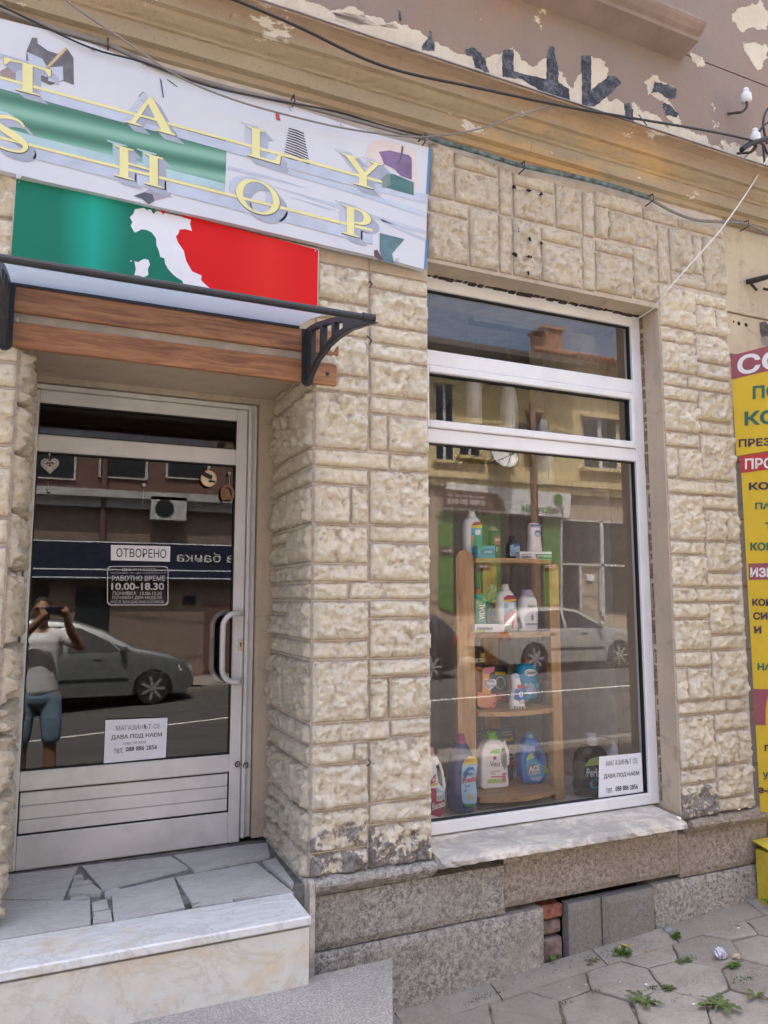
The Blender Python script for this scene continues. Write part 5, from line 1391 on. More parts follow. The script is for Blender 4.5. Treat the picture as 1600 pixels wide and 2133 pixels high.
v, f = curve2d([heartp(104, 970, 6), heartp(104, 970, 3)], 0); mb = MB(); mb.add([W(x, y, YP - .003) for x, y, _ in v], f); obj('heart_centre', mb, M_LACE, hb)
mb = MB(); mb.tube([W(103, 957, YP - .003), W(103, 946, YP - .003)], .001, 5); mb.lathe(W(103, 946, YP - .003), [(.006, 0), (.004, -.004)], 10, axis='y'); obj('suction_hook', mb, M_STICK, hb)
# horseshoe
hs = thing('horseshoe_ornament', 'brown wooden horseshoe with a horse head hanging at the right of the door glass', 'ornament', tuple(W(474, 1028, YP)))
M_HS = mat('brown_plywood', (.23, .13, .06), .6, var=.2, scale=30)
th_ = [math.radians(a) for a in range(125, 416, 15)]
P = [(474 + 14.5 * math.cos(t), 1027 - 19 * math.sin(t + math.pi)) for t in th_]; Q = [(474 + 9.5 * math.cos(t), 1027 - 13.5 * math.sin(t + math.pi)) for t in th_]
P = [(474 + 14.5 * math.sin(t), 1028 - 19 * math.cos(t)) for t in [math.radians(a) for a in range(-150, 151, 15)]]; Q = [(474 + 9.0 * math.sin(t), 1028 - 13 * math.cos(t)) for t in [math.radians(a) for a in range(-146, 147, 15)]]
mb = MB(); v, f = curve2d([P + Q[::-1]]); mb.add([W(x, y, YP - .002) for x, y, _ in v], f); mb.add([W(x, y, YP + .002) for x, y, _ in v], f); obj('shoe', mb, M_HS, hs)
mb = MB(); polymb(mb, [W(x, y, YP - .003) for x, y in ((466, 1040), (468, 1026), (464, 1030), (467, 1020), (473, 1016), (479, 1022), (481, 1032), (480, 1042))]); obj('horse_head', mb, M_HS, hs)
mb = MB(); mb.tube([W(478, 1010, YP - .003), W(478, 986, YP - .003)], .001, 5); mb.lathe(W(478, 986, YP - .003), [(.008, 0), (.005, -.005)], 10, axis='y'); obj('suction_hook', mb, M_STICK, hs)
for i, (x, y, x2, y2, lab) in enumerate(((300, 1010, 297, 1052, 'clear suction hook with a thread in the middle of the door glass'), (101, 1021, 100, 1003, 'small clear suction hook below the heart ornament'))):
    mb = MB(); mb.lathe(W(x, y, YP), [(.009, 0), (.009, -.002), (.004, -.006)], 12, axis='y'); mb.tube([W(x, y, YP - .003), W(x2, y2, YP - .003)], .0008, 5); tag(obj('suction_hook', mb, M_STICK), lab, 'hook', 'suction hooks on the door glass')
# notice in the window
notice('rental_notice', 'white rental notice standing in the lower right corner of the shop window', ((1248, 1576), (1336, 1568), (1340, 1652), (1247, 1663)),
       [('МАГАЗИНЪТ СЕ', (.17, .12, .90, .25), M_GREYINK, 0), ('ДАВА ПОД НАЕМ', (.11, .44, .92, .56), M_INK, .015), ('тел.', (.16, .78, .31, .90), M_GREYINK, 0), ('088 886 2856', (.37, .76, .88, .88), M_INK, .015)], YW - .006)

# ================================================================== STREET behind the photographer (seen mirrored in the panes)
FY = -14.46
road = obj('road', ground_sheet(-40, 60, -12.3, -3.8, -.12, 100), M_ASPH); tag(road, kind='structure')
M_LINE = mat('worn_white_road_paint', (.62, .61, .58), .7, var=.15, scale=20)
rl = MB(); 
for x in range(-20, 30, 1): rl.add([(x, -8.2, G(x) - .116), (x + 1, -8.2, G(x + 1) - .116), (x + 1, -8.08, G(x + 1) - .116), (x, -8.08, G(x) - .116)], [(0, 1, 2, 3)])
rl = obj('lane_line', rl, M_LINE); tag(rl, kind='structure')
kb = MB()
for i, x in enumerate(range(-20, 30)): kb.box(x + .003, x + .997, -3.80, -3.65, G(x) - .3, G(x) + .004, bev=.006)
kb = obj('kerb', kb, M_CONC); tag(kb, kind='structure')
kb2 = MB()
for x in range(-20, 40): kb2.box(x + .003, x + .997, -12.45, -12.3, G(x) - .3, G(x) + .004, bev=.006)
kb2 = obj('far_kerb', kb2, M_CONC); tag(kb2, kind='structure')
fs_ = obj('far_sidewalk', ground_sheet(-40, 60, FY - .2, -12.45, 0, 100), mat('dusty_far_pavement', (.27, .245, .215), .9, var=.2, scale=2, bump=.3)); tag(fs_, kind='structure')
terr = obj('ground', ground_sheet(-150, 150, -150, FY - .2, -.02, 20), mat('dry_ground', (.20, .17, .13), .95)); tag(terr, kind='structure')
terr = obj('back_ground', ground_sheet(-150, 150, .2, 150, -.30, 20), mat('dry_back_ground', (.20, .17, .13), .95)); tag(terr, kind='structure')

def Mw(px, py, d=0.0):
    p = W(px, py, .34 - (FY + d)); return Vector((p.x, FY + d, p.z))
def Md(px, py, d=0.0):
    p = W(px, py - 20, 1.28 - (FY + d)); return Vector((p.x, FY + d, p.z))
def mrect(mb, M_, x0, y0, x1, y1, d0, d1, mi=0):
    a, c = M_(x0, y0, d0), M_(x1, y1, d0)
    e, g = M_(x1, y0, d0), M_(x0, y1, d0)
    mb.box(a.x, c.x, FY + d0, FY + d1, (c.z + g.z) / 2, (a.z + e.z) / 2); return mb
# --- the yellow building reflected in the window
M_YW = plaster('sunny_yellow_facade', (.60, .50, .27), (.56, .46, .26), (.40, .33, .20))
M_BG = plaster('beige_brown_ground_floor', (.40, .32, .24), (.36, .29, .22), (.24, .19, .15))
M_TILE = mat('red_roof_tile', (.30, .13, .08), .8, var=.3, scale=6)
M_WIN = mat('dark_far_window_glass', (.03, .035, .04), .12)
M_ALU = mat('far_grey_aluminium', (.50, .50, .50), .4)
ob_ = thing('yellow_building', 'long yellow plastered building across the street with loan-office shopfront, mirrored in the window', 'building', (14, FY, .3))
zr1 = Mw(1000, 728, .75).z; zr2 = Mw(1230, 758, .45).z; xs = Mw(1168, 740).x; zg = Mw(1000, 1000).z
mb = MB(); mb.box(7.6, xs, FY - 8, FY, zg, zr1); obj('wall', mb, M_YW, ob_)
mb = MB(); mb.box(xs, 34, FY - 8, FY - .002, zg, zr2); obj('wall', mb, M_YW, ob_)
mb = MB(); mb.box(7.6, 34, FY - 8, FY - .004, -.2, zg); obj('ground_floor_wall', mb, M_BG, ob_)
mb = MB(); mb.box(7.4, xs + .2, FY - 8, FY + .75, zr1, zr1 + .16); obj('eave', mb, mat('dark_eave_boards', (.10, .085, .07), .8), ob_)
mb = MB(); mb.box(xs + .2, 34, FY - 8, FY + .45, zr2, zr2 + .10); obj('eave', mb, mat('ochre_eave', (.34, .27, .17), .8), ob_)
i = 0
x = xs + .2
while x < 24:
    mb = MB(); mb.tube([(x, FY + .62, zr2 + .12), (x, FY - 1.5, zr2 + 1.0)], .11, 7); obj('roof_tile', mb, M_TILE, ob_); x += .24
mb = MB(); c = Mw(1146, 706, -1.2); mb.box(c.x - .34, c.x + .34, FY - 1.8, FY - 1.0, zr1, c.z + .25); mb.box(c.x - .40, c.x + .40, FY - 1.87, FY - .93, c.z + .25, c.z + .34); obj('chimney', mb, mat('orange_chimney_brick', (.34, .17, .11), .85, var=.2, scale=8), ob_)
mb = MB(); mb.box(7.6, 34, FY, FY + .22, zg - .02, zg + .16); mb.box(7.6, 34, FY, FY + .12, zg - .25, zg - .02); obj('string_cornice', mb, M_YW, ob_)
for (x0, y0_, x1, y1_) in ((1212, 873, 1287, 978), (1020, 905, 1062, 960), (955, 890, 1000, 952), (905, 800, 945, 960), (1095, 860, 1130, 930), (1320, 885, 1372, 985)):
    mb = MB(); mrect(mb, Mw, x0 - 4, y0_ - 5, x1 + 4, y0_, .001, .16); obj('window_hood', mb, M_YW, ob_)
    mb = MB(); mrect(mb, Mw, x0, y0_, x1, y1_, .001, .03); f_ = obj('window', mb, M_ALU, ob_)
    for k in range(2):
        mb = MB(); xa_, xb_ = x0 + 3 + k * (x1 - x0) / 2, x0 + (k + 1) * (x1 - x0) / 2 - 2; mrect(mb, Mw, xa_, y0_ + 4, xb_, y1_ - 4, .031, .04); obj('pane', mb, M_WIN, f_)
    mb = MB(); mrect(mb, Mw, x0 - 6, y1_ + 1, x1 + 8, y1_ + 7, .001, .28); obj('window_sill', mb, M_YW, ob_)
for x0, x1, y0_, y1_ in ((1003, 1038, 988, 1008), (1238, 1274, 1010, 1028)):
    for k in range(6):
        mb = MB(); xx = x0 + (x1 - x0) * k / 5; c = Mw(xx, (y0_ + y1_) / 2, .12); h = (y1_ - y0_) / 1560 * 18 / 2; mb.lathe((c.x, FY + .12, c.z - h), [(.05, 0), (.09, h * .5), (.05, h), (.04, h * 1.5), (.06, h * 2)], 8); obj('baluster', mb, M_YW, ob_)
# loan office sign
M_SWH = mat('white_light_box', (.66, .67, .66), .4); M_SBR = mat('brown_sign_panel', (.13, .075, .055), .4)
M_SGR = mat('lime_green_panel', (.10, .23, .055), .45); M_SYG = mat('yellow_green_panel', (.36, .36, .08), .45)
def mpoly(name, P, m_, d, parent=ob_, M_=Mw, dep=.02):
    mb = MB(); mb.prism([M_(x, y, d) for x, y in P], (0, dep, 0)); return obj(name, mb, m_, parent)
def z5p(*P): return [(880 + .325 * x, 900 + .325 * y) for x, y in P]
sg_ = mpoly('sign_box', z5p((140, 325), (935, 402), (922, 552), (135, 497)), M_SWH, .05, dep=.14)
mpoly('sign_panel_brown', z5p((138, 362), (478, 396), (505, 430), (535, 508), (136, 478)), M_SBR, .195, sg_)
def mtext(body_, q, m_, d, parent, bold=.01, M_=Mw):
    mb = MB(); textmb(mb, body_, [M_(x, y, d) for x, y in q], bold); return obj('sign_lettering', mb, m_, parent)
mtext('0700 20 012', z5p((402, 440), (158, 424), (158, 456), (402, 474)), M_SWH, .22, sg_, .02)
mtext('www.finkredit.bg', z5p((402, 412), (163, 392), (163, 412), (402, 432)), M_SWH, .22, sg_, 0)
mtext('Fin', z5p((905, 478), (833, 474), (833, 522), (905, 530)), M_SBR, .22, sg_, .02)
mtext('Kredit', z5p((828, 474), (632, 460), (632, 508), (828, 522)), M_SGR, .22, sg_, .02)
mb = MB(); c = Mw(1163, 1040, .22); mb.lathe(c, [(.16, 0), (.16, .01)], 14, axis='y'); obj('sign_emblem', mb, M_SGR, sg_)
for P, m_ in ((((105, 505), (195, 512), (197, 1160), (105, 1120)), M_SGR), (((340, 520), (500, 535), (500, 1100), (340, 1050)), M_SGR), (((385, 840), (470, 840), (470, 1100), (385, 1080)), M_SYG), (((770, 545), (890, 556), (890, 1120), (770, 1100)), M_SGR), (((835, 850), (870, 850), (870, 1100), (835, 1100)), M_SYG)):
    mpoly('shopfront_panel', z5p(*P), m_, .02 if m_ is M_SGR else .045)
for P in (((197, 520), (338, 530), (338, 1150), (197, 1160)), ((502, 540), (768, 550), (768, 1130), (502, 1110)), ((892, 560), (1135, 578), (1135, 840), (892, 838)), ((1160, 585), (1320, 590), (1320, 850), (1160, 850)), ((892, 858), (1000, 858), (1000, 1130), (892, 1120)), ((1170, 866), (1320, 868), (1320, 1160), (1170, 1150))):
    mpoly('shop_window_pane', z5p(*P), M_WIN, .02, dep=.015)
for P in (((1132, 560), (1152, 560), (1165, 1180), (1145, 1180)), ((885, 838), (1325, 852), (1325, 866), (885, 852)), ((1000, 858), (1014, 858), (1020, 1140), (1006, 1140)), ((1130, 870), (1142, 870), (1146, 1150), (1134, 1150)), ((1310, 570), (1324, 570), (1330, 1180), (1316, 1180)), ((880, 560), (892, 560), (892, 1120), (880, 1120)), ((885, 556), (1325, 578), (1325, 590), (885, 568))):
    mpoly('shopfront_frame', z5p(*P), M_ALU, .04, dep=.05)
mpoly('paper_sheet', z5p((1055, 912), (1098, 914), (1098, 955), (1055, 953)), M_WHITE, .06, dep=.003)
for x0 in (112, 345, 778):
    sp_ = mpoly('small_panel_sign', z5p((x0, 735 + 100 * (x0 > 200)), (x0 + 90, 740 + 100 * (x0 > 200)), (x0 + 90, 775 + 100 * (x0 > 200)), (x0, 772 + 100 * (x0 > 200))), M_SBR, .07)
    mtext('0700 20 012', z5p((x0 + 80, 752 + 100 * (x0 > 200)), (x0 + 8, 750 + 100 * (x0 > 200)), (x0 + 8, 768 + 100 * (x0 > 200)), (x0 + 80, 770 + 100 * (x0 > 200))), M_SWH, .095, sp_, .02)
# satellite dish on its wall
c = Mw(1047, 950, .5); ds = thing('satellite_dish', 'white satellite dish on the yellow facade across the street', 'satellite dish', tuple(c))
mb = MB(); R = Matrix.Rotation(math.radians(-70), 3, 'X') @ Matrix.Rotation(0, 3, 'Z')
for v in [(.42 * r / 5 * math.cos(t), .42 * r / 5 * math.sin(t), .12 * (r / 5) ** 2) for r in range(6) for t in [2 * math.pi * i / 20 for i in range(20)]]: mb.v.append(tuple(c + R @ Vector(v)))
mb.f = [(r * 20 + i, r * 20 + (i + 1) % 20, (r + 1) * 20 + (i + 1) % 20, (r + 1) * 20 + i) for r in range(5) for i in range(20)]; mb.m = [0] * 100
obj('dish', mb, M_SWH, ds, smooth=True)
mb = MB(); mb.tube([c + Vector((0, -.5, -.3)), c + Vector((0, -.1, -.1))], .03, 6); mb.tube([c + Vector((.1, .0, -.35)), c + Vector((.0, .45, .0))], .015, 6); mb.box(c.x - .05, c.x + .05, c.y + .4, c.y + .5, c.z - .05, c.z + .05); obj('feed_arm', mb, M_ALU, ds)
# --- the bank building reflected in the door
bk = thing('bank_building', 'brown and maroon building across the street with a navy bank fascia, mirrored in the door', 'building', (1, FY, 0))
M_MAR = plaster('maroon_upper_wall', (.17, .095, .08), (.15, .09, .08), (.09, .05, .045)); M_BRW = plaster('brown_beige_wall', (.25, .19, .155), (.22, .17, .14), (.15, .12, .1))
z1 = Md(280, 1045).z; z2 = Md(280, 1134).z; z3 = Md(280, 1212).z; x7 = 7.58
mb = MB(); mb.box(-12, x7, FY - 8, FY, z1, 9.6); obj('upper_wall', mb, M_MAR, bk)
mb = MB(); mb.box(-12, x7, FY - 8, FY - .001, -.5, z1); obj('wall', mb, M_BRW, bk)
mb = MB(); mb.box(-12, x7, FY, FY + .35, z1 - .0, z1 + .18); mb.box(-12, x7, FY, FY + .18, z1 - .22, z1); obj('ledge', mb, mat('pale_grey_ledge', (.42, .42, .41), .7, var=.15, scale=2), bk)
mb = MB(); mb.box(-12, x7, FY, FY + .9, 9.6, 9.8); obj('eave', mb, M_TILE, bk)
mb = MB(); mb.box(-6, 5.2, FY, FY + .32, z3, z2); fa = obj('fascia', mb, mat('navy_fascia', (.014, .019, .05), .45, var=.1, scale=2), bk)
for z in (Md(280, 1193).z, Md(280, 1211).z + .02, z2 - .04):
    mb = MB(); mb.box(-6, 5.2, FY + .321, FY + .33, z, z + .03); obj('fascia_stripe', mb, M_WHITE, fa)
mtext('Първа банка', ((560, 1158), (362, 1154), (362, 1178), (560, 1184)), M_SWH, .34, fa, .01, Md)
mb = MB(); c = Md(345, 1062, .35); mb.box(c.x - .42, c.x + .42, FY, FY + .35, c.z - .28, c.z + .28); ac = obj('air_conditioner', mb, M_ALU, bk)
mb = MB(); mb.lathe((c.x - .1, FY + .351, c.z), [(.22, 0), (.22, .01), (.05, .02)], 16, axis='y'); obj('fan_grille', mb, M_WIN, ac)
for (x0, y0_, x1, y1_) in ((60, 940, 150, 1000), (200, 930, 300, 1000), (340, 935, 430, 1002), (480, 940, 560, 1005), (60, 820, 160, 905), (260, 820, 360, 905), (430, 830, 540, 915)):
    mb = MB(); mrect(mb, Md, x0, y0_, x1, y1_, .001, .05); f_ = obj('window', mb, M_ALU, bk)
    mb = MB(); mrect(mb, Md, x0 + 5, y0_ + 5, x1 - 5, y1_ - 5, .051, .06); obj('pane', mb, M_WIN, f_)
for (x0, y0_, x1, y1_, m_) in ((60, 1218, 85, 1400, M_WIN), (150, 1225, 215, 1400, M_WIN), (375, 1245, 400, 1262, M_WIN), (420, 1260, 470, 1400, M_MAR)):
    mb = MB(); mrect(mb, Md, x0, y0_, x1, y1_, .001, .04); obj('shopfront_opening', mb, m_, bk)
mb = MB(); c = Md(208, 1060, .15); mb.tube([(c.x, FY + .15, z1 + 5), (c.x, FY + .15, z2)], .07, 8); obj('downpipe', mb, M_MAR, bk)
# utility pole and wires on the far pavement
c = W(1117, 1200, .34 + 12.7); po = thing('utility_pole', 'weathered wooden pole on the far pavement carrying wires, mirrored in the window', 'pole', (c.x, -12.7, G(c.x)))
mb = MB(); mb.tube([(c.x, -12.7, G(c.x) - .1), (c.x, -12.7, 6.9)], [.13, .09], 10); obj('pole_shaft', mb, mat('weathered_pole_wood', (.22, .13, .08), .9, var=.3, scale=8), po)
mb = MB(); mb.box(c.x - .5, c.x + .5, -12.75, -12.65, 6.2, 6.3); obj('cross_arm', mb, M_RUST, po)
wl = [(0, -12.7, 6.2, .5), (.3, -12.7, 6.3, .6), (-.4, -12.7, 6.3, .4), (0, -12.7, 5.9, .3)]
names = ['highest', 'second', 'third', 'lowest']
for k, (dx, y, z, sg2) in enumerate(wl):
    mb = MB(); mb.tube(arc((c.x + dx, y, z), (c.x - 11, y + .4 * k, z + .6 - .3 * k), sg2, 14) , .012, 5); mb.tube(arc((c.x + dx, y, z), (c.x + 14, y + .2, z + .3 - .3 * k), sg2, 14), .012, 5); mb.tube(arc((c.x + dx, y, z), (c.x + dx - 3 + 2 * k, FY + .05, 5.2 + .3 * k), .3, 8), .01, 5)
    tag(obj('overhead_wire', mb, M_CABLE), f'black overhead wire strung from the {["cross arm centre", "right end of the cross arm", "left end of the cross arm", "pole shaft under the cross arm"][k]} across the street', 'wire', 'overhead wires across the street')

# ================================================================== PARKED CARS
def car(label, xw_f, wb, yside, d, paint, prof, zk, roofw=.60, wheel_r=.31, rims=7, glassp=(), lamp_front=True, bodycol=None, loc_y=None, group='cars parked across the street'):
    """prof: roof line as (s, z) with s=0 front axle, increasing towards the car's front*d; zk = waist height"""
    L0, L1 = prof[0][0], prof[-1][0]
    HW = .86; g0 = G(xw_f)
    t = thing('parked_car', label, 'car', (xw_f - d * wb / 2, yside - HW, g0 - .12), group)
    gz = g0 - .12
    def top(s):
        for (a, za), (c_, zc_) in zip(prof, prof[1:]):
            if a <= s <= c_: return za + (zc_ - za) * (s - a) / (c_ - a)
        return prof[0][1] if s < L0 else prof[-1][1]
    def hw(s, z):
        e = min(s - L0, L1 - s); pe = 1 - .22 * max(0, 1 - e / .55) ** 2.2
        b2 = HW * pe
        if z < zk: b2 *= .955 + .045 * math.sin(max(0, min(1, (z - .18) / (zk - .18))) * math.pi * .9)
        else: b2 = b2 * (.955 + .045 * math.sin(math.pi * .9)) * (1 - (z - zk) * (1 - roofw / HW) / .62)
        return b2
    NS, NR = 46, 9; mb = MB(); rows = []
    for i in range(NS + 1):
        s = L0 + (L1 - L0) * i / NS; zt = top(s); zb = .20 + .12 * max(0, 1 - min(s - L0, L1 - s) / .25); ring_ = []
        for j in range(NR + 1):
            z = zb + (zt - .06 - zb) * j / NR; ring_.append((hw(s, z), z))
        w_ = ring_[-1][0]; ring_ += [(w_ - .03, zt - .022), (w_ - .10, zt - .004), (w_ * .5, zt + .004), (0, zt + .006)]
        rows.append([(s, a, z) for a, z in ring_])
    K = len(rows[0])
    P3 = lambda s, a, z: (xw_f + d * s, yside - HW + a, gz + z)
    for sd_ in (1, -1):
        b0 = len(mb.v)
        for r in rows:
            for s, a, z in r: mb.v.append(P3(s, sd_ * a, z))
        for i in range(NS):
            for j in range(K - 1):
                q = (b0 + i * K + j, b0 + (i + 1) * K + j, b0 + (i + 1) * K + j + 1, b0 + i * K + j + 1); mb.f.append(q if sd_ * d > 0 else q[::-1]); mb.m.append(0)
        for i in (0, NS): mb.f.append(tuple(b0 + i * K + j for j in range(K)) + (()))
        mb.m += [0, 0]
    b0 = len(mb.v); mb.v += [P3(L0 + .05, -HW * .7, .2), P3(L1 - .05, -HW * .7, .2), P3(L1 - .05, HW * .7, .2), P3(L0 + .05, HW * .7, .2)]; mb.f.append((b0, b0 + 1, b0 + 2, b0 + 3)); mb.m.append(0)
    body = obj('body', mb, paint, t, smooth=True)
    for sd_ in (1, -1):
        for poly in glassp:
            g = MB(); g.v = [P3(s, sd_ * (hw(s, z) + .006), z) for s, z in poly]; g.f = [tuple(range(len(poly)))]; g.m = [0]; obj('side_window', g, M_CARG, t)
        for ws in (0, -wb):
            wt = MB(); c0 = Vector(P3(ws, sd_ * (HW - .1), wheel_r))
            ar = MB(); ar.v = [P3(ws + (wheel_r + .055) * math.cos(a), sd_ * (hw(ws, .5) + .004), wheel_r + (wheel_r + .055) * math.sin(a)) for a in [math.pi * i / 16 for i in range(17)]] + [P3(ws - wheel_r - .055, sd_ * (hw(ws, .3) + .004), .2), P3(ws + wheel_r + .055, sd_ * (hw(ws, .3) + .004), .2)]
            ar.f = [tuple(range(19))]; ar.m = [0]; obj('wheel_arch', ar, M_DARK, t)
            wt.lathe(c0 - Vector((0, sd_ * .08, 0)), [(wheel_r * .6, 0), (wheel_r * .94, 0), (wheel_r, sd_ * .03), (wheel_r, sd_ * .16), (wheel_r * .93, sd_ * .20), (wheel_r * .68, sd_ * .205)], 28, axis='y'); w_ = obj('wheel', wt, M_TYRE, t)
            rm = MB(); yo = c0.y + sd_ * .118
            rm.lathe((c0.x, yo - sd_ * .03, c0.z), [(wheel_r * .66, 0), (wheel_r * .70, sd_ * .03), (wheel_r * .64, sd_ * .03)], 28, axis='y')
            for k in range(rims):
                a = 2 * math.pi * k / rims; u = Vector((math.cos(a), 0, math.sin(a))); v_ = Vector((-math.sin(a), 0, math.cos(a)))
                pC = Vector((c0.x, yo, c0.z)); rm.obox(pC + u * .03 - v_ * .028, u * (wheel_r * .62), (0, sd_ * .012, 0), v_ * .056)
            rm.lathe((c0.x, yo, c0.z), [(.05, 0), (.05, sd_ * .02)], 12, axis='y'); obj('rim', rm, M_RIM, w_)
        mi = MB(); mi.box(*sorted((P3(-.62, 0, 0)[0], P3(-.50, 0, 0)[0])), *sorted((P3(0, sd_ * (HW - .05), 0)[1], P3(0, sd_ * (HW + .15), 0)[1])), gz + zk + .02, gz + zk + .15, bev=.03); obj('wing_mirror', mi, paint, t)
        for hs_ in (-1.0, -1.9):
            h = MB(); x_, y_, z_ = P3(hs_, sd_ * (hw(hs_, zk - .12) + .004), zk - .12); h.box(x_ - .09, x_ + .09, y_ - .012, y_ + .012, z_ - .018, z_ + .018, bev=.008); obj('door_handle', h, M_BLACK, t)
        for ds_ in (-.42, -1.35, -2.2):
            h = MB(); h.v = [P3(ds_ + .004, sd_ * (hw(ds_, z) + .003), z) for z in (.3, .5, .7, zk)] + [P3(ds_ - .004, sd_ * (hw(ds_, z) + .003), z) for z in (zk, .7, .5, .3)]; h.f = [tuple(range(8))]; h.m = [0]; obj('door_gap', h, M_DARK, t)
        h = MB(); h.v = [P3(s, sd_ * (hw(s, .5) + .005), z) for s, z in ((-wb + .45, .47), (-.45, .47), (-.45, .53), (-wb + .45, .53))]; h.f = [(0, 1, 2, 3)]; h.m = [0]; obj('side_trim', h, M_BLACK, t)
        h = MB(); s0 = L1 - .02; h.v = [P3(s, sd_ * (hw(s, z) + .006), z) for s, z in ((L1 - .30, .62), (L1 - .04, .60), (L1 - .06, .72), (L1 - .34, .74))]; h.f = [(0, 1, 2, 3)]; h.m = [0]; obj('headlight', h, mat('headlamp_lens', (.7, .68, .55), .1), t)
        h = MB(); h.v = [P3(s, sd_ * (hw(s, z) + .006), z) for s, z in ((L0 + .02, .72), (L0 + .26, .72), (L0 + .20, .92), (L0 + .06, .92))]; h.f = [(0, 1, 2, 3)]; h.m = [0]; obj('tail_light', h, mat('tail_lamp_lens', (.40, .02, .02), .15), t)
    # windscreen
    return t
M_CARG = mat('tinted_car_glass', (.012, .014, .016), .06, spec=.8); M_TYRE = mat('tyre_rubber', (.02, .02, .02), .85, bump=.3); M_RIM = mat('alloy_rim', (.27, .27, .275), .45, .1)
def paint(name, col):
    m, nt, b = _nt(name); b.inputs['Base Color'].default_value = (*col, 1); b.inputs['Metallic'].default_value = .45; b.inputs['Roughness'].default_value = .35
    b.inputs['Coat Weight'].default_value = .8; b.inputs['Coat Roughness'].default_value = .05; return m
hb_prof = [(-3.28, .55), (-3.25, .95), (-3.02, 1.18), (-2.72, 1.40), (-2.3, 1.45), (-1.5, 1.46), (-1.05, 1.40), (-.5, 1.12), (-.22, .97), (.2, .92), (.55, .84), (.72, .70), (.76, .50)]
hb_gl = [[(-2.62, .98), (-2.62, 1.22), (-2.40, 1.36), (-1.56, 1.38), (-1.56, .98)], [(-1.48, .98), (-1.48, 1.38), (-1.12, 1.33), (-.52, 1.03), (-.45, .96)], [(-2.98, 1.0), (-2.94, 1.12), (-2.72, 1.24), (-2.70, 1.0)]]
yc = -10.86
xf = W(1290, 1345, 11.2).x; 
car('silver hatchback parked across the street, mirrored in the shop window', xf, 2.42, yc, 1, paint('silver_car_paint', (.46, .45, .43)), hb_prof, .96, glassp=hb_gl)
mpv = [(-3.5, .6), (-3.45, 1.0), (-3.25, 1.45), (-3.0, 1.60), (-2.2, 1.66), (-1.4, 1.60), (-.9, 1.42), (-.35, 1.10), (.1, 1.0), (.5, .88), (.75, .70), (.8, .5)]
mpv_gl = [[(-2.5, 1.02), (-2.5, 1.52), (-1.62, 1.50), (-1.62, 1.02)], [(-1.54, 1.02), (-1.54, 1.49), (-1.32, 1.46), (-.80, 1.20), (-.62, 1.02)], [(-3.2, 1.05), (-3.15, 1.35), (-2.95, 1.48), (-2.6, 1.52), (-2.6, 1.05)], [(-.56, 1.02), (-.72, 1.16), (-.38, 1.02)]]
xf = W(312, 1390, 1.28 - yc).x
car('dark grey people carrier parked across the street, mirrored in the door glass', xf, 2.6, yc, 1, paint('dark_grey_car_paint', (.20, .215, .225)), mpv, 1.0, glassp=mpv_gl)
xf = W(899, 1345, 11.2).x - 2.5
car('dark grey hatchback with red tail light at the left edge of the window reflection', xf, 2.5, yc, -1, paint('graphite_car_paint', (.05, .05, .055)), hb_prof, .96, glassp=hb_gl)

# ================================================================== DISPLAY SHELF inside the window
za = lambda *P: [(880 + .1875 * x, 1040 + .1875 * y) for x, y in P]
zb_ = lambda *P: [(880 + .1875 * x, 1350 + .1875 * y) for x, y in P]
zc_ = lambda *P: [(880 + .1875 * x, 1520 + .1875 * y) for x, y in P]
zd = lambda *P: [(880 + .325 * x, 900 + .325 * y) for x, y in P]
ze = lambda *P: [(880 + .3375 * x, 1330 + .3375 * y) for x, y in P]
zf = .613
shf = thing('corner_shelf', 'light pine corner shelf with four rounded boards in the display window', 'shelf', (2.3, .6, zf))
pl0, pl1 = W(951, 1400, .47).x, W(988, 1400, .47).x; pr0, pr1 = W(1146, 1400, .47).x, W(1166, 1400, .47).x
bkx0, bkx1 = W(1010, 1500, .84).x, W(1041, 1500, .84).x
ztop = W(967, 1146, .47).z
mb = MB(); r = (pl1 - pl0) / 2
mb.prism([(pl0, .46, zf), (pl1, .46, zf)] + [((pl0 + pl1) / 2 + r * math.cos(t), .46, ztop - r + r * math.sin(t)) for t in [math.pi * i / 10 for i in range(11)]], (0, .022, 0)); obj('upright', mb, M_SHELFV, shf)
zs = [W(1060, 1172, .38).z, W(1060, 1328, .38).z, W(1055, 1492, .38).z, W(1080, 1668, .38).z]
mb = MB(); mb.box(pr0, pr1, .455, .50, zf, zs[0] + .005, bev=.002); obj('upright', mb, M_SHELFV, shf)
mb = MB(); mb.box(bkx0, bkx1, .84, .862, zf, zs[0] + .0, bev=.002); obj('upright', mb, M_SHELFV, shf)
for k, z in enumerate(zs):
    fr = []
    for i in range(13):
        t = i / 12; x = pl1 + .001 + (pr0 - pl1 - .002) * t; fr.append((x, .47 - .11 * math.sin(math.pi * (.08 + .84 * t)) ** .7, z))
    P = fr + [(pr0 - .001, .52, z), (bkx1, .838, z), (bkx0, .838, z), (pl1 + .001, .52, z)]
    mb = MB(); mb.prism(P, (0, 0, .024)); obj('shelf_board', mb, M_SHELF, shf)
zs = [z + .0245 for z in zs]

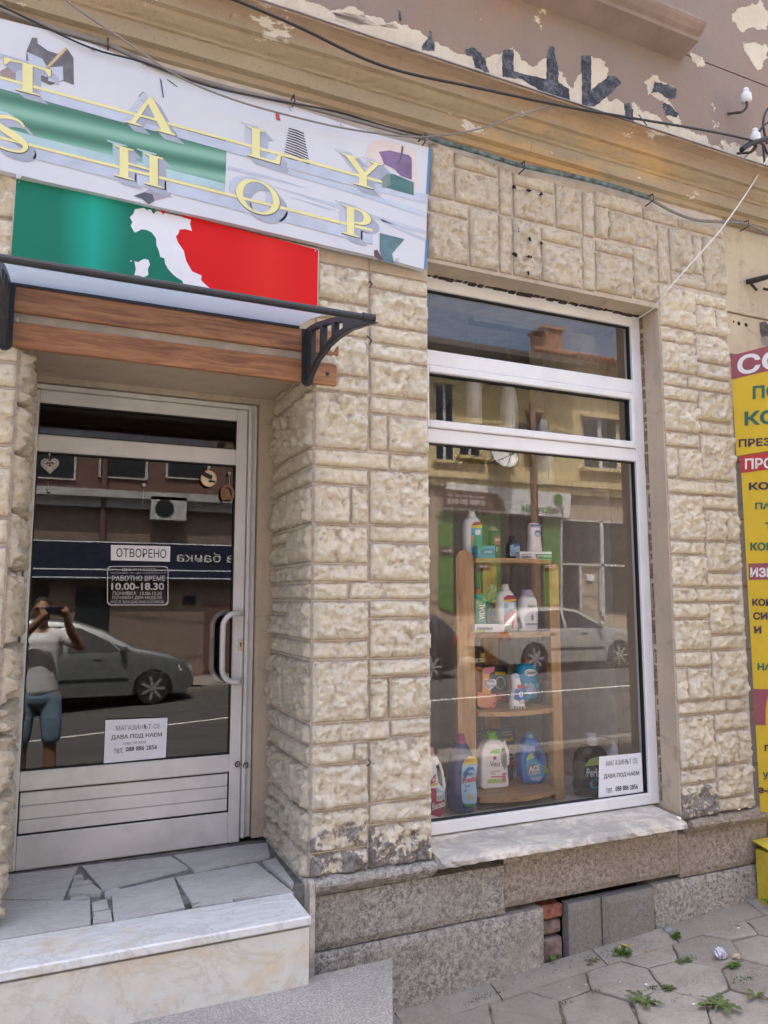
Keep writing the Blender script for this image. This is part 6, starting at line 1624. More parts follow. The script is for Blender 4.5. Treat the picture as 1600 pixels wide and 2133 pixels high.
def gm(name, col, rough=.3): return mat(name, col, rough, var=.04, scale=10)
C_WHT = gm('white_bottle_plastic', (.84, .85, .86)); C_RED = gm('red_label', (.50, .03, .04)); C_YLW = gm('yellow_label', (.70, .50, .03)); C_BLU = gm('blue_label', (.02, .12, .45)); C_SKY = gm('sky_blue_label', (.06, .38, .62))
C_NAVY = gm('navy_bottle_plastic', (.02, .035, .15)); C_MAG = gm('magenta_cap', (.30, .015, .13)); C_GRN = gm('lime_cap', (.14, .50, .02)); C_ACE = gm('mid_blue_bottle_plastic', (.02, .16, .55)); C_BLK = gm('black_bottle_plastic', (.008, .010, .010), .2)
C_PNK = gm('pink_label', (.62, .20, .26)); C_CRI = gm('crimson_label', (.42, .02, .09)); C_PCAP = gm('pink_cap', (.62, .26, .30)); C_DGRN = gm('dark_green_bottle_plastic', (.02, .06, .04)); C_TEAL = gm('clear_teal_bottle_plastic', (.01, .30, .26)); C_GRN2 = gm('green_label', (.02, .30, .12))
C_ORA = gm('orange_bottle_plastic', (.72, .32, .04)); C_PEACH = gm('peach_label', (.66, .24, .12)); C_GOLD = gm('gold_cap', (.35, .24, .06)); C_AQUA = gm('aqua_blue_bottle_plastic', (.01, .30, .52)); C_COP = gm('copper_cap', (.35, .12, .04)); C_SIL = gm('silver_cap', (.42, .43, .45)); C_LBL = gm('pale_blue_label', (.35, .55, .72)); C_GRY = gm('grey_label', (.32, .33, .34)); C_LIL = gm('lilac_cap', (.42, .38, .50)); C_PGRN = gm('pale_green_label', (.45, .58, .16)); C_POUCH = gm('dark_blue_pouch_film', (.03, .05, .11), .35); C_POUCH2 = gm('dark_purple_pouch_film', (.05, .045, .07), .35); C_MAU = gm('mauve_cap', (.30, .22, .22)); C_LBX = gm('light_blue_box', (.05, .28, .55))
def shrink(P, d):
    n = len(P); ar = sum(P[i][0] * P[(i + 1) % n][1] - P[(i + 1) % n][0] * P[i][1] for i in range(n)); s = 1 if ar > 0 else -1; out = []
    for i in range(n):
        a, b2, c = Vector(P[i - 1]), Vector(P[i]), Vector(P[(i + 1) % n]); e1, e2 = (b2 - a).normalized(), (c - b2).normalized()
        nn = Vector((-e1.y, e1.x)) + Vector((-e2.y, e2.x)); k = nn.length
        nn = nn.normalized() if k > .05 else Vector((-e1.y, e1.x)); out.append(tuple(b2 + nn * s * d / max(.6, k / 2)))
    return out
def goods(name, label, cat, Y, z, out, m_, depth, holes=(), cap=None, capm=None, decals=(), texts=(), grp='cleaning products in the shop window', bev=None, tall=None):
    Q = [W(x, y, Y) for x, y in out]; zmin = min(q.z for q in Q); zmax = max(q.z for q in Q)
    f = (zmax - z) / (zmax - zmin)
    rz_ = lambda q: (q.x, zmax - (zmax - q.z) * f)
    depth = min(depth, .09 if not holes else .07); bev = .013 if (holes and bev is None) else bev; bev = bev if bev is not None else depth * .42
    cx = sum(q.x for q in Q) / len(Q); cz = (z + zmax) / 2
    def inset(p, b2):          # the bevel grows outwards, so pull the outline in first
        d = Vector((p[0] - cx, p[1] - cz)); 
        return p
    L_ = [[rz_(q) for q in Q]] + [[rz_(W(x, y, Y)) for x, y in h][::-1] for h in holes]
    L_ = [shrink(L_[0], bev * .96)] + [shrink(h[::-1], -bev * .9) for h in L_[1:]]
    v, fc = curve2d(L_, ext=max(depth / 2 - bev, .001), bev=bev, res=4)
    t = thing(name, label, cat, (cx, Y + depth / 2, z), grp)
    mb = MB(); mb.add([(a, Y + depth / 2 - c, max(b2, z)) for a, b2, c in v], fc)
    obj('body', mb, m_, t, smooth=False if cat in ('box',) else True)
    at = lambda x, y, o: (lambda q: Vector((rz_(q)[0], Y - o, rz_(q)[1])))(W(x, y, Y))
    if cap:
        x0, y0_, x1, y1_ = cap; a, c = at(x0, y0_, 0), at(x1, y1_, 0); r = (c.x - a.x) / 2
        mb = MB(); mb.lathe(((a.x + c.x) / 2, Y + depth / 2, 0), [(r, c.z - .002), (r, c.z + (a.z - c.z) * .45), (r * .86, c.z + (a.z - c.z) * .5), (r * .82, a.z - .003), (r * .6, a.z)], 18, sy=min(1, depth / 2 / r)); obj('cap', mb, capm or m_, t, smooth=False)
    for i, (P, dm) in enumerate(decals):
        mb = MB(); polymb(mb, [at(x, y, .0012 + .0006 * i) for x, y in P]); obj('label', mb, dm, t)
    for body_, q, tm, bo in texts:
        mb = MB(); vv, ff = textgeo(body_, bo); mb.add(bilin(vv, [at(x, y, .006) for x, y in q]), ff); obj('label_text', mb, tm, t)
    return t
R4 = lambda x0, y0, x1, y1: [(x0, y0), (x1, y0), (x1, y1), (x0, y1)]
TXW, TXD = gm('white_print_ink', (.84, .84, .85)), gm('dark_print_ink', (.03, .035, .05))
EL = lambda cx, cy, a, b2, n=20: [(cx + a * math.cos(2 * math.pi * i / n), cy + b2 * math.sin(2 * math.pi * i / n)) for i in range(n)]
# ---- floor of the display
goods('detergent_bottle', 'white bottle with pink cap and crimson label at the left edge of the window', 'bottle', .40, zf, zc_((60, 330), (80, 300), (170, 300), (205, 370), (240, 480), (252, 600), (250, 720), (238, 900), (228, 965), (60, 985)), C_WHT, .09,
      holes=[zc_((168, 420), (190, 400), (212, 470), (238, 620), (232, 650), (190, 590), (170, 500))], cap=(*zc_((85, 215))[0], *zc_((165, 308))[0]), capm=C_PCAP,
      decals=[(zc_((92, 640), (150, 640), (190, 700), (248, 700), (244, 820), (236, 900), (200, 950), (92, 930)), C_CRI), (zc_((92, 560), (145, 480), (150, 570), (92, 600)), C_RED), (zc_((92, 600), (168, 575), (170, 600), (92, 625)), C_YLW), (zc_((150, 620), (200, 660), (246, 680), (246, 760), (160, 760)), C_LBL), (zc_((155, 690), (218, 685), (218, 775), (155, 780)), TXW)],
      texts=[('Bucato', zc_((105, 800), (246, 762), (246, 830), (105, 880)), TXW, .02), ('40', zc_((100, 535), (148, 515), (148, 555), (100, 578)), TXW, .02), ('HOME', zc_((160, 718), (214, 712), (214, 760), (160, 765)), TXD, .0)])
goods('detergent_bottle', 'tall navy bottle with magenta cap and yellow and blue label', 'bottle', .40, zf, zc_((420, 160), (520, 160), (560, 225), (612, 310), (636, 420), (634, 860), (600, 920), (540, 938), (390, 938), (345, 905), (338, 800), (338, 420), (355, 320), (400, 215)), C_NAVY, .09, cap=(*zc_((418, 65))[0], *zc_((522, 160))[0]), capm=C_MAG,
      decals=[(zc_((440, 395), (470, 330), (520, 292), (570, 295), (608, 330), (612, 400), (590, 560), (604, 700), (600, 800), (560, 852), (480, 845), (440, 790), (430, 640)), C_LBL), (zc_((445, 392), (470, 332), (520, 292), (570, 295), (608, 330), (612, 375)), C_YLW), (zc_((450, 480), (500, 415), (560, 410), (580, 440), (520, 450), (480, 540), (452, 560)), C_BLU), (zc_((455, 820), (600, 815), (570, 850), (490, 848)), C_GRN2), (zc_(*EL(530, 742, 18, 32)), C_YLW)],
      texts=[('MAXI', zc_((470, 322), (570, 318), (570, 350), (470, 356)), C_ORA, .02), ('bio', zc_((500, 470), (552, 462), (552, 500), (500, 508)), TXD, .01), ('Presto', zc_((442, 530), (596, 495), (596, 562), (442, 602)), C_RED, .02), ('Total', zc_((460, 612), (525, 598), (525, 628), (460, 644)), C_BLU, .02), ('4', zc_((458, 655), (480, 652), (480, 690), (458, 692)), C_BLU, .02)])
goods('detergent_bottle', 'black bottle with silver cap and pale green label beside the window notice', 'bottle', .40, zf, ze((1040, 660), (1105, 660), (1140, 690), (1165, 730), (1170, 990), (985, 990), (972, 930), (980, 880), (972, 790), (985, 720), (1010, 685)), C_BLK, .09, cap=(*ze((1040, 588))[0], *ze((1106, 658))[0]), capm=C_SIL,
      decals=[(ze((1002, 795), (1030, 750), (1075, 735), (1088, 738), (1088, 790)), C_PGRN), (ze(*EL(1062, 915, 30, 34)), C_SKY), (ze(*EL(1066, 912, 20, 24)), C_BLK)], texts=[('Perla', ze((1010, 808), (1094, 812), (1094, 866), (1010, 868)), TXW, .02)])
goods('detergent_bottle', 'white bottle with pale pink cap behind the window notice', 'bottle', .46, zf, ze((1212, 640), (1274, 640), (1296, 670), (1310, 705), (1314, 960), (1190, 960), (1184, 715), (1196, 670)), C_WHT, .08, cap=(*ze((1210, 600))[0], *ze((1276, 642))[0]), capm=C_PCAP)
# ---- lowest board
goods('product_pouch', 'dark blue product pouch with yellow band behind the white bottle on the lowest board', 'pouch', .70, zs[3], zc_((608, 35), (650, 15), (1000, -30), (1038, -35), (1030, 200), (1012, 560), (620, 600)), C_POUCH, .03, decals=[(zc_((880, 105), (1012, 88), (1012, 118), (880, 138)), C_YLW), (zc_(*EL(980, 250, 32, 66)), C_GRY), (zc_(*EL(982, 250, 22, 50)), C_POUCH), (zc_((960, 345), (1025, 335), (1020, 420), (960, 430)), C_CRI)], texts=[('DASH', zc_((640, 50), (760, 35), (760, 85), (640, 98)), C_GRY, 0), ('PODS', zc_((880, 20), (985, 10), (985, 60), (880, 72)), C_GRY, 0)])
goods('detergent_bottle', 'white bottle with lime green cap and handle hole on the lowest board', 'bottle', .55, zs[3], zc_((755, 112), (862, 112), (910, 150), (942, 210), (957, 290), (960, 500), (968, 610), (950, 640), (690, 660), (655, 630), (662, 560), (655, 400), (660, 300), (675, 220), (705, 150)), C_WHT, .09,
      holes=[zc_((912, 200), (922, 235), (935, 300), (932, 370), (912, 405), (893, 360), (888, 300), (895, 230))], cap=(*zc_((752, 30))[0], *zc_((860, 112))[0]), capm=C_GRN,
      decals=[(zc_((738, 265), (775, 225), (860, 208), (862, 262)), C_GRN), (zc_(*EL(803, 312, 18, 20)), C_CRI), (zc_((720, 560), (740, 545), (930, 548), (935, 575), (900, 585), (720, 590)), C_PGRN), (zc_((885, 480), (925, 470), (925, 575), (885, 575)), C_PNK), (zc_((758, 512), (890, 508), (890, 522), (758, 525)), C_PNK)],
      texts=[('Vest', zc_((745, 350), (860, 345), (860, 405), (745, 405)), TXD, .0), ('LAVATRICE', zc_((757, 448), (860, 445), (860, 466), (757, 468)), C_RED, 0), ('ROSE', zc_((757, 472), (805, 471), (805, 492), (757, 493)), C_RED, 0)])
goods('detergent_bottle', 'bright blue bottle with handle hole and white letters on the lowest board', 'bottle', .55, zs[3], zc_((1172, 100), (1274, 100), (1300, 150), (1340, 215), (1372, 290), (1386, 380), (1380, 540), (1365, 605), (1330, 632), (1150, 632), (1118, 560), (1104, 440), (1104, 330), (1125, 210), (1150, 140)), C_ACE, .09,
      holes=[zc_((1258, 210), (1275, 195), (1300, 215), (1330, 290), (1332, 330), (1312, 345), (1280, 310), (1262, 260))], cap=(*zc_((1178, 50))[0], *zc_((1272, 102))[0]), capm=C_SKY,
      decals=[(zc_((1150, 360), (1175, 290), (1210, 258), (1225, 275), (1245, 335), (1330, 420), (1378, 430), (1372, 520), (1340, 560), (1230, 580), (1190, 560), (1160, 500), (1146, 430)), C_SKY), (zc_((1150, 358), (1175, 290), (1210, 258), (1225, 275), (1244, 330)), C_PGRN), (zc_(*EL(1222, 462, 52, 62)), C_MAU), (zc_((1190, 560), (1300, 540), (1345, 550), (1300, 600), (1215, 590)), C_LBL), (zc_((1335, 420), (1382, 432), (1378, 500), (1345, 510)), C_PGRN)],
      texts=[('ACE', zc_((1175, 430), (1300, 402), (1300, 472), (1175, 500)), TXW, .04), ('DETERSIVO', zc_((1178, 506), (1305, 482), (1305, 512), (1178, 532)), TXW, .02)])
# ---- second board from below
goods('product_pouch', 'dark purple product pouch with green ring behind the orange bottle', 'pouch', .70, zs[2], zb_((590, 205), (700, 195), (950, 195), (955, 400), (950, 605), (600, 605)), C_POUCH2, .03, decals=[(zb_((805, 265), (920, 265), (920, 300), (805, 300)), C_YLW), (zb_(*EL(865, 390, 60, 75)), C_GRY), (zb_(*EL(862, 390, 44, 56)), C_DGRN), (zb_((825, 490), (945, 480), (945, 595), (825, 605)), C_CRI)])
goods('softener_bottle', 'orange and peach bottle with gold pump cap and heart label', 'bottle', .50, zs[2], zb_((668, 155), (742, 155), (790, 180), (802, 230), (800, 400), (816, 480), (822, 560), (818, 650), (800, 672), (625, 660), (608, 620), (608, 490), (620, 380), (608, 250), (625, 185)), C_ORA, .08, cap=(*zb_((666, 55))[0], *zb_((744, 155))[0]), capm=C_GOLD,
      decals=[(zb_((612, 480), (700, 510), (815, 505), (820, 645), (800, 668), (630, 655), (610, 620)), C_PEACH), (zb_((682, 222), (798, 205), (798, 262), (700, 295), (676, 280)), C_PNK), (zb_(*[(742 + (x - 742), y) for x, y in heartp(745, 400, 78)]), TXW), (zb_(*heartp(735, 395, 62)), C_PEACH), (zb_(*EL(750, 392, 42, 45)), TXW), (zb_(*heartp(793, 615, 18)), C_RED)], texts=[('Mon', zb_((722, 345), (785, 340), (785, 385), (722, 392)), C_BLU, 0), ('Amour', zb_((700, 395), (800, 385), (800, 430), (700, 440)), C_BLU, 0)])
goods('softener_bottle', 'sky blue bottle with copper cap and flower print on the second board from below', 'bottle', .56, zs[2], zb_((1145, 168), (1235, 165), (1290, 195), (1318, 250), (1300, 330), (1302, 400), (1320, 500), (1328, 620), (1300, 638), (1120, 640), (1108, 500), (1096, 380), (1082, 290), (1095, 205)), C_AQUA, .08, cap=(*zb_((1160, 122))[0], *zb_((1238, 166))[0]), capm=C_COP,
      decals=[(zb_(*EL(1203, 277, 72, 42)), TXW)] + [(zb_(*EL(1150 + 26 * (k % 4) + 8 * (k // 4), 420 + 40 * (k // 4) + 14 * (k % 2), 22, 24, 9)), (C_LBL, C_LIL, C_LBL)[k % 3]) for k in range(12)] + [(zb_(*EL(1258, 425, 28, 28)), C_SKY)], texts=[('Chanteclair', zb_((1150, 258), (1255, 252), (1255, 296), (1150, 300)), TXD, 0)])
goods('stain_remover_bottle', 'small white and blue squeeze bottle with slanted nozzle in front of the sky blue one', 'bottle', .40, zs[2], zb_((1014, 310), (1040, 288), (1068, 284), (1092, 330), (1112, 400), (1128, 450), (1132, 540), (1150, 600), (1152, 685), (1000, 690), (1002, 600), (1018, 520), (1030, 440), (1022, 370)), C_WHT, .045,
      decals=[(zb_((1018, 312), (1040, 292), (1066, 290), (1086, 335), (1026, 350)), C_LBL), (zb_((1032, 455), (1124, 450), (1128, 560), (1070, 590), (1014, 570)), C_BLU), (zb_((1048, 412), (1116, 408), (1122, 446), (1060, 450)), C_RED), (zb_(*EL(1092, 515, 22, 34)), TXW), (zb_((1080, 500), (1104, 495), (1100, 530), (1084, 525)), C_RED)] + [(zb_(*R4(1010 + 29 * k, 648, 1028 + 29 * k, 672)), (TXD, C_SKY, C_CRI, C_CRI, C_YLW)[k]) for k in range(5)], texts=[('Spray', zb_((1058, 560), (1130, 556), (1130, 586), (1058, 592)), C_BLU, .01), ('Forte', zb_((1068, 592), (1132, 588), (1132, 615), (1068, 620)), C_RED, .01)])
# ---- third board
goods('shampoo_bottle', 'slim green bottle with red cap and white vertical lettering on the third board', 'bottle', .50, zs[1], zd((356, 1040), (400, 1035), (412, 1080), (414, 1290), (342, 1290), (342, 1080)), C_TEAL, .05, cap=(*zd((358, 1005))[0], *zd((386, 1040))[0]), capm=C_RED, decals=[(zd((346, 1075), (408, 1070), (410, 1130), (344, 1150)), C_GRN2)],
      texts=[('VIDAL', zd((362, 1205), (362, 1100), (396, 1100), (396, 1205)), TXW, .02)])
goods('dish_soap_bottle', 'clear green bottle with teal cap and grey label behind the pink-labelled one', 'bottle', .60, zs[1], zd((440, 1010), (480, 1008), (496, 1040), (500, 1100), (500, 1290), (430, 1290), (416, 1100), (420, 1040)), C_TEAL, .05, cap=(*zd((442, 975))[0], *zd((478, 1010))[0]), capm=C_AQUA, decals=[(zd((438, 1120), (498, 1110), (498, 1225), (438, 1225)), C_GRY), (zd(*EL(470, 1110, 24, 24)), C_COP)], texts=[('PIATTI', zd((455, 1162), (497, 1160), (497, 1184), (455, 1186)), C_BLU, .02)])
goods('softener_bottle', 'white bottle with pink and blue label in the middle of the third board', 'bottle', .50, zs[1], zd((530, 1010), (568, 1010), (590, 1030), (602, 1060), (604, 1280), (500, 1280), (497, 1060), (508, 1030)), C_WHT, .065, cap=(*zd((526, 972))[0], *zd((572, 1012))[0]), capm=C_WHT,
      decals=[(zd((524, 1095), (600, 1090), (602, 1280), (522, 1240)), C_LBL), (zd((524, 1180), (560, 1140), (602, 1150), (602, 1278), (522, 1240)), C_PNK), (zd((520, 1062), (545, 1045), (585, 1048), (600, 1070), (600, 1088), (520, 1086)), C_CRI), (zd((520, 1076), (600, 1070), (600, 1082), (520, 1088)), C_YLW), (zd((548, 1098), (586, 1096), (586, 1132), (548, 1134)), TXW)])
goods('shampoo_bottle', 'white oval bottle with lilac cap and lavender print at the right of the third board', 'bottle', .50, zs[1], zd((656, 1048), (724, 1048), (742, 1075), (750, 1150), (748, 1285), (640, 1285), (640, 1150), (645, 1075)), C_WHT, .06, cap=(*zd((654, 1008))[0], *zd((726, 1050))[0]), capm=C_LIL, decals=[(zd(*R4(668, 1232, 738, 1244)), C_LIL), (zd(*EL(705, 1195, 8, 22)), C_MAU)], texts=[('Neutro', zd((676, 1108), (728, 1106), (728, 1128), (676, 1130)), TXD, .01)])
goods('toothpaste_box', 'long white toothpaste box with dark lettering on the third board', 'box', .43, zs[1], zd((337, 1230), (575, 1233), (575, 1287), (337, 1287)), C_WHT, .04, bev=.0015, decals=[(zd((530, 1240), (573, 1238), (573, 1284), (522, 1284)), C_DGRN), (zd((340, 1272), (400, 1272), (400, 1285), (340, 1285)), C_PGRN)], texts=[('mentadent', zd((346, 1246), (446, 1246), (446, 1270), (346, 1270)), TXD, .02)])
goods('toothpaste_box', 'small pale green box behind the oval white bottle', 'box', .58, zs[1], zd((604, 1228), (642, 1228), (642, 1287), (604, 1287)), gm('pale_green_box', (.42, .55, .45)), .03, bev=.0015)
# ---- top board
goods('softener_bottle', 'tall white bottle with blue and yellow label at the left of the top board', 'bottle', .52, zs[0], za((545, 185), (612, 185), (645, 215), (662, 260), (664, 645), (492, 645), (488, 260), (505, 222)), C_WHT, .065, cap=(*za((536, 130))[0], *za((618, 188))[0]), capm=C_WHT,
      decals=[(za((542, 310), (660, 305), (662, 600), (545, 600)), C_SKY), (za((545, 290), (570, 255), (620, 246), (655, 262), (660, 290)), C_CRI), (za((545, 285), (660, 280), (660, 312), (545, 318)), C_YLW), (za((583, 335), (643, 332), (643, 385), (583, 388)), TXW), (za(*EL(612, 465, 48, 72)), C_TEAL), (za((545, 395), (575, 400), (560, 500), (545, 520)), C_YLW), (za((560, 590), (600, 580), (600, 640), (560, 640)), C_MAU)])
goods('product_box', 'small blue box in front of the tall white bottle on the top board', 'box', .44, zs[0], za((618, 515), (806, 515), (806, 650), (618, 650)), C_LBX, .04, bev=.0015, decals=[(za((650, 555), (790, 545), (795, 610), (645, 615)), C_BLU), (za((620, 518), (668, 518), (668, 548), (620, 552)), C_GRN2)], texts=[('LINES', za((680, 572), (770, 568), (770, 596), (680, 600)), TXW, .01)])
goods('shampoo_bottle', 'dark green bottle with mauve cap on the top board', 'bottle', .55, zs[0], za((762, 345), (864, 345), (868, 500), (870, 650), (790, 650), (765, 500)), C_DGRN, .05, cap=(*za((764, 305))[0], *za((860, 348))[0]), capm=C_MAU, decals=[(za(*EL(826, 450, 30, 58)), C_CRI), (za(*EL(828, 540, 14, 26)), C_GRY)], texts=[('SUNSILK', za((800, 432), (858, 432), (858, 455), (800, 455)), TXW, .01)])
goods('soap_pump_bottle', 'small dark pump bottle with white label on the top board', 'bottle', .55, zs[0], za((1000, 440), (1042, 440), (1078, 490), (1086, 540), (1084, 650), (966, 650), (962, 540), (972, 490)), C_BLK, .05, cap=(*za((990, 405))[0], *za((1052, 442))[0]), capm=C_BLK, decals=[(za((975, 505), (1020, 488), (1080, 510), (1082, 615), (970, 612)), C_LBL), (za((1015, 490), (1070, 485), (1076, 512), (1010, 520)), C_BLU)])
goods('body_lotion_bottle', 'white tapered bottle with blue ringed cap at the right of the top board', 'bottle', .55, zs[0], za((1208, 300), (1326, 300), (1330, 420), (1345, 520), (1356, 650), (1190, 650), (1198, 520), (1208, 420)), C_WHT, .05, cap=(*za((1204, 260))[0], *za((1328, 300))[0]), capm=C_WHT, decals=[(za((1206, 280), (1327, 280), (1327, 300), (1206, 300)), C_BLU), (za(*EL(1278, 375, 34, 36)), C_BLU), (za(*EL(1278, 388, 30, 20)), C_LBL)], texts=[('NIVEA', za((1252, 366), (1304, 366), (1304, 382), (1252, 382)), TXW, .02)])
goods('toothpaste_box', 'long white and green toothpaste box at the front of the top board', 'box', .44, zs[0], za((1082, 580), (1437, 582), (1437, 660), (1082, 655)), C_WHT, .04, bev=.0015, decals=[(za((1252, 604), (1436, 606), (1436, 658), (1262, 650)), C_GRN2)], texts=[('pasta del', za((1115, 600), (1200, 600), (1200, 616), (1115, 616)), TXD, .01), ('Capitano', za((1090, 618), (1208, 620), (1208, 650), (1090, 648)), TXD, .03), ('ANTITARTARO', za((1268, 615), (1430, 617), (1430, 640), (1268, 636)), TXW, .02)])
# pendant lamp
YL = .72
lp = thing('pendant_lamp', 'ceiling lamp with long dark bar and three perforated metal cylinders behind the top panes', 'lamp', tuple(W(1060, 690, YL)))
a, c = W(980, 655, YL), W(1137, 693, YL); zc2 = (a.z + c.z) / 2 + .0
a, c = W(980, 672, YL), W(1137, 700, YL); zc2 = max(a.z, c.z)
mb = MB(); mb.box(a.x, c.x, YL - .04, YL + .04, zc2 - .0, zc2 + .035, bev=.003); obj('ceiling_bar', mb, mat('dark_lamp_bar', (.16, .17, .20), .4), lp)
mb = MB(); mb.tube([((a.x + c.x) / 2, YL, zc2 + .03), ((a.x + c.x) / 2, YL, 3.63)], .012, 6); obj('ceiling_rod', mb, M_METAL, lp)
M_CYL = mat('brushed_lamp_metal', (.48, .52, .57), .35, .3)
for x, yt, yb, wpx in ((987, 752, 882, 15), (1062, 790, 915, 15.5), (1135, 874, 1010, 17)):
    t0, b1 = W(x, yt, YL), W(x, yb, YL); r = (W(x + wpx, yb, YL).x - b1.x); mb = MB()
    mb.lathe((b1.x, YL, 0), [(r, b1.z), (r, b1.z + (t0.z - b1.z) * .55), (r * .8, b1.z + (t0.z - b1.z) * .78), (r * .42, t0.z - .01), (r * .2, t0.z)], 20); cy = obj('shade', mb, M_CYL, lp, smooth=True)
    mb = MB()
    for k in range(9):
        for s_ in (-.25, .25):
            ang = -math.pi / 2 + s_; rr = r + .0008; zz3 = b1.z + .03 + k * .013; ux = Vector((math.cos(ang), math.sin(ang), 0)); tx = Vector((-ux.y, ux.x, 0)); pc = Vector((b1.x, YL, zz3)) + ux * rr
            mb.add([pc + tx * .003 * math.cos(q) + Vector((0, 0, .003 * math.sin(q))) for q in [2 * math.pi * i / 6 for i in range(6)]], [tuple(range(6))])
    o = obj('perforation', mb, M_DARK, cy); o['kind'] = 'stuff'
    mb = MB(); mb.tube([(b1.x, YL, t0.z - .002), (b1.x, YL, zc2)], .0022, 5); obj('hanging_cable', mb, M_CABLE_G, lp)
# lit ceiling spot far inside, seen through the door
me_ = bpy.data.materials.new('lit_spot'); me_.use_nodes = True; bb_ = me_.node_tree.nodes['Principled BSDF']; bb_.inputs['Emission Color'].default_value = (1, .85, .6, 1); bb_.inputs['Emission Strength'].default_value = 9
p = WZ(268, 1004, 3.61); mb = MB(); mb.lathe((p.x, p.y, 3.60), [(.045, 0), (.045, .018)], 18); tag(obj('ceiling_spotlight', mb, me_), 'small lit round ceiling light seen through the door glass', 'ceiling light')

# ================================================================== PLANTS AND LITTER on the pavement
def leafmat(name, a): 
    m, nt, b = _nt(name); n = N(nt); c = n.mix(n.ramp(n.noise(18, 4, .6), [(.3, 0.0), (.7, 1.0)]), a, tuple(x * .55 for x in a)); n.L(c, b.inputs['Base Color']); b.inputs['Roughness'].default_value = .55
    b.inputs['Subsurface Weight'].default_value = 0; return m
M_LEAF, M_LEAF2 = leafmat('fresh_weed_leaf', (.11, .22, .035)), leafmat('dull_weed_leaf', (.12, .17, .05))
M_DRY = mat('dry_leaf', (.42, .24, .09), .8, var=.4, scale=40)
def rosette(px, py, label, n, L, seedv, m_=M_LEAF, stand=.5, jag_=True, name='dandelion_plant', cat='weed'):
    c = WG(px, py); r = random.Random(seedv); t = thing(name, label, cat, tuple(c), 'weeds growing in the pavement joints')
    for k in range(n):
        az_ = 2 * math.pi * k / n + r.uniform(-.55, .55); l = L * r.uniform(.35, 1.05); wd = l * r.uniform(.09, .19); up_ = stand * r.uniform(.5, 1.3)
        u = Vector((math.cos(az_), math.sin(az_), 0)); v_ = Vector((-u.y, u.x, 0)); K = 8; Lp, Cp, Rp = [], [], []
        for i in range(K + 1):
            s = i / K; h = up_ * l * (s * 1.3 - s * s * 1.0); w_ = wd * math.sin(math.pi * min(1, s ** .8 * .95 + .05)) * (1 + (.45 * (-1) ** i if jag_ else 0)) * (.4 + s)
            p = c + u * (l * s) + Vector((0, 0, h + .004)); Cp.append(p); Lp.append(p + v_ * w_ + Vector((0, 0, .18 * w_))); Rp.append(p - v_ * w_ + Vector((0, 0, .18 * w_)))
        mb = MB(); mb.v = [tuple(x) for x in Lp + Cp + Rp]; K1 = K + 1
        mb.f = [(i, i + 1, K1 + i + 1, K1 + i) for i in range(K)] + [(K1 + i, K1 + i + 1, 2 * K1 + i + 1, 2 * K1 + i) for i in range(K)]; mb.m = [0] * (2 * K)
        o = obj('leaf', mb, m_, t)
    return t
def clump(px, py, label, n, R_, H_, seedv, m_=M_LEAF, name='clover_clump', flowers=0):
    c = WG(px, py); r = random.Random(seedv); t = thing(name, label, 'weed', tuple(c), 'weeds growing in the pavement joints')
    mb = MB(); st2 = MB()
    for k in range(n):
        a = r.uniform(0, 6.28); q = R_ * math.sqrt(r.random()); h = H_ * r.uniform(.25, 1) * (1 - .5 * q / R_); p = c + Vector((q * math.cos(a), q * math.sin(a) * .6, h)); 
        st2.tube([c + Vector((q * .3 * math.cos(a), q * .3 * math.sin(a) * .6, 0)), p], .0008, 3, caps=False)
        a0 = r.uniform(0, 6.28); s = r.uniform(.006, .011)
        for j in range(3):
            b2 = a0 + j * 2.09; u = Vector((math.cos(b2), math.sin(b2), r.uniform(-.2, .35))); v_ = Vector((-u.y, u.x, 0))
            mb.add([p, p + u * s * .6 + v_ * s * .5, p + u * s * 1.1 + v_ * s * .15, p + u * s * 1.1 - v_ * s * .15, p + u * s * .6 - v_ * s * .5], [(0, 1, 2, 3, 4)])
    o = obj('leaves', mb, m_, t); o['kind'] = 'stuff'; o = obj('stems', st2, m_, t); o['kind'] = 'stuff'
    for k in range(flowers):
        a = r.uniform(0, 6.28); q = R_ * .8 * r.random(); fb = MB(); fb.ball(c + Vector((q * math.cos(a) + R_ * .5, q * .5 * math.sin(a), H_ * .8)), .005, 6); obj('flower', fb, C_YLW, t)
    return t
rosette(1146, 2006, 'leafy dandelion growing out of the brick gap in the plinth', 11, .085, 3, stand=1.2)
clump(1297, 1993, 'round green clover clump with yellow flowers below the concrete panels', 80, .05, .055, 4, flowers=4)
clump(1232, 2008, 'sparse clover tuft at the foot of the narrow concrete panel', 34, .05, .028, 5, M_LEAF2)
clump(1410, 1958, 'small upright clover tuft beside the crumpled film at the plinth', 46, .026, .05, 6)
rosette(1342, 2092, 'spiky dandelion rosette in the joint at the lower right', 15, .10, 7, M_LEAF2, stand=.55)
clump(1425, 2004, 'flat weed strip between two slabs left of the blue wrapper', 36, .045, .018, 8, M_LEAF2)
clump(1393, 2062, 'weed tuft at the slab corner above the spiky dandelion', 36, .035, .02, 9, M_LEAF2)
rosette(1500, 2098, 'long loose weed with yellowed leaves at the bottom right corner', 16, .11, 10, M_LEAF2, stand=.5)
clump(1530, 2013, 'small weed tuft right below the blue wrapper', 50, .03, .02, 11)
rosette(1575, 2078, 'low weed in the joint at the right edge of the pavement', 10, .07, 12, M_LEAF2, stand=.5)
rosette(1606, 1895, 'leafy weed growing in front of the yellow metal box', 10, .09, 13, stand=1.6)
clump(842, 2120, 'tiny weed sprouting beside the ramp corner', 22, .03, .02, 14)
r = random.Random(5)
nms = ['curled dry leaf nearest the ramp corner', 'dry leaf leaning on the ramp edge', 'brown leaf scrap at the wall foot by the ramp', 'pale dry leaf beside the ramp', 'small rusty leaf near the ramp', 'dry leaf fragment under the clover tuft']
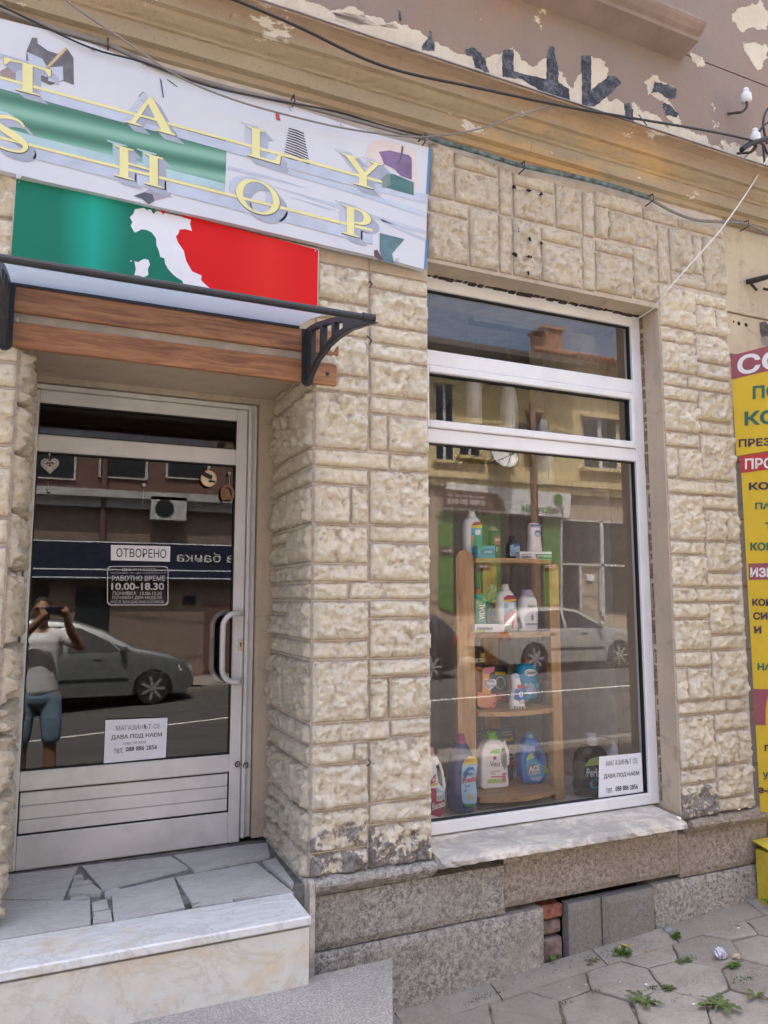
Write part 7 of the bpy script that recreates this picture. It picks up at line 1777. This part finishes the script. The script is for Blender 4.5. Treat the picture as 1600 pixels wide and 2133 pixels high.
for k, (x, y) in enumerate(((836, 2082), (825, 2098), (845, 2072), (832, 2110), (852, 2108), (1345, 1985))):
    c = WG(x, y); mb = MB(); a = r.uniform(0, 6.28); u = Vector((math.cos(a), math.sin(a), .2)); v_ = Vector((-u.y, u.x, .3)); L = r.uniform(.012, .022)
    c.z += .006; mb.add([c - u * L, c - u * L * .3 + v_ * L * .45, c + u * L * .5 + v_ * L * .35 + Vector((0, 0, .005)), c + u * L, c + u * L * .4 - v_ * L * .4, c - u * L * .4 - v_ * L * .4, c + Vector((0, 0, -.004))], [(0, 1, 6), (1, 2, 6), (2, 3, 6), (3, 4, 6), (4, 5, 6), (5, 0, 6)])
    tag(obj('dry_leaf', mb, M_DRY), nms[k], 'leaf', 'dry leaves on the pavement')
def crumple(px, py, label, R_, m_, seedv, cat='wrapper', name='crumpled_wrapper', flat=.4):
    c = WG(px, py); r = random.Random(seedv); bm = bmesh.new(); bmesh.ops.create_icosphere(bm, subdivisions=2, radius=1)
    mb = MB()
    for v in bm.verts:
        k_ = r.uniform(.55, 1.15); mb.v.append((c.x + v.co.x * R_ * k_, c.y + v.co.y * R_ * .7 * k_, c.z + .004 + max(0, v.co.z * k_ + .6) * R_ * flat))
    mb.f = [tuple(v.index for v in f.verts) for f in bm.faces]; mb.m = [0] * len(mb.f); bm.free(); tag(obj(name, mb, m_), label, cat)
def wrapmat():
    m, nt, b = _nt('blue_white_wrapper_print'); n = N(nt); c = n.ramp(n.wave(30, 4, None, 'X'), [(0, (.70, .74, .76)), (.45, (.66, .72, .76)), (.55, (.08, .42, .60)), (.8, (.30, .62, .70)), (.9, (.5, .05, .2))]); n.L(c, b.inputs['Base Color']); b.inputs['Roughness'].default_value = .3; return m
crumple(1500, 1998, 'crumpled blue and white snack wrapper on the pavement', .038, wrapmat(), 2, flat=.8)
crumple(1534, 1998, 'crumpled beige paper scrap touching the blue wrapper', .022, mat('beige_paper', (.50, .40, .28), .8), 3, 'paper', 'paper_scrap', .6)
crumple(1392, 1948, 'grey crumpled plastic film against the plinth', .028, mat('grey_film', (.30, .31, .33), .3), 4, 'film', 'plastic_film', .8)
for k, (x, y, lab) in enumerate(((1527, 2095, 'white cigarette butt at the lower right corner'), (1445, 2093, 'white chewing gum bit between the spiky dandelion and the corner weed'), (1346, 2052, 'white paper bit on the slab below the clover'), (1538, 1934, 'white torn paper square on the pavement near the yellow box'), (1220, 2052, 'tiny white crumb by the slab joint'), (1186, 2058, 'tiny white crumb on the left slabs'), (1292, 2047, 'tiny white crumb below the flowering clover'))):
    c = WG(x, y); mb = MB(); s = .007 if k < 4 else .0035; mb.box(c.x - s, c.x + s, c.y - s * .6, c.y + s * .6, c.z, c.z + .005, bev=.001); tag(obj('litter_bit', mb, M_WHITE), lab, 'litter', 'white litter bits on the pavement')
gr = MB(); r = random.Random(8)
for k in range(2600):
    x = r.uniform(1.45, 4.2); y = -.005 - abs(r.gauss(0, .11)) if r.random() < .5 else r.uniform(-1.2, -.05)
    s = r.uniform(.0008, .0024); z = G(x) + .002 + (max(0, .118 + y) * .21 if y > -.118 else 0)
    gr.add([(x - s, y - s, z), (x + s, y - s * .6, z), (x + s * .3, y + s, z), (x, y, z + s * 1.4)], [(0, 1, 3), (1, 2, 3), (2, 0, 3)])
tag(obj('grit', gr, mat('mixed_grit', (.26, .22, .17), .9, var=.5, scale=80)), 'sand and grit scattered along the wall foot and joints', 'grit', None, 'stuff')
ms = MB(); r = random.Random(12)
for (x, y, n_, sp) in ((1000, 2085, 150, .035), (1045, 2070, 60, .03), (1150, 2030, 60, .05), (1360, 2058, 70, .03), (1450, 2050, 60, .03), (1240, 2065, 50, .03), (1430, 2000, 70, .04), (1550, 2040, 80, .04), (1180, 2090, 40, .03), (1250, 1998, 120, .07), (1340, 1975, 90, .06), (1520, 1935, 80, .06), (1090, 2040, 70, .06), (1410, 2085, 80, .03), (870, 2100, 60, .05)):
    c = WG(x, y)
    for k in range(n_):
        px_, py_ = c.x + r.gauss(0, sp), c.y + r.gauss(0, sp * .35); s_ = r.uniform(.0015, .004); z = G(px_) + .001 + (max(0, .118 + py_) * .21 if py_ > -.118 else 0); a = r.uniform(0, 6.28)
        u = Vector((math.cos(a), math.sin(a), 0)) * s_
        ms.add([(px_ - u.x, py_ - u.y, z), (px_ + u.x, py_ + u.y, z), (px_ + u.y, py_ - u.x, z + s_ * r.uniform(.6, 2.4))], [(0, 1, 2)])
tag(obj('moss', ms, mat('dark_joint_moss', (.10, .13, .045), .9, var=.5, scale=60)), 'dark moss and crumbs along the slab joints and wall foot', 'moss', None, 'stuff')

# ================================================================== THE PHOTOGRAPHER (mirrored in the door)
PX, PY = -.085, -3.46; PZ = G(PX) + .012; K_ = 1.03
pers = thing('person', 'man in white T-shirt and blue denim shorts holding up a phone, mirrored in the door', 'person', (PX, PY, PZ))
def pp(x, y, z): return Vector((PX + x * K_, PY + y * K_, PZ + z * K_))
def blend(name, parts, m_, vox, parent=pers, sm=4, tex=None):
    mb = MB()
    for pt in parts:
        if pt[0] == 'b': _, c, r, sx, sy, sz = pt; mb.ball(pp(*c), r * K_, 12, sx, sy, sz)
        else:
            _, P, R_ = pt; P = [pp(*q) for q in P]
            mb.tube(P, [r * K_ for r in R_], 14)
            mb.ball(P[0], R_[0] * K_, 8); mb.ball(P[-1], R_[-1] * K_, 8)
    o = obj(name, mb, m_, parent, smooth=True)
    rm = o.modifiers.new('remesh', 'REMESH'); rm.mode = 'VOXEL'; rm.voxel_size = vox; rm.use_smooth_shade = True
    s_ = o.modifiers.new('smooth', 'SMOOTH'); s_.iterations = sm; s_.factor = .5
    return o
M_SKIN = mat('tanned_skin', (.40, .22, .14), .5, var=.06, scale=20); M_TEE = mat('white_cotton', (.82, .83, .86), .85, var=.02, scale=8, bump=.12, bscale=9)
M_DENIM = mat('light_denim', (.24, .36, .47), .85, var=.2, scale=25, bump=.3, bscale=30); M_HAIR = mat('short_brown_hair', (.05, .033, .02), .8, var=.3, scale=80, bump=.5); M_LENS = mat('dark_sunglass', (.01, .01, .012), .08)
ph = Vector(((0.025 - PX) / K_, (-3.135 - PY) / K_, (1.665 - PZ) / K_))     # phone centre in body units
hr = (ph.x + .075, ph.y - .012, ph.z - .005); hl = (ph.x - .070, ph.y - .012, ph.z - .03)
er, el_ = (.335, .11, 1.40), (-.235, .13, 1.37)
sr, sl2 = (.205, 0, 1.50), (-.205, 0, 1.50)
body = [('b', (0, .0, 1.35), .155, 1.12, .75, 1.15), ('b', (0, .0, 1.10), .15, 1.05, .78, 1.2), ('t', [(-.17, 0, 1.49), (0, 0, 1.52), (.17, 0, 1.49)], [.065, .075, .065]), ('t', [(0, -.01, 1.50), (0, .01, 1.62)], [.062, .055]),
        ('t', [sr, (.28, .05, 1.44), er], [.062, .056, .043]), ('t', [er, (.25, .2, 1.54), hr], [.043, .042, .027]), ('t', [sl2, (-.24, .06, 1.43), el_], [.062, .056, .043]), ('t', [el_, (-.12, .21, 1.53), hl], [.043, .042, .027]),
        ('t', [(.10, 0, .94), (.115, .01, .70), (.12, .0, .52)], [.098, .082, .058]), ('t', [(-.10, 0, .94), (-.115, .01, .70), (-.12, .0, .52)], [.098, .082, .058]),
        ('t', [(.12, 0, .52), (.125, -.02, .36), (.125, -.01, .10)], [.056, .058, .036]), ('t', [(-.12, 0, .52), (-.125, -.02, .36), (-.125, -.01, .10)], [.056, .058, .036]),
        ('b', (-.0, .025, 1.735), .085, .88, 1.02, 1.28), ('b', (0, .045, 1.665), .058, .92, .95, .95), ('t', [(0, .108, 1.735), (0, .128, 1.705)], [.009, .014]), ('b', (0, .10, 1.755), .03, 1.7, .5, .5), ('t', [(-.022, .105, 1.672), (.022, .105, 1.672)], [.010, .010]),
        ('b', (.079, .015, 1.725), .022, .4, .8, 1.3), ('b', (-.079, .015, 1.725), .022, .4, .8, 1.3), ('b', (0, .085, 1.635), .022, 1.2, .8, .7)]
body[14] = ('t', [(0, .103, 1.745), (0, .122, 1.708)], [.008, .013])
def hand(cx, cy, cz, s):
    P = [('b', (cx + s * .018, cy - .012, cz - .012), .034, .8, .55, 1.15)]
    for i in range(4):
        z = cz + .030 - .019 * i; l = (.060, .066, .062, .050)[i]
        P.append(('t', [(cx + s * .022, cy - .022, z), (cx + s * .002, cy - .030, z + .004), (cx - s * (l - .036), cy - .022, z + .006), (cx - s * (l - .024), cy - .012, z + .005)], [.0095, .009, .0083, .0072]))
    P.append(('t', [(cx + s * .014, cy - .006, cz - .032), (cx - s * .006, cy - .010, cz - .048), (cx - s * .030, cy - .012, cz - .046)], [.012, .0105, .0085]))
    return P
body += hand(*hr, 1) + hand(*hl, -1)
bo = blend('body', body, M_SKIN, .0075, sm=3)
tee = [('b', (0, .0, 1.02 + .06 * i), .158, (1.10, 1.09, 1.08, 1.08, 1.09, 1.12, 1.16, 1.19)[i], (.84, .85, .86, .86, .84, .82, .8, .78)[i], .6) for i in range(8)] + [ ('t', [(-.175, 0, 1.485), (0, -.005, 1.515), (.175, 0, 1.485)], [.075, .08, .075]), ('t', [sr, (.262, .035, 1.455)], [.075, .073]), ('t', [sl2, (-.242, .045, 1.445)], [.075, .073]), ]
blend('t_shirt', tee, M_TEE, .011, sm=22)
sh_ = [('t', [(-.06, 0, .95), (.06, 0, .95)], [.118, .118]), ('t', [(.10, 0, .93), (.12, .01, .72), (.125, .01, .60)], [.102, .094, .086]), ('t', [(-.10, 0, .93), (-.12, .01, .72), (-.125, .01, .60)], [.102, .094, .086])]
blend('denim_shorts', sh_, M_DENIM, .011, sm=6)
blend('hair', [('b', (0, .005, 1.775), .087, .92, 1.02, .95), ('b', (0, -.035, 1.74), .075, .98, .85, 1.1)], M_HAIR, .009, sm=2)
for s in (-1, 1):
    mb = MB(); mb.ball(pp(s * .034, .098, 1.742), .026 * K_, 8, 1.05, .45, .8); obj('sunglass_lens', mb, M_LENS, pers, smooth=True)
    mb = MB(); mb.tube([pp(s * .06, .09, 1.748), pp(s * .082, .02, 1.742)], .003, 6); obj('sunglass_temple', mb, M_LENS, pers)
    blend('shoe', [('t', [(s * .125, -.06, .045), (s * .13, .04, .045), (s * .135, .15, .035)], [.045, .045, .036]), ('t', [(s * .125, -.015, .05), (s * .125, -.015, .09)], [.046, .043])], mat('white_sneaker', (.60, .60, .60), .6), .009, sm=2)
pc = pp(*ph); tp_ = thing('mobile_phone', 'black phone held sideways in both hands in front of the face', 'phone', tuple(pc))
mb = MB(); mb.box(pc.x - .078, pc.x + .078, pc.y - .004, pc.y + .004, pc.z - .037, pc.z + .037, bev=.004); obj('phone_body', mb, M_BLACK, tp_)
for k in range(3): mb = MB(); mb.lathe((pc.x - .062, pc.y + .004, pc.z + .022 - .018 * k), [(.006, 0), (.006, .0015)], 12, axis='y'); obj('camera_lens', mb, M_LENS, tp_)
for o in COL.objects:
    if o.parent: o.parent = o.parent   # everything is parented with identity inverses
bpy.context.view_layer.update()
